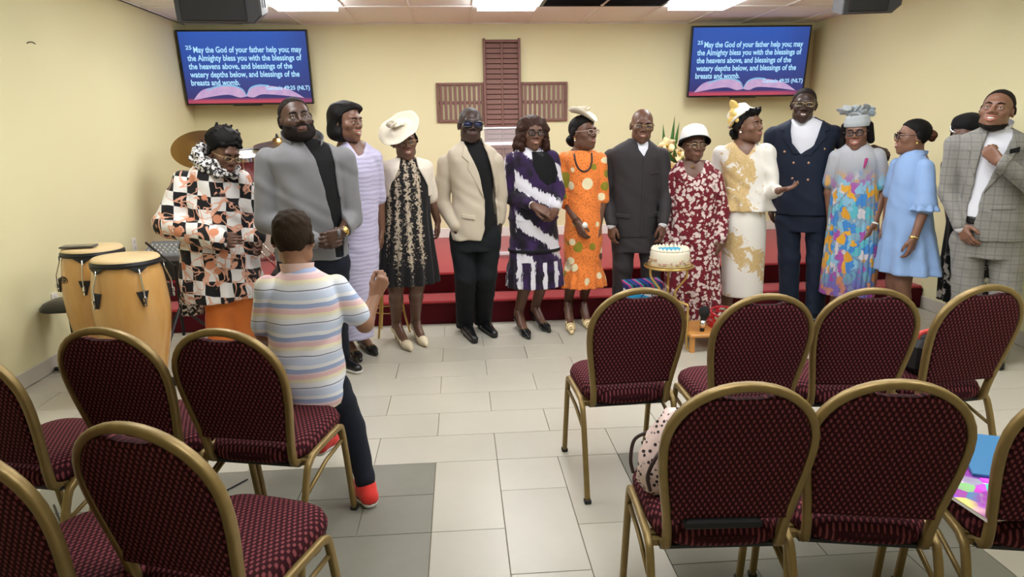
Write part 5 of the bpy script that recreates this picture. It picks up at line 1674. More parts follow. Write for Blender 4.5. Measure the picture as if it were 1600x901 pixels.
M_creaml = plain('cream_leather', (.72, .62, .44), .4); M_goldl = plain('gold_strap_leather', (.55, .42, .22), .35, .5, .4)
M_redk = cloth('red_knit_sneaker', (.62, .035, .025), .8)
SK1 = skin('deep_brown_skin', (.066, .031, .020)); SK2 = skin('dark_brown_skin', (.128, .060, .038)); SK3 = skin('warm_brown_skin', (.165, .078, .048)); SK6 = skin('light_brown_skin', (.20, .095, .060)); SK4 = skin('very_dark_brown_skin', (.040, .020, .015)); SK5 = skin('boy_brown_skin', (.27, .135, .080))

def px_rows(P, rows):
    out = []
    for r in rows:
        py, xl, xr, b = r[:4]; e = r[4] if len(r) > 4 else 0.0
        l, q = P.L(xl, py), P.L(xr, py); c = (l+q)/2
        out.append((c.z, ((q-l).xy.length)/2, b, c.x, c.y+e))
    return out
def ground(P, px, py):
    d = at(px, py, 1.0)-Vector((0, 0, CH)); w = Vector((0, 0, CH))+d*(-CH/d.z)
    return P.Ri @ (w-Vector((P.X, P.Y, 0)))
def opening(f, poly, ymax=0.0):
    g = poly_sd(poly); p = np.array(poly)
    f.fn((p[:, 0].min(), -.5, p[:, 1].min()), (p[:, 0].max(), ymax, p[:, 1].max()), lambda X, Y, Z: np.where(Y < ymax, -g(X, Z)+0*Y, -.2), 0, 'i')
def collar(P, c, rx, ry, h, mat, gap=.6, flare=.35, tilt=.25, parent=None, name='collar', th=.004):
    """standing collar band around the neck, open at the front by gap radians"""
    c = Vector(c); m = MB(); V = []; n = 28
    for i in range(n+1):
        a = -PI/2+gap/2+(2*PI-gap)*i/n
        for (k, z) in ((1, 0), (1+flare*.12, h*.55), (1+flare*.2, h), (1+flare*.2+th/rx, h), (1+flare*.12+th/rx, h*.55), (1+th/rx, 0)):
            x, y = rx*k*math.cos(a), ry*k*math.sin(a)
            V.append(c+Vector((x, y, z+tilt*y)))
    F = []
    for i in range(n):
        for k in range(6):
            l = (k+1) % 6; F.append((i*6+k, i*6+l, (i+1)*6+l, (i+1)*6+k))
    F.append(tuple(range(6))); F.append(tuple(n*6+k for k in range(6)))
    m.add(V, F); o = m.build(name, mat, parent or P.root); sharpen(o, 50); return o
def simple_body(P, rows, arms, legs, h=.012):
    """the body under the clothes: torso, arms (lists of points and radii), legs"""
    f = Field(); f.stack([(z, max(a-.022, .02), max(b-.02, .02), cx, cy) for (z, a, b, cx, cy) in rows], .03)
    for pts, rad in arms: f.chain(pts, rad, .02)
    if legs: P.legs(f, *legs)
    P.skinpart(f, h)
def sleeve(f, pts, rads, k=.03):
    g = Field()
    for i in range(len(pts)-1): g.cone(pts[i], pts[i+1], rads[i], rads[i+1], .02)
    lo, hi = g.bounds(); ps = g.p
    def fn(X, Y, Z):
        d = None
        for p in ps:
            e = p[2](X, Y, Z); d = e if d is None else smin(d, e, .02)
        return d
    f.fn(lo, hi, fn, .010)
def trousers(P, rows, legs, rads, mat, zcut=.035, h=.009, name='trousers'):
    f = Field()
    if rows: f.stack(rows, .03)
    for pts in legs: sleeve(f, pts, rads)
    b0, b1 = f.bounds()
    f.fn(b0, b1, lambda X, Y, Z: zcut-Z+0*X+0*Y, 0, 'i')
    return P.part(name, f, h, mat, mod=wrinkle(.0022, 30, 60))

# ------------------------------------------------------------------ 1 woman in the checked tunic
P = Person('woman in a black, white and coral checked tunic and orange trousers looking down', -1.60, 4.72, 18, SK2)
rows = px_rows(P, [(464, 286, 412, .20), (445, 282, 413, .195), (400, 278, 406, .17), (345, 282, 392, .155), (300, 290, 378, .14), (270, 290, 374, .125), (256, 300, 362, .09), (246, 318, 350, .06)])
f = Field(); f.stack(rows, .03, 2.2, pleat(9, .012, rows[0][0], rows[2][0]))
ls, le, lw = P.L(288, 284), P.L(262, 350, -.05), P.L(338, 372, -.24)
rs, re, rw = P.L(376, 282), P.L(398, 340, .02), P.L(400, 372, -.12)
sleeve(f, [ls, le, lw], [.075, .085, .075]); sleeve(f, [rs, re, rw], [.07, .07, .06])
tun = P.part('tunic', f, .009, F_CHECK, mod=wrinkle(.004, 26, 34))
g = Field(); rr = px_rows(P, [(494, 290, 330, .07, .10), (466, 286, 340, .09, .08), (446, 290, 350, .1, .06)])
g.stack(rr, .02, 2, pleat(12, .010, rr[0][0], rr[2][0])); P.part('back_hem', g, .008, F_RUFF, tun)
simple_body(P, rows, [([ls, le, lw], [.05, .045, .03]), ([rs, re, rw], [.05, .04, .03])], None)
P.hand(lw, P.L(372, 372, -.27)-lw, (0, .9, -.2), -1, (20, 25, 28, 32), 1.0, .2, fore=le.lerp(lw, .5), fr=.034)
P.hand(rw, (.0, -.6, -.5), (-1, 0, 0), 1, (40, 45, 50, 50), .95, .4, fore=re.lerp(rw, .6), fr=.034)
hip = [P.L(345, 440), P.L(382, 440)]
lg = [[hip[0], Vector((P.L(346, 520).x, .0, .35)), Vector((P.L(346, 520).x, .02, .03))], [hip[1], Vector((P.L(382, 520).x, .0, .35)), Vector((P.L(382, 520).x, .02, .03))]]
trousers(P, None, lg, [.105, .098, .085], F_ORANGE)
for q in lg: P.mshoe(Vector((q[2].x, .03, .085)), Vector((q[2].x, -.13, 0)), M_leath, M_soleb)
hc = P.L(350, 240, -.06)
P.head(hc, 28, 20, 6, 1.06, neck=P.L(334, 262, .0))
P.crop(H_BLACK, .010, .0)
f = Field(); rb = random.Random(1)
f.ell((0, .03, .075), (.108, .105, .085), .02)
for i in range(48):
    a = rb.uniform(0, 2*PI); u = rb.uniform(.3, 1); v = rb.uniform(-.2, 1); q = math.sqrt(max(0, 1-v*v)); c = Vector((math.cos(a)*.098*q, .03+math.sin(a)*.095*q, .075+.08*v)); d = Vector((rb.uniform(-.03, .03), rb.uniform(-.01, .03), rb.uniform(-.02, .03)))
    f.cone(c-d*.7, c+d*.7, .011, .008, .008)
f.fn((-.2, -.3, -.3), (.2, .2, .3), lambda X, Y, Z: np.where(Y < -.03, .052-.3*(Y+.05)-Z, -.2)+0*X, 0, 'i')
P.hpart('braided_bun', f, .005, H_BLACK)
P.glasses(M_frameg, M_lens, .044, .026, .0018, dy=-.002)
P.earrings(M_pearl, .010, .006)
f = Field(); cN = P.L(337, 257, -.01); rb = random.Random(2)
for i in range(40):
    a = 2*PI*i/20; rr_ = (.122 if i < 20 else .105)+.010*math.sin(i*2.3); z = .055*math.sin(a)-(.025*math.cos(a))+(0 if i < 20 else .04)
    f.ell(cN+Vector((rr_*math.cos(a), rr_*.95*math.sin(a)-.005, z+.010*math.sin(i*1.7))), (.030, .030, .036), .012)
P.part('ruffled_scarf', f, .006, F_RUFF, mod=wrinkle(.004, 160, 170))
P.finish_body()

# ------------------------------------------------------------------ 2 big man in the grey jacket
P = Person('broad bearded man in a grey zip jacket with hands clasped', -.93, 4.52, 14, SK1)
rows = px_rows(P, [(402, 430, 544, .17), (370, 430, 544, .185), (325, 430, 542, .185), (280, 426, 540, .17), (250, 416, 544, .15), (236, 420, 536, .125), (225, 436, 516, .095), (216, 450, 496, .07)])
f = Field(); f.stack(rows, .03, 2.3)
ls, le, lw = P.L(420, 253), P.L(418, 345, -.04), P.L(492, 376, -.25)
rs, re, rw = P.L(536, 250), P.L(548, 340, -.02), P.L(535, 362, -.24)
sleeve(f, [ls, le, lw], [.088, .080, .052], .04); sleeve(f, [rs, re, rw], [.085, .074, .050], .04)
xo0, xo1 = P.L(487, 232).x, P.L(522, 370).x
zt, zb = P.L(480, 222).z, P.L(520, 385).z
opening(f, [(xo0-.10, zt+.06), (xo0+.09, zt+.06), (xo0+.10, zt-.05), (xo1+.034, zb+.14), (xo1+.034, zb-.06), (xo1-.034, zb-.06), (xo1-.034, zb+.14), (xo0-.015, zt-.09)])
jk = P.part('jacket', f, .009, F_GREY, mod=wrinkle(.0035, 24, 36))
g = Field(); g.stack([(z, a-.014, b-.014, cx, cy) for z, a, b, cx, cy in rows], .03, 2.3); P.part('t_shirt', g, .011, F_BLACK)
collar(P, P.L(474, 232, 0), .108, .105, .085, F_GREY, 1.6, .9, .45, jk)
m = MB()
for sx in (-1, 1):
    m.tube([(xo0+sx*.03+.02, P.surf_y(f, xo0+sx*.055+.02, zt-.05)-.004, zt-.04), (xo1+sx*.033, P.surf_y(f, xo1+sx*.045, zb+.1)-.004, zb+.1), (xo1+sx*.033, P.surf_y(f, xo1+sx*.045, zb)-.004, zb-.0)], .004, 6)
m = None
simple_body(P, rows, [([ls, le, lw], [.06, .05, .03]), ([rs, re, rw], [.06, .05, .03])], None)
P.hand(lw, P.L(532, 376, -.29)-lw, (0, 1, .15), -1, (35, 40, 45, 50), 1.12, .3, fore=le.lerp(lw, .6), fr=.036)
P.hand(rw, P.L(508, 374, -.30)-rw, (0, 1, .1), 1, (25, 28, 32, 38), 1.12, .3, fore=re.lerp(rw, .6), fr=.036)
P.bracelet(rw+(re-rw).normalized()*.012, re-rw, .034, M_goldj, 'wristwatch', .007, face=(.3, -1, .3))
fa, fb = ground(P, 548, 580), ground(P, 470, 585)
lg = [[P.L(462, 410), Vector((fb.x, .0, .48)), Vector((fb.x, fb.y+.1, .04))], [P.L(520, 410), Vector((P.L(522, 480).x, -.01, .48)), Vector((fa.x-.03, fa.y+.14, .04))]]
trousers(P, px_rows(P, [(425, 440, 545, .15), (385, 436, 546, .15)]), lg, [.115, .085, .072], F_DENIM)
P.mshoe(Vector((lg[1][2].x, lg[1][2].y, .085)), Vector((fa.x+.03, fa.y-.06, 0)), M_leath, M_solew, 'sneaker', 1.1, .022); P.mshoe(Vector((lg[0][2].x, lg[0][2].y, .085)), Vector((fb.x, fb.y-.06, 0)), M_leath, M_solew, 'sneaker', 1.1, .022)
P.head(P.L(462, 187, -.03), 14, -8, -7, 1.12, neck=P.L(472, 226, .03), nr=.068, jaw=1.25, fat=1.1)
P.crop(H_SHORT, .003, -.010); P.beard(H_SHORT, .005)
P.finish_body()

# ------------------------------------------------------------------ 3 woman in lilac
P = Person('woman with a black bob in a long lilac ruched dress, smiling sideways', -.70, 4.84, 18, SK3)
rows = px_rows(P, [(526, 526, 584, .115), (470, 522, 590, .125), (400, 518, 594, .135), (340, 520, 592, .125), (300, 522, 592, .12), (262, 516, 598, .125), (240, 518, 594, .105), (226, 528, 580, .08), (219, 540, 566, .06)])
f = Field(); f.stack(rows, .03)
ls, le, lw = P.L(526, 246), P.L(512, 310, .05), P.L(520, 370, .06)
rs, re, rw = P.L(584, 246), P.L(592, 310, .06), P.L(596, 360, .10)
sleeve(f, [ls, le], [.062, .055]); sleeve(f, [rs, re], [.06, .052])
g = [(P.L(534, 215).x, P.Z(214)), (P.L(574, 215).x, P.Z(214)), (P.L(561, 241).x, P.Z(240)), (P.L(552, 243).x, P.Z(243))]
opening(f, g, .02)
dr = P.part('dress', f, .008, F_LILAC, mod=wrinkle(.0015, 20, 60))
an = [ground(P, 548, 552), ground(P, 572, 545)]
ank = [Vector((an[0].x, an[0].y+.08, .10)), Vector((an[1].x, an[1].y+.08, .10))]
simple_body(P, [(z, a+.006, b+.006, cx, cy) for z, a, b, cx, cy in rows], [([ls, le, lw], [.045, .04, .028]), ([rs, re, rw], [.045, .04, .028])], ([P.L(540, 400), P.L(570, 400)], [Vector((ank[0].x, 0, .48)), Vector((ank[1].x, 0, .48))], ank))
P.hand(lw, (0, 0, -1), (1, .2, 0), 1, k=.95, fore=le.lerp(lw, .6)); P.hand(rw, (0, .1, -1), (-1, .2, 0), -1, k=.95, fore=re.lerp(rw, .6))
for a_, tx, ty in ((ank[0], 563, 566), (ank[1], 588, 556)): P.pump(a_-Vector((0, 0, .02)), ground(P, tx, ty), M_leath, .022, trim=M_goldj)
P.head(P.L(541, 191, -.02), 50, 2, 0, 1.06, neck=P.L(549, 228, .02), smile=.9, fat=1.04)
f = Field()
f.ell((0, .022, .044), (.094, .108, .090), 0); f.ell((0, .045, -.03), (.098, .085, .085), .03); f.ell((.03, .02, -.075), (.075, .08, .045), .03); f.ell((-.04, .02, -.075), (.065, .08, .045), .03)
f.ell((.02, -.040, .085), (.07, .055, .035), .02)
f.fn((-.2, -.3, -.3), (.2, .2, .3), lambda X, Y, Z: (np.interp(Z.ravel(), [.02, .05, .075, .10, .12], [-.025, -.038, -.066, -.11, -.2]).reshape(Z.shape)-Y)*.8+0*X, 0, 'i')
P.hpart('hair', f, .005, H_BLACK, mod=wrinkle(.0025, 90, 30)); P.earrings(M_pearl, .009, .012)
P.finish_body()

# ------------------------------------------------------------------ 4 woman in lace and cream hat
P = Person('woman in a black lace dress, cream bolero and wide cream hat', -.41, 5.06, 4, SK2)
rows = px_rows(P, [(441, 584, 686, .175), (420, 586, 684, .17), (380, 591, 678, .15), (335, 599, 673, .125), (300, 602, 672, .125), (275, 606, 668, .12), (258, 614, 660, .095), (248, 622, 650, .07)])
f = Field(); f.stack(rows, .02, 2, pleat(15, .011, rows[0][0], rows[4][0]))
dr = P.part('dress', f, .008, F_LACE)
B = Field(); br = px_rows(P, [(306, 600, 674, .13), (285, 599, 675, .13), (262, 597, 676, .12), (252, 602, 670, .095), (246, 618, 654, .068)])
B.stack(br, .02)
ls, le, lw = P.L(606, 264), P.L(594, 306, .05), P.L(586, 350, .10); rs, re, rw = P.L(664, 262), P.L(672, 306, .06), P.L(684, 345, .12)
sleeve(B, [ls, le, ls.lerp(le, .5)], [.06, .055, .055]); sleeve(B, [rs, re, rs.lerp(re, .5)], [.058, .053, .053])
opening(B, [(P.L(626, 240).x, P.Z(240)), (P.L(647, 240).x, P.Z(240)), (P.L(652, 262).x, P.Z(262)), (P.L(667, 290).x, P.Z(290)), (P.L(670, 325).x, P.Z(325)), (P.L(604, 325).x, P.Z(325)), (P.L(608, 290).x, P.Z(290)), (P.L(622, 262).x, P.Z(262))], .0)
P.part('bolero', B, .0075, F_CREAM, mod=wrinkle(.002))
a1, a2 = ground(P, 622, 536), ground(P, 652, 531)
ank = [Vector((a1.x, a1.y+.10, .125)), Vector((a2.x, a2.y+.10, .125))]
simple_body(P, rows, [([ls, le, lw], [.042, .04, .028]), ([rs, re, rw], [.042, .04, .028])], ([P.L(618, 400), P.L(655, 400)], [Vector((ank[0].x, -.01, .47)), Vector((ank[1].x, -.01, .47))], ank))
P.hand(lw, (-.1, .3, -1), (1, .2, 0), 1, k=.92, fore=le.lerp(lw, .6)); P.hand(rw, (.1, .3, -1), (-1, .2, 0), -1, k=.92, fore=re.lerp(rw, .6))
for a_, tx, ty in ((ank[0], 642, 549), (ank[1], 666, 542)): P.pump(a_, ground(P, tx, ty), M_creaml, .06)
P.head(P.L(632, 222, -.02), 10, 4, -6, 1.0, neck=P.L(634, 254, .01), smile=.9)
P.crop(H_BLACK, .012, .01)
P.glasses(M_frameg, M_lens, .044, .028, .0012)
m = MB(); V = []; n = 40
for j, (r, z) in enumerate(((.0, .03), (.05, .032), (.07, .012), (.085, -.002), (.112, .004), (.138, .014), (.140, .012), (.11, -.002), (.09, -.012), (.06, -.012), (.0, -.012))):
    for k in range(n):
        a = 2*PI*k/n; w = .010*math.sin(3*a+.6)*(r/.16)**2+.006*math.sin(7*a)*(r/.16)**2
        V.append((r*1.12*math.cos(a), r*math.sin(a), z+w))
F = [(j*n+k, j*n+(k+1) % n, (j+1)*n+(k+1) % n, (j+1)*n+k) for j in range(10) for k in range(n)]
m.add([Matrix.Rotation(math.radians(-30), 3, 'Y') @ Matrix.Rotation(math.radians(34), 3, 'X') @ Vector(p)+Vector((-.03, -.045, .100)) for p in V], F)
M_sin = cloth('cream_sinamay_straw', (.72, .65, .53), .8, .12)
ht = P.hmesh('hat', m, M_sin)
f = Field(); rb = random.Random(5)
for i in range(9):
    a = rb.uniform(0, 6.28); f.ell((-.055+.045*math.cos(a), -.055+.04*math.sin(a), .140+rb.uniform(-.01, .015)), (.035, .03, .008), .006, R=Rm3(rb.uniform(0, 180), rb.uniform(-40, 40), rb.uniform(-40, 40)))
P.hpart('hat_bow', f, .005, M_sin, ht)
P.finish_body()

# ------------------------------------------------------------------ 5 man in the beige blazer
P = Person('bald man in a beige blazer, black shirt and dark glasses, hand in pocket', .11, 5.22, 8, SK4)
rows = px_rows(P, [(372, 704, 781, .135), (345, 705, 779, .14), (310, 707, 774, .13), (280, 704, 774, .14), (250, 696, 778, .135), (235, 698, 776, .115), (226, 712, 762, .09), (218, 724, 750, .06)])
J = Field(); J.stack(rows, .03, 2.3)
ls, le, lw = P.L(697, 256), P.L(690, 315, .03), P.L(711, 352, -.09)
rs, re, rw = P.L(773, 252), P.L(782, 305, .04), P.L(781, 345, .03)
sleeve(J, [ls, le, lw], [.068, .060, .046], .035); sleeve(J, [rs, re, rw], [.066, .055, .042], .035)
z = lambda py: P.L(745, py).z
x = lambda px, py=280: P.L(px, py).x
opening(J, [(x(723), z(212)), (x(752), z(212)), (x(760), z(240)), (x(770), z(280)), (x(774), z(330)), (x(775), z(390)), (x(738), z(390)), (x(752), z(355)), (x(753), z(310)), (x(744), z(270)), (x(728), z(235))])
jk = P.part('blazer', J, .008, F_BEIGE, mod=wrinkle(.0028, 26, 38))
S = Field(); S.stack([(zz_, a-.02, b-.018, cx, cy) for zz_, a, b, cx, cy in rows], .03, 2.3); P.part('shirt', S, .010, F_BLACK)
P.patch('lapel', J, [(x(724), z(222)), (x(731), z(234)), (x(744), z(268)), (x(753), z(312)), (x(740), z(285)), (x(727), z(262)), (x(729), z(252)), (x(719), z(243))], -.002, .007, F_BEIGE, .0045, jk)
P.patch('lapel', J, [(x(752), z(222)), (x(760), z(240)), (x(770), z(280)), (x(774), z(310)), (x(778), z(275)), (x(777), z(256)), (x(769), z(246))], -.002, .007, F_BEIGE, .0045, jk)
P.patch('pocket_flap', J, [(x(716), z(330)), (x(737), z(333)), (x(737), z(340)), (x(716), z(337))], -.002, .006, F_BEIGE, .0045, jk)
collar(P, P.L(737, 226), .066, .068, .040, F_BLACK, 1.2, .8, .3)
simple_body(P, rows, [([ls, le, lw], [.045, .04, .03]), ([rs, re, rw], [.045, .04, .03])], None)
P.hand(lw, P.L(724, 372, -.10)-lw, (.3, .9, 0), 1, (12, 14, 16, 18), 1.0, .5, fore=le.lerp(lw, .6)); P.hand(rw, (0, 0, -1), (-1, .2, 0), 1, k=1.05, fore=re.lerp(rw, .6))
P.bracelet(lw+(le-lw).normalized()*-.006, le-lw, .031, M_chrome, 'wristwatch', .006, face=(-.5, -1, .2))
f1, f2 = ground(P, 728, 520), ground(P, 758, 515)
lg = [[P.L(722, 370), Vector((P.L(727, 450).x, -.02, .50)), Vector((f1.x, f1.y+.06, .05))], [P.L(763, 370), Vector((P.L(760, 450).x, -.01, .50)), Vector((f2.x-.01, f2.y+.06, .05))]]
trousers(P, px_rows(P, [(390, 706, 783, .125), (352, 708, 780, .115)]), lg, [.100, .082, .070], F_TROUB)
P.mshoe(Vector((lg[0][2].x, lg[0][2].y, .085)), ground(P, 742, 537)+Vector((0, .02, 0)), M_leath, M_soleb); P.mshoe(Vector((lg[1][2].x, lg[1][2].y, .085)), ground(P, 777, 528)+Vector((-.02, .02, 0)), M_leath, M_soleb)
P.head(P.L(735, 196, -.02), 10, -2, 3, 1.07, neck=P.L(738, 228, .02), nr=.058, smile=0)
P.crop(H_GREY, .0012, -.016)
P.glasses(M_frameb, M_tint, .056, .036, .004)
P.finish_body()
# ------------------------------------------------------------------ 6 woman in the purple tie-dye dress
P = Person('woman with brown curls in a purple and white tie-dye dress', .545, 5.33, 12, SK2)
rows = px_rows(P, [(446, 791, 881, .165), (420, 792, 879, .16), (388, 797, 873, .145), (340, 795, 872, .14), (300, 796, 868, .135), (270, 797, 866, .13), (246, 797, 864, .115), (234, 804, 856, .09), (226, 816, 844, .065)])
f = Field(); f.stack(rows[3:], .02); 
lo_ = rows[:4]; f.stack([rows[0], rows[1], (rows[2][0]+.004, rows[2][1]+.004, rows[2][2]+.004)+rows[2][3:]], .01, 2, pleat(18, .008, rows[0][0], rows[2][0])); f.stack([rows[2], rows[3]], .02)
ls, le, lw = P.L(802, 250), P.L(797, 305, -.02), P.L(836, 322, -.22)
rs, re, rw = P.L(861, 248), P.L(870, 300, .0), P.L(868, 330, -.12)
sleeve(f, [ls, le, le.lerp(lw, .72)], [.068, .066, .048]); sleeve(f, [rs, re, re.lerp(rw, .7)], [.066, .06, .048])
dr = P.part('dress', f, .008, F_TIE, mod=wrinkle(.003, 26, 38))
bd = Field(); z0 = rows[2][0]; bd.stack([(z0-.014, rows[2][1]+.019, rows[2][2]+.019, rows[2][3], rows[2][4]), (z0+.010, rows[2][1]+.017, rows[2][2]+.017, rows[2][3], rows[2][4])], 0); P.part('black_band', bd, .006, F_BLACK, dr)
P.patch('black_yoke', f, [(P.L(826, 240).x, P.Z(236)), (P.L(852, 240).x, P.Z(236)), (P.L(863, 252).x, P.Z(250)), (P.L(869, 270).x, P.Z(270)), (P.L(866, 284).x, P.Z(284)), (P.L(852, 290).x, P.Z(289)), (P.L(836, 280).x, P.Z(278)), (P.L(827, 258).x, P.Z(258))], -.002, .004, F_BLACK, .005, dr)
a1, a2 = ground(P, 813, 516), ground(P, 840, 508)
ank = [Vector((a1.x, a1.y+.07, .13)), Vector((a2.x, a2.y+.09, .13))]
simple_body(P, rows, [([ls, le, lw], [.045, .042, .027]), ([rs, re, rw], [.045, .042, .027])], ([P.L(818, 400), P.L(850, 400)], [Vector((P.L(825, 450).x, 0, .47)), Vector((P.L(852, 450).x, 0, .47))], ank), .010)
P.hand(lw, P.L(862, 334, -.26)-lw, (.1, .6, -.6), -1, (15, 28, 36, 42), .98, .2, fore=le.lerp(lw, .55), fr=.034); P.hand(rw, P.L(852, 338, -.24)-rw, (0, .9, -.2), 1, k=.95, thumb=.3, fore=re.lerp(rw, .55), fr=.034)
P.bracelet(lw+(le-lw).normalized()*.03, le-lw, .032, M_chrome, 'bracelet', .005)
for a_, tx, ty in ((ank[0], 826, 530), (ank[1], 858, 520)): P.pump(a_, ground(P, tx, ty), M_leath, .065, trim=M_goldj)
P.head(P.L(832, 208, -.03), 16, 2, 2, 1.04, neck=P.L(831, 238, .01), smile=.5)
f = Field(); rb = random.Random(11)
f.ell((0, .02, .04), (.092, .105, .092), 0)
for i in range(90):
    a = rb.uniform(-.55, PI+.55); zz = rb.uniform(-.135, .085); r = (.092+.030*max(0, -zz/.13))*(1 if zz < .05 else .85)
    f.ell((r*math.cos(a), .02+r*1.02*math.sin(a), zz), (.027, .027, .030), .010)
for q in (-1, 1):
    for i in range(9): f.ell((q*(.086+.008*math.sin(i*2)), -.035+.010*math.cos(i*3), .05-.020*i), (.024, .026, .026), .010)
P.hpart('hair', f, .005, H_BROWN, mod=lambda X, Y, Z: .0022*np.sin(150*X+40*Z)*np.sin(150*Z)*np.sin(140*Y))
P.glasses(M_frameb, M_lens, .050, .034, .0026)
P.finish_body()

# ------------------------------------------------------------------ 7 woman in the orange dress
P = Person('woman in an orange dress with cream and olive circles and a cream flower hat', .955, 5.44, 14, SK2)
rows = px_rows(P, [(447, 874, 948, .135), (430, 878, 945, .13), (412, 882, 940, .12), (370, 880, 942, .13), (335, 884, 940, .125), (300, 886, 938, .115), (270, 884, 940, .12), (250, 880, 940, .105), (240, 880, 938, .09), (235, 891, 928, .07)])
f = Field(); f.stack(rows, .02, 2, pleat(14, .008, rows[0][0], rows[2][0]+.02))
ls, le, lw = P.L(881, 248), P.L(885, 316, .0), P.L(903, 348, -.14)
rs, re, rw = P.L(938, 248), P.L(942, 310, .02), P.L(936, 350, -.02)
sleeve(f, [ls, le], [.055, .058]); sleeve(f, [rs, re], [.052, .052])
dr = P.part('dress', f, .0075, F_OCIRC, mod=wrinkle(.002))
for (zc_, r_) in ((0, .078), (.045, .072)):
    g = Field(); c = le+Vector((0, 0, zc_)); g.stack([(c.z-.012, r_, r_*.9, c.x, c.y), (c.z+.04, .055, .055, c.x, c.y)], 0, 2, pleat(9, .008, c.z-.012, c.z+.04)); P.part('sleeve_ruffle', g, .006, F_OCIRC, dr)
a1, a2 = ground(P, 891, 502), ground(P, 914, 498)
ank = [Vector((a1.x, a1.y+.08, .14)), Vector((a2.x, a2.y+.08, .14))]
simple_body(P, rows, [([ls, le, lw], [.042, .038, .026]), ([rs, re, rw], [.042, .038, .026])], ([P.L(896, 400), P.L(926, 400)], [Vector((P.L(894, 450).x, 0, .47)), Vector((P.L(922, 450).x, 0, .47))], ank), .010)
P.hand(lw, P.L(912, 372, -.18)-lw, (.8, .5, 0), 1, (30, 34, 38, 44), .95, .3, fore=le.lerp(lw, .3), fr=.032); P.hand(rw, (0, -.2, -1), (-1, .2, 0), 1, k=.95, fore=re.lerp(rw, .4), fr=.03)
for q in (.012, .026): P.bracelet(lw+(le-lw).normalized()*q, le-lw, .030, plain('brown_bangle', (.08, .03, .015), .3), 'bangle', .006)
m = MB(); c = P.L(914, 352, -.25); m.lathe([(.004, -.02), (.02, -.012), (.024, .004), (.014, .02), (.002, .026)], 10, c=c); m.build('tissue', M_plate, P.root)
for a_, tx, ty in ((ank[0], 893, 522), (ank[1], 921, 516)): P.pump(a_, ground(P, tx, ty), M_goldl, .075, 'sandal', sandal=True)
P.head(P.L(911, 208, -.02), 48, -4, 0, 1.06, neck=P.L(908, 240, .01), smile=.35)
P.crop(H_BLACK, .010, .008)
f = Field(); f.ell((0, .10, -.045), (.055, .05, .05), 0); P.hpart('bun', f, .006, H_BLACK, mod=wrinkle(.003, 120, 90))
P.glasses(M_framet, M_lens, .050, .030, .0026)
P.earrings(M_goldj, .008, .0); P.earrings(M_pearl, .007, .014)
m = MB(); c = P.L(912, 246, -.10)
pts = [c+Vector((.068*math.cos(a), -.01+.03*math.sin(a)*0-.02*abs(math.sin(a)), .03-.135*abs(math.sin(a))**.8)) for a in [PI*i/16 for i in range(17)]]
pts = [Vector((p.x, min(P.surf_y(f, p.x, p.z), -.02) if False else p.y, p.z)) for p in pts]
B2 = Field(); B2.stack(rows, .02)
pts = [Vector((p.x, P.surf_y(B2, p.x, p.z)-.008, p.z)) for p in pts]
m.tube(pts, .007, 8); m.build('bead_necklace', plain('dark_wooden_beads', (.03, .012, .010), .4), P.root, True)
m = MB(); V = []; n = 36
for j, (r, zz) in enumerate(((.0, .02), (.045, .02), (.06, .006), (.09, .004), (.112, .016), (.114, .013), (.09, -.002), (.055, -.004), (.0, -.004))):
    for k in range(n):
        a = 2*PI*k/n; V.append((r*1.05*math.cos(a), r*math.sin(a), zz+.022*(r/.11)**2*math.sin(2*a+.9)))
F = [(j*n+k, j*n+(k+1) % n, (j+1)*n+(k+1) % n, (j+1)*n+k) for j in range(8) for k in range(n)]
Rt_ = Matrix.Rotation(math.radians(22), 3, 'X') @ Matrix.Rotation(math.radians(14), 3, 'Y')
m.add([Rt_ @ Vector(p)+Vector((-.01, -.015, .130)) for p in V], F); ht = P.hmesh('hat', m, M_sin)
f = Field(); rb = random.Random(8)
for i in range(12):
    a = 2*PI*i/6+.2*(i > 5); r = .042 if i < 6 else .022
    f.ell((-.01+r*math.cos(a), -.01+r*math.sin(a), .165+(.012 if i > 5 else 0)), (.026, .022, .008), .004, R=Rm3(math.degrees(a), 0, -30))
P.hpart('hat_flower', f, .0045, M_sin, ht)
P.finish_body()

# ------------------------------------------------------------------ 8 man in the charcoal suit
P = Person('smiling bald man in a charcoal mandarin-collar suit and white shirt collar', 1.405, 5.46, 6, SK2)
rows = px_rows(P, [(368, 957, 1031, .125), (340, 957, 1030, .13), (310, 957, 1030, .13), (280, 956, 1031, .135), (246, 952, 1035, .13), (232, 955, 1032, .112), (223, 970, 1020, .09), (216, 984, 1012, .066)])
J = Field(); J.stack(rows, .02, 2.3)
ls, le, lw = P.L(955, 245), P.L(947, 308, -.01), P.L(955, 349, -.12)
rs, re, rw = P.L(1033, 243), P.L(1041, 305, -.01), P.L(1036, 347, -.12)
sleeve(J, [ls, le, lw], [.066, .056, .043]); sleeve(J, [rs, re, rw], [.066, .056, .043])
z = lambda py: P.L(995, py).z
x = lambda px, py=280: P.L(px, py).x
opening(J, [(x(990), z(215)), (x(1010), z(215)), (x(1009), z(232)), (x(1003), z(244)), (x(994), z(232))])
jk = P.part('jacket', J, .008, F_CHAR, mod=wrinkle(.002, 24, 34))
S = Field(); S.stack([(a, b-.014, c-.012, d, e) for a, b, c, d, e in rows[3:]], .02, 2.3); P.part('shirt', S, .010, F_SHIRT)
P.patch('front_placket', J, [(x(1001), z(244)), (x(1006), z(244)), (x(1004), z(366)), (x(999), z(366))], -.002, .004, F_CHAR, .005, jk)
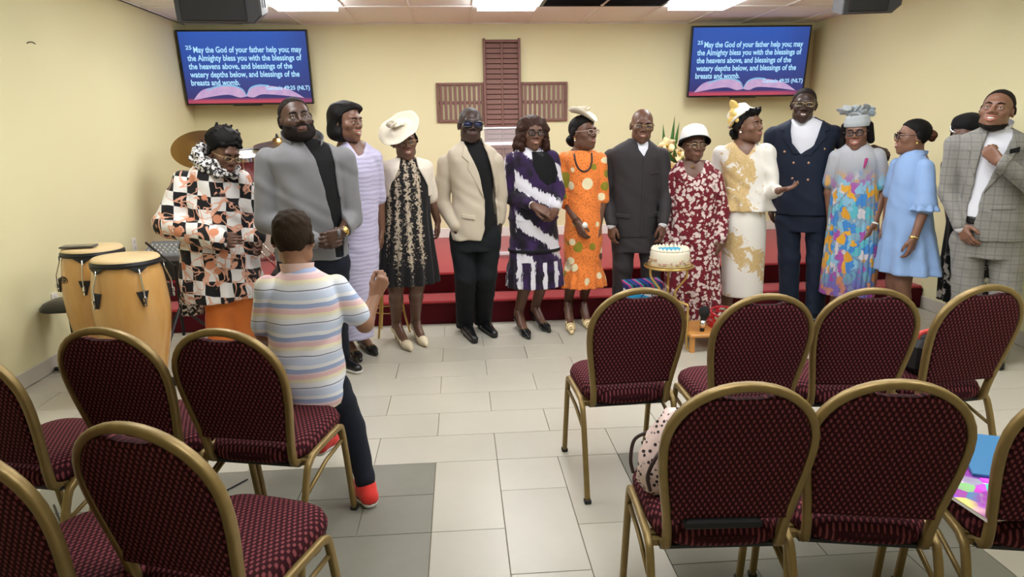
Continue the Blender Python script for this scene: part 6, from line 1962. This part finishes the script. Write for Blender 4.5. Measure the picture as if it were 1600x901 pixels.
P.patch('pocket_flap', J, [(x(1012), z(330)), (x(1030), z(328)), (x(1030), z(336)), (x(1012), z(338))], -.002, .005, F_CHAR, .005, jk); P.patch('pocket_flap', J, [(x(962), z(330)), (x(984), z(332)), (x(984), z(339)), (x(962), z(337))], -.002, .005, F_CHAR, .005, jk)
P.patch('breast_pocket', J, [(x(1012), z(268)), (x(1028), z(266)), (x(1028), z(270)), (x(1012), z(272))], -.002, .004, F_CHAR, .005, jk)
collar(P, P.L(1000, 231), .076, .076, .042, F_CHAR, .9, .4, .28, jk); collar(P, P.L(1001, 230), .066, .068, .050, F_SHIRT, .55, .5, .35)
simple_body(P, rows, [([ls, le, lw], [.045, .04, .03]), ([rs, re, rw], [.045, .04, .03])], None)
for w_, e_ in ((lw, le), (rw, re)):
    g = Field(); q = (w_-e_).normalized(); g.cone(w_-q*.004, w_+q*.012, .039, .038); P.part('shirt_cuff', g, .006, F_SHIRT)
P.hand(lw+Vector((0, 0, -.01)), (.03, -.1, -1), (.8, .5, 0), 1, (30, 34, 38, 40), 1.05, .4, fore=le.lerp(lw, .7)); P.hand(rw+Vector((0, 0, -.01)), (-.03, -.1, -1), (-.8, .5, 0), -1, (30, 34, 38, 40), 1.05, .4, fore=re.lerp(rw, .7))
lg = [[P.L(974, 370), Vector((P.L(972, 450).x, -.01, .50)), Vector((P.L(970, 470).x, .02, .04))], [P.L(1014, 370), Vector((P.L(1016, 450).x, -.01, .50)), Vector((P.L(1018, 470).x, .02, .04))]]
trousers(P, px_rows(P, [(392, 956, 1033, .125), (352, 958, 1030, .12)]), lg, [.098, .082, .072], F_CHAR)
for q in lg: P.mshoe(Vector((q[2].x, q[2].y, .085)), Vector((q[2].x, q[2].y-.17, 0)), M_leath, M_soleb)
P.head(P.L(1003, 197, -.02), 8, 4, 4, 1.07, neck=P.L(1001, 232, .02), nr=.055, smile=.6)
P.glasses(M_frameg, M_lens, .046, .028, .0012)
P.finish_body()

# ------------------------------------------------------------------ 9 woman in burgundy
P = Person('short woman in a burgundy dress with white flowers and a white brimmed hat', 1.79, 5.34, -4, SK2)
rows = px_rows(P, [(530, 1036, 1128, .16), (488, 1036, 1128, .16), (430, 1040, 1126, .15), (370, 1042, 1122, .145), (335, 1046, 1120, .135), (300, 1046, 1122, .14), (272, 1047, 1122, .13), (258, 1052, 1117, .10), (250, 1064, 1104, .075)])
f = Field(); f.stack(rows, .02, 2, pleat(11, .010, rows[0][0], rows[4][0]))
ls, le, lw = P.L(1054, 276), P.L(1044, 330, .02), P.L(1040, 375, -.03)
rs, re, rw = P.L(1116, 276), P.L(1128, 330, .02), P.L(1126, 372, -.05)
sleeve(f, [ls, le, lw], [.064, .060, .050]); sleeve(f, [rs, re, rw], [.064, .060, .050])
opening(f, [(P.L(1064, 244).x, P.Z(244)), (P.L(1104, 244).x, P.Z(244)), (P.L(1098, 266).x, P.Z(264)), (P.L(1086, 277).x, P.Z(276)), (P.L(1074, 272).x, P.Z(270))], .03)
P.part('dress', f, .008, F_BURG, mod=wrinkle(.003, 26, 40))
g = Field(); g.stack([(a, b-.012, c-.010, d, e) for a, b, c, d, e in rows[3:7]], .02); P.part('camisole', g, .010, F_BLACK)
ank = [Vector((P.L(1064, 480).x, .02, .10)), Vector((P.L(1098, 480).x, .02, .10))]
simple_body(P, [(a, b+.013, c+.013, d, e) for a, b, c, d, e in rows[5:]]+rows[:5], [([ls, le, lw], [.045, .04, .03]), ([rs, re, rw], [.045, .04, .03])], ([P.L(1068, 400), P.L(1096, 400)], [Vector((ank[0].x, 0, .45)), Vector((ank[1].x, 0, .45))], ank), .009)
P.hand(lw, (0, -.1, -1), (.8, .4, 0), 1, k=.95, fore=le.lerp(lw, .7)); P.hand(rw, (-.05, -.1, -1), (-.8, .4, 0), -1, (35, 38, 42, 45), .98, .4, fore=re.lerp(rw, .7))
for a_ in ank: P.pump(a_-Vector((0, 0, .02)), Vector((a_.x, a_.y-.16, 0)), M_leath, .03)
P.head(P.L(1084, 226, -.02), 20, 4, 2, 1.02, neck=P.L(1082, 260, .01), fat=1.06)
P.crop(H_BLACK, .010, .0)
m = MB(); n = 36; V = []
for j, (r, zz) in enumerate(((.0, .062), (.05, .059), (.078, .044), (.092, .02), (.098, .0), (.106, -.03), (.116, -.052), (.113, -.054), (.100, -.03), (.092, 0.), (.0, .0))):
    for k in range(n):
        a = 2*PI*k/n; V.append((r*math.cos(a), r*1.12*math.sin(a), zz+(.012*math.sin(a) if r > .1 else 0)))
F = [(j*n+k, j*n+(k+1) % n, (j+1)*n+(k+1) % n, (j+1)*n+k) for j in range(10) for k in range(n)]
m.add([Matrix.Rotation(math.radians(-24), 3, 'X') @ Vector(p)+Vector((0, .022, .082)) for p in V], F); hat = P.hmesh('hat', m, cloth('white_felt_hat', (.72, .70, .68), .9, .06))
m = MB(); V = []
for j, (r, zz) in enumerate(((.0965, -.004), (.107, -.034), (.121, -.078), (.116, -.082), (.100, -.046), (.091, -.004))):
    for k in range(n):
        a = 2*PI*k/n; V.append((r*math.cos(a), r*1.12*math.sin(a), zz+(.012*math.sin(a) if r > .1 else 0)-.004+(.030*max(0, -math.sin(a)) if zz < -.05 else 0)))
F = [(j*n+k, j*n+(k+1) % n, ((j+1) % 6)*n+(k+1) % n, ((j+1) % 6)*n+k) for j in range(6) for k in range(n)]
m.add([Matrix.Rotation(math.radians(-24), 3, 'X') @ Vector(p)+Vector((0, .022, .082)) for p in V], F); P.hmesh('brim_lining', m, F_BLACK, hat)
P.glasses(M_frameg, M_lens, .046, .030, .0012); P.earrings(M_pearl, .008)
m = MB(); m.lathe([(.001, -.012), (.014, 0), (.001, .012)], 10, c=P.L(1082, 260, -.115)); m.build('pendant', M_goldj, P.root)
P.finish_body()

# ------------------------------------------------------------------ 10 woman in ivory and gold
P = Person('woman in an ivory and gold lace skirt suit with a gold bow hat, talking', 2.165, 5.36, 12, SK3)
rows = px_rows(P, [(328, 1122, 1212, .155), (312, 1126, 1206, .145), (290, 1130, 1200, .13), (270, 1128, 1200, .135), (246, 1122, 1202, .125), (231, 1124, 1200, .11), (223, 1140, 1184, .085), (217, 1150, 1176, .065)])
J = Field(); J.stack(rows, .02, 2, pleat(8, .010, rows[0][0], rows[2][0]))
ls, le, lw = P.L(1127, 241), P.L(1116, 300, .06), P.L(1122, 345, .06)
rs, re, rw = P.L(1197, 239), P.L(1206, 298, -.02), P.L(1216, 298, -.22)
sleeve(J, [ls, le], [.070, .060]); sleeve(J, [rs, rs.lerp(re, .5), re, re.lerp(rw, .8)], [.075, .065, .058, .046])
opening(J, [(P.L(1144, 214).x, P.Z(214)), (P.L(1180, 214).x, P.Z(214)), (P.L(1174, 232).x, P.Z(230)), (P.L(1162, 242).x, P.Z(242)), (P.L(1150, 234).x, P.Z(232))], .03)
P.part('jacket', J, .008, F_BROJ, mod=wrinkle(.003))
sr = px_rows(P, [(461, 1128, 1192, .12), (400, 1126, 1196, .135), (350, 1126, 1198, .14), (315, 1132, 1194, .125), (300, 1136, 1190, .11)])
K = Field(); K.stack(sr, .02); P.part('skirt', K, .008, F_BROS)
ank = [Vector((P.L(1140, 440).x, .03, .12)), Vector((P.L(1174, 440).x, .03, .12))]
simple_body(P, [(a, b+.012, c+.012, d, e) for a, b, c, d, e in rows[3:]]+[(a, b-.01, c-.01, d, e) for a, b, c, d, e in sr[:-2]], [([ls, le, lw], [.045, .04, .028]), ([rs, re, rw], [.045, .04, .028])], ([P.L(1148, 400), P.L(1174, 400)], [Vector((ank[0].x, 0, .47)), Vector((ank[1].x, 0, .47))], ank), .009)
P.hand(rw, P.L(1242, 292, -.28)-rw, (-.2, -.1, 1), 1, (10, 14, 20, 26), 1.0, -.2, fore=re.lerp(rw, .6), spread=.12); P.hand(lw, (0, 0, -1), (.8, .4, 0), 1, k=.95, fore=le.lerp(lw, .5))
for a_ in ank: P.pump(a_, Vector((a_.x, a_.y-.16, 0)), M_creaml, .06)
P.head(P.L(1168, 197, -.03), 58, -4, -4, 1.06, neck=P.L(1160, 234, .02), smile=.3, fat=1.04)
P.crop(H_BLACK, .012, .0)
f = Field(); rb = random.Random(21)
for i in range(40):
    a = rb.uniform(-2.6, -.5); c = Vector((.075*math.cos(a), .01+.085*math.sin(a), .075+.03*rb.random())); f.cone(c, c+Vector((math.cos(a)*.02, math.sin(a)*.02, .02)), .012, .006, .006)
P.hpart('front_curls', f, .005, H_BLACK)
f = Field(); f.ell((0, .085, -.05), (.06, .02, .025), 0)
for i in range(20): f.ell((rb.uniform(-.06, .06), .085+rb.uniform(-.02, .015), rb.uniform(-.075, -.03)), (.02, .02, .024), .01)
P.hpart('nape_curls', f, .005, H_BLACK)
m = MB(); n = 36; V = []
for j, (r, zz) in enumerate(((.0, .085), (.05, .083), (.074, .066), (.085, .02), (.105, -.01), (.112, -.012), (.10, -.02), (.085, -.005), (.0, .0))):
    for k in range(n):
        a = 2*PI*k/n; V.append((r*math.cos(a), r*1.08*math.sin(a), zz))
F = [(j*n+k, j*n+(k+1) % n, (j+1)*n+(k+1) % n, (j+1)*n+k) for j in range(8) for k in range(n)]
Rh = Matrix.Rotation(math.radians(-34), 3, 'X')
m.add([Rh @ Vector(p)+Vector((0, .048, .070)) for p in V], F); hat = P.hmesh('hat', m, F_WHITE)
M_gsat = plain('gold_satin_ribbon', (.66, .47, .14), .35, .5)
f = Field()
f.ell((-.088, .075, .065), (.014, .026, .062), .006, R=Rm3(0, 18, -8)); f.ell((-.060, .060, .150), (.016, .030, .058), .006, R=Rm3(0, -20, -30)); f.ell((-.086, .040, .075), (.012, .022, .045), .006, R=Rm3(0, -30, 0)); f.ell((-.078, .075, .112), (.018, .02, .02), .006)
P.hpart('hat_bow', f, .005, M_gsat, hat, mod=wrinkle(.003, 110, 90)); P.earrings(M_pearl, .009)
P.finish_body()

# ------------------------------------------------------------------ 11 tall man in navy
P = Person('tall smiling man in a navy double-breasted suit and open white shirt', 2.715, 5.50, -2, SK4)
rows = px_rows(P, [(334, 1209, 1302, .135), (310, 1210, 1300, .14), (280, 1213, 1297, .135), (250, 1209, 1301, .14), (214, 1204, 1308, .135), (199, 1207, 1305, .115), (190, 1226, 1288, .09), (183, 1241, 1273, .066)])
J = Field(); J.stack(rows, .02, 2.3)
ls, le, lw = P.L(1208, 211), P.L(1200, 272, .03), P.L(1206, 318, .05)
rs, re, rw = P.L(1303, 209), P.L(1340, 246, .12), P.L(1380, 238, -.12)
sleeve(J, [ls, le, lw], [.070, .060, .045]); sleeve(J, [rs, re, re.lerp(rw, .55)], [.068, .058, .048])
z = lambda py: P.L(1256, py).z
x = lambda px, py=240: P.L(px, py).x
opening(J, [(x(1232), z(176)), (x(1284), z(176)), (x(1279), z(205)), (x(1271), z(226)), (x(1252), z(240)), (x(1236), z(224)), (x(1232), z(205))])
jk = P.part('jacket', J, .008, F_NAVY, mod=wrinkle(.002, 24, 34))
S = Field(); S.stack([(a, b-.016, c-.014, d, e) for a, b, c, d, e in rows[2:]], .02, 2.3); P.part('shirt', S, .009, F_SHIRT)
P.patch('lapel', J, [(x(1233), z(186)), (x(1237), z(222)), (x(1252), z(240)), (x(1240), z(240)), (x(1222), z(214)), (x(1226), z(206)), (x(1218), z(203))], -.002, .008, F_NAVY, .005, jk)
P.patch('lapel', J, [(x(1282), z(186)), (x(1272), z(226)), (x(1254), z(242)), (x(1268), z(242)), (x(1290), z(214)), (x(1286), z(206)), (x(1294), z(203))], -.002, .008, F_NAVY, .005, jk)
M_cop = plain('copper_button', (.42, .24, .15), .35, .5, .5)
for bx, by in ((1241, 253), (1264, 253), (1239, 277), (1263, 279), (1227, 236), (1288, 232)): P.button(J, x(bx, by), z(by), M_cop, .011, jk)
P.button(J, x(1284), z(200), M_pearl, .014, jk, 'lapel_pin')
collar(P, P.L(1257, 196), .070, .070, .050, F_SHIRT, 1.3, 1.2, .35)
simple_body(P, rows, [([ls, le, lw], [.045, .04, .03]), ([rs, re, rw], [.045, .04, .03])], None)
P.hand(lw, (0, -.05, -1), (.8, .4, 0), 1, k=1.08, fore=le.lerp(lw, .7)); P.hand(rw+Vector((-.07, .05, .03)), Vector((.75, -.5, -.25)), (0, .35, -1), -1, (50, 55, 58, 60), 1.12, .3, fore=re.lerp(rw, .4), fr=.032)
lg = [[P.L(1231, 340), Vector((P.L(1232, 420).x, -.01, .52)), Vector((P.L(1233, 480).x, .02, .04))], [P.L(1278, 340), Vector((P.L(1276, 420).x, -.01, .52)), Vector((P.L(1274, 480).x, .02, .04))]]
trousers(P, px_rows(P, [(360, 1212, 1298, .125), (318, 1214, 1296, .12)]), lg, [.102, .086, .074], F_NAVY)
for q in lg: P.mshoe(Vector((q[2].x, q[2].y, .085)), Vector((q[2].x, q[2].y-.14, 0)), M_leath, M_soleb)
P.head(P.L(1256, 165, -.03), 2, 2, 4, 1.10, neck=P.L(1257, 198, .02), nr=.058, smile=1.0)
P.crop(H_SHORT, .004, -.010)
P.glasses(M_frameg, M_lens, .050, .028, .0014, dz=.010)
P.finish_body()

# ------------------------------------------------------------------ 12 woman in the floral pleated dress
P = Person('woman in a pleated silver and bright floral dress with a silver ruffled hat', 3.03, 5.14, -6, SK6)
rows = px_rows(P, [(459, 1280, 1366, .15), (420, 1284, 1372, .15), (370, 1290, 1374, .145), (320, 1296, 1374, .14), (280, 1300, 1374, .135), (250, 1302, 1376, .125), (236, 1306, 1370, .11), (227, 1316, 1360, .085), (220, 1326, 1352, .065)])
f = Field(); f.stack(rows, .02, 2, pleat(30, .005, rows[0][0], rows[-2][0]))
ls, le, lw = P.L(1308, 246), P.L(1296, 300, .03), P.L(1298, 350, .04)
rs, re, rw = P.L(1370, 244), P.L(1380, 300, .02), P.L(1364, 352, -.08)
sleeve(f, [ls, ls.lerp(le, .7)], [.062, .066]); sleeve(f, [rs, rs.lerp(re, .75)], [.062, .070])
P.part('dress', f, .007, F_FLOR)
ank = [Vector((P.L(1308, 440).x, .02, .10)), Vector((P.L(1344, 440).x, .02, .10))]
simple_body(P, rows, [([ls, le, lw], [.042, .038, .027]), ([rs, re, rw], [.044, .038, .027])], ([P.L(1312, 380), P.L(1346, 380)], [Vector((ank[0].x, 0, .46)), Vector((ank[1].x, 0, .46))], ank), .009)
P.hand(rw, P.L(1352, 382, -.12)-rw, (-.8, .4, 0), -1, (28, 32, 36, 40), 1.0, .3, fore=re.lerp(rw, .4), fr=.032); P.hand(lw, (0, 0, -1), (.8, .4, 0), 1, k=.95, fore=le.lerp(lw, .4))
P.bracelet(rw+(re-rw).normalized()*.015, re-rw, .032, M_pearl, 'bracelet', .007)
for a_ in ank: P.pump(a_-Vector((0, 0, .02)), Vector((a_.x, a_.y-.16, 0)), M_leath, .03)
f = Field(); f.cone(P.L(1354, 249, -.14), P.L(1350, 262, -.15), .012, .006); P.part('ribbon_pin', f, .004, plain('magenta_ribbon', (.35, .03, .16), .5))
P.head(P.L(1339, 207, -.03), -8, 4, -3, 1.03, neck=P.L(1338, 232, .01), smile=1.0)
f = Field(); f.ell((0, .03, .03), (.092, .10, .09), 0)
for q in (-1, 1): f.cone((q*.082, .0, .05), (q*.092, .01, -.06), .026, .026, .02); 
f.cone((-.092, .01, -.06), (-.098, .0, -.11), .028, .022, .02)
f.fn((-.2, -.3, -.3), (.2, .2, .3), lambda X, Y, Z: np.where(np.abs(X) < .066, -(Y+.0), -.2)+0*Z, 0, 'i')
P.hpart('hair', f, .005, H_BLACK); P.glasses(M_frameb, M_lens, .052, .038, .0028)
M_silv = cloth('silver_grey_organza', (.38, .41, .43), .6, .15)
f = Field(); rb = random.Random(31)
f.stack([(.045, .088, .098), (.075, .090, .100), (.115, .080, .090), (.13, .06, .07)], .01)
hat = P.hpart('hat', f, .005, M_silv)
for kk in range(2):
    f = Field()
    for i in range(34 if kk == 0 else 8):
        a = rb.uniform(0, 6.28); r = rb.uniform(.0, .115); f.ell((r*math.cos(a)*1.05, r*math.sin(a)*.8, .150+rb.uniform(-.02, .035)), (.036, .026, .006), .006, R=Rm3(rb.uniform(0, 360), rb.uniform(-55, 55), rb.uniform(-55, 55)))
    P.hpart('hat_ruffle', f, .005, M_silv if kk == 0 else cloth('pale_blue_organza', (.36, .43, .48), .6, .15), hat)
P.finish_body()

# ------------------------------------------------------------------ 13 woman in sky blue
P = Person('woman with a bun and glasses in a short sky-blue flared dress, side-on', 3.235, 4.83, -48, SK6)
rows = px_rows(P, [(424, 1364, 1476, .20), (400, 1370, 1470, .19), (360, 1378, 1462, .165), (320, 1386, 1456, .15), (285, 1392, 1454, .13), (260, 1396, 1456, .11), (245, 1404, 1452, .09), (234, 1414, 1442, .062)])
f = Field(); f.stack(rows, .02, 2, pleat(9, .016, rows[0][0], rows[3][0]))
ns, ne, nw = P.L(1446, 262, -.08), P.L(1446, 322, -.14), P.L(1428, 372, -.20)
fs, fe, fw = P.L(1402, 258, .06), P.L(1390, 310, .08), P.L(1384, 350, .05)
sleeve(f, [ns, ns.lerp(ne, .6), ns.lerp(ne, .95)], [.060, .064, .078]); sleeve(f, [fs, fs.lerp(fe, .8)], [.052, .056])
dr = P.part('dress', f, .008, F_SKY, mod=wrinkle(.002))
g = Field(); c = ns.lerp(ne, .95); g.stack([(c.z-.045, .098, .09, c.x, c.y), (c.z+.02, .066, .066, c.x, c.y)], 0, 2, pleat(8, .012, c.z-.045, c.z+.02)); P.part('sleeve_flare', g, .006, F_SKY, dr)
kn = [Vector((P.L(1400, 440).x, .0, .45)), Vector((P.L(1428, 440).x, .0, .45))]
ank = [kn[0]+Vector((0, .03, -.36)), kn[1]+Vector((0, .03, -.36))]
simple_body(P, rows, [([ns, ne, nw], [.042, .036, .026]), ([fs, fe, fw], [.042, .036, .026])], ([P.L(1402, 370), P.L(1430, 370)], kn, ank), .009)
P.hand(nw, P.L(1420, 402, -.2)-nw, (-.6, -.2, 0), -1, (26, 32, 38, 44), 1.0, .3, fore=ne.lerp(nw, .3), fr=.034); P.hand(fw, (0, 0, -1), (1, 0, 0), 1, k=.95, fore=fe.lerp(fw, .4))
P.bracelet(nw+(ne-nw).normalized()*.006, ne-nw, .030, M_goldj, 'wristwatch', .006, face=(.2, -1, 0))
for a_ in ank: P.mshoe(a_, a_+Vector((0, -.16, 0)), M_plate, M_solew)
collar(P, P.L(1428, 248), .072, .072, .034, F_SKY, 1.0, .8, .28, dr)
P.head(P.L(1427, 214, .0), -74, -2, 0, 1.02, neck=P.L(1430, 246, .02), smile=.9)
P.crop(H_BLACK, .006, .004)
f = Field(); f.ell((0, .115, .012), (.040, .036, .040), 0); P.hpart('bun', f, .005, H_RED, mod=wrinkle(.004, 130, 120))
P.glasses(M_frameb, M_lens, .050, .034, .0028); P.earrings(M_goldj, .010, .004)
P.finish_body()

# ------------------------------------------------------------------ 14 young man in plaid
P = Person('young man in a grey windowpane plaid suit, hand at his collar, grinning', 3.44, 4.40, -4, SK6)
rows = px_rows(P, [(372, 1492, 1606, .15), (340, 1494, 1606, .155), (300, 1500, 1602, .15), (260, 1498, 1606, .15), (228, 1492, 1612, .14), (212, 1498, 1606, .118), (202, 1524, 1586, .09), (194, 1540, 1572, .066)])
J = Field(); J.stack(rows, .02, 2.3)
ls, le, lw = P.L(1494, 226), P.L(1482, 300, .02), P.L(1500, 352, -.10)
rs, re, rw = P.L(1610, 224), P.L(1626, 300, -.14), P.L(1562, 252, -.26)
sleeve(J, [ls, le, lw], [.072, .062, .048]); sleeve(J, [rs, re, re.lerp(rw, .94)], [.072, .064, .048])
z = lambda py: P.L(1540, py).z
x = lambda px, py=280: P.L(px, py).x
opening(J, [(x(1536), z(186)), (x(1572), z(186)), (x(1574), z(215)), (x(1560), z(250)), (x(1540), z(300)), (x(1534), z(345)), (x(1540), z(395)), (x(1522), z(395)), (x(1520), z(330)), (x(1526), z(270)), (x(1532), z(220))])
jk = P.part('jacket', J, .008, F_PLAID, mod=wrinkle(.0028, 24, 34))
S = Field(); S.stack([(a, b-.016, c-.014, d, e) for a, b, c, d, e in rows[1:]], .02, 2.3); P.part('shirt', S, .009, F_SHIRT)
P.patch('lapel', J, [(x(1538), z(196)), (x(1532), z(222)), (x(1524), z(275)), (x(1512), z(250)), (x(1514), z(238)), (x(1508), z(232))], -.002, .008, F_PLAID, .005, jk)
P.patch('lapel', J, [(x(1572), z(200)), (x(1574), z(216)), (x(1560), z(252)), (x(1541), z(300)), (x(1568), z(268)), (x(1584), z(236)), (x(1582), z(222))], -.002, .008, F_PLAID, .005, jk)
P.patch('pocket_square', J, [(x(1572), z(232)), (x(1588), z(228)), (x(1588), z(236)), (x(1573), z(239))], -.004, .010, F_BLACK, .004, jk)
P.patch('pocket_flap', J, [(x(1556), z(318)), (x(1596), z(316)), (x(1596), z(322)), (x(1556), z(324))], -.002, .006, F_PLAID, .005, jk)
g = Field(); g.stack([(z(348), rows[1][1]-.012, rows[1][2]-.010, rows[1][3], rows[1][4]), (z(336), rows[1][1]-.012, rows[1][2]-.010, rows[1][3], rows[1][4])], 0, 2.3); P.part('belt', g, .009, M_leath)
collar(P, P.L(1556, 204), .072, .072, .050, F_SHIRT, 1.2, 1.2, .35)
simple_body(P, rows, [([ls, le, lw], [.045, .04, .03]), ([rs, re, rw], [.045, .04, .03])], None)
g = Field(); q = (lw-le).normalized(); g.cone(lw-q*.004, lw+q*.012, .042, .041); P.part('shirt_cuff', g, .006, F_SHIRT)
P.hand(lw, P.L(1516, 382, -.16)-lw, (.6, .6, 0), 1, (24, 34, 42, 46), 1.1, -.1, fore=le.lerp(lw, .7)); P.hand(rw, P.L(1536, 228, -.20)-rw, (.3, .9, .2), 1, (60, 66, 70, 72), 1.12, .4, fore=re.lerp(rw, .6))
lg = [[P.L(1512, 375), Vector((P.L(1512, 450).x, -.01, .50)), Vector((P.L(1512, 450).x-.01, .02, .04))], [P.L(1574, 375), Vector((P.L(1572, 450).x, -.01, .50)), Vector((P.L(1570, 450).x, .02, .04))]]
trousers(P, px_rows(P, [(400, 1486, 1600, .14), (345, 1496, 1598, .135)]), lg, [.108, .090, .078], F_PLAID)
for q in lg: P.mshoe(Vector((q[2].x, q[2].y, .085)), Vector((q[2].x+.04, q[2].y-.18, 0)), M_leath, M_soleb)
P.head(P.L(1558, 173, -.05), -12, -10, 5, 1.10, neck=P.L(1556, 212, .02), nr=.06, smile=1.0, jaw=1.08)
P.crop(H_SHORT, .003, -.010); P.beard(H_SHORT, .0010, -.084, False)
P.finish_body()

# ------------------------------------------------------------------ 15 woman behind him
P = Person('woman in black with a sparkling black hat, half hidden behind the plaid suit', 3.66, 4.98, -20, SK2)
rows = px_rows(P, [(470, 1462, 1560, .17), (420, 1466, 1556, .16), (350, 1478, 1548, .14), (300, 1480, 1546, .13), (260, 1478, 1548, .12), (240, 1490, 1538, .10), (230, 1502, 1526, .07)])
f = Field(); f.stack(rows, .02, 2, pleat(13, .010, rows[0][0], rows[3][0]))
ls, le, lw = P.L(1484, 258), P.L(1482, 310, .02), P.L(1486, 355, .0); rs, re, rw = P.L(1542, 258), P.L(1546, 310, .02), P.L(1544, 355, .0)
sleeve(f, [ls, le], [.06, .055]); sleeve(f, [rs, re], [.06, .055])
t = fab('black_white_border_print'); n_ = t.noise(18, 3, .6); zz = t.xyz()[2]
t.color(t.mix(t.math('MULTIPLY', t.step(n_, .55, .03), t.math('SUBTRACT', 1.0, t.step(zz, .62, .05))), (.010, .010, .012), (.6, .58, .55)))
P.part('dress', f, .009, t.m)
ank = [Vector((P.L(1496, 440).x, .02, .10)), Vector((P.L(1528, 440).x, .02, .10))]
simple_body(P, rows, [([ls, le, lw], [.042, .038, .027]), ([rs, re, rw], [.042, .038, .027])], ([P.L(1496, 390), P.L(1526, 390)], [Vector((ank[0].x, 0, .46)), Vector((ank[1].x, 0, .46))], ank), .010)
P.hand(lw, (0, 0, -1), (.8, .4, 0), 1, k=.95, fore=le.lerp(lw, .5)); P.hand(rw, (0, 0, -1), (-.8, .4, 0), -1, k=.95, fore=re.lerp(rw, .5))
for a_ in ank: P.pump(a_-Vector((0, 0, .02)), Vector((a_.x, a_.y-.16, 0)), M_leath, .03)
P.head(P.L(1508, 212, -.02), -15, 10, 0, 1.02, neck=P.L(1512, 244, .01))
P.crop(H_BLACK, .008, .0)
f = Field(); f.ell((.01, .03, .085), (.110, .115, .072), 0); f.fn((-.2, -.2, -.2), (.2, .2, .2), lambda X, Y, Z: .048-Z+.25*(Y)+0*X, 0, 'i')
hat = P.hpart('hat', f, .005, F_BLACK, mod=wrinkle(.004, 60, 60))
m = MB(); ring = [(.01+.108*math.cos(a), .03+.113*math.sin(a), .052+.25*(.03+.113*math.sin(a))) for a in [2*PI*i/30 for i in range(30)]]
for q in range(30):
    m.lathe([(.002, -.010), (.011, -.004), (.009, .006), (.002, .011)], 6, c=ring[q])
P.hmesh('sequin_band', m, plain('silver_sequins', (.75, .75, .78), .15, .5, 1.0), hat)
P.finish_body()

# ------------------------------------------------------------------ 16 the boy
P = Person('boy in a pastel striped shirt and red sneakers perched on a chair, fist raised', -.67, 2.86, 172, SK5)
rowsb = lambda rs: px_rows(P, rs)
rows = rowsb([(626, 448, 540, .115), (590, 426, 542, .12), (545, 418, 534, .12), (490, 415, 534, .12), (455, 414, 530, .11), (436, 420, 520, .095), (424, 436, 500, .075), (414, 448, 486, .055)])
f = Field(); f.stack(rows, .02, 2.2)
rs, re, rw = P.L(524, 450), P.L(570, 506, .02), P.L(586, 462, .10)      # the raised arm on the photo's right
ls, le, lw = P.L(420, 452), P.L(412, 520, .05), P.L(424, 560, .18)
sleeve(f, [rs, rs.lerp(re, .72)], [.058, .056]); sleeve(f, [ls, ls.lerp(le, .8)], [.056, .054])
sh = P.part('shirt', f, .0065, F_STRIPE, mod=wrinkle(.0035, 34, 40))
0 and P.patch('yoke_seam', f, [(P.L(424, 462).x, P.Z(462)), (P.L(524, 462).x, P.Z(462)), (P.L(524, 465).x, P.Z(465)), (P.L(424, 465).x, P.Z(465))], -.001, .0025, F_STRIPE, .004, sh, yr=(-.02, .4))
collar(P, P.L(465, 424), .060, .060, .036, plain('pink_cream_collar', (.78, .56, .50), .8), .8, .5, .15, sh)
simple_body(P, rows, [([rs, re, rw], [.038, .036, .025]), ([ls, le, lw], [.038, .034, .025])], None, .008)
P.hand(rw, P.L(602, 432, .10)-rw, P.Ri @ Vector((-.5, .6, .2)), 1, (75, 80, 84, 86), .92, .6, fore=re.lerp(rw, .45), fr=.028)
P.hand(lw, (0, -.3, -1), (-1, .1, 0), 1, k=.8, fore=le.lerp(lw, .5))
g1 = ground(P, 574, 786); 
k1 = P.L(548, 664, .0); a1 = Vector((P.L(572, 762, -.09).x, P.L(572, 762, -.09).y, .105))
h1, h2 = P.L(520, 605), P.L(470, 605)
k2 = P.L(500, 640, .30); a2 = P.L(506, 672, .24)
trousers(P, rowsb([(632, 446, 540, .10), (600, 440, 540, .105)]), [[h1, k1, a1], [h2, k2, a2]], [.078, .060, .044], F_DENIM, .07, .007)
def kid_shoe(ank, toe):
    o = P.mshoe(ank, toe, M_redk, M_solew, 'sneaker', .98, .024, M_soleb)
    return o
kid_shoe(a1-Vector((0, 0, .02)), a1+(P.Ri @ Vector((-.05, .11, 0))))
P.mshoe(a2-Vector((0, 0, .02)), a2+(P.Ri @ Vector((.06, .15, 0))), M_redk, M_solew, 'sneaker', .92, .020)
P.head(P.L(459, 374, .02), 172-10, 4, 0, .98, neck=P.L(462, 422, -.01), nr=.042, yoke=.01)
P.crop(H_BOY, .0025, .0)
f = Field(); f.ell((0, .014, .058), (.078, .098, .072), 0); f.fn((-.2, -.2, -.2), (.2, .2, .2), lambda X, Y, Z: .035-Z+0*X+0*Y, 0, 'i')
P.hpart('hair_top', f, .005, H_BOY, mod=lambda X, Y, Z: .004*np.sin(95*X+20*Y)*np.sin(100*Y-30*Z)*np.sin(90*Z))
P.finish_body()
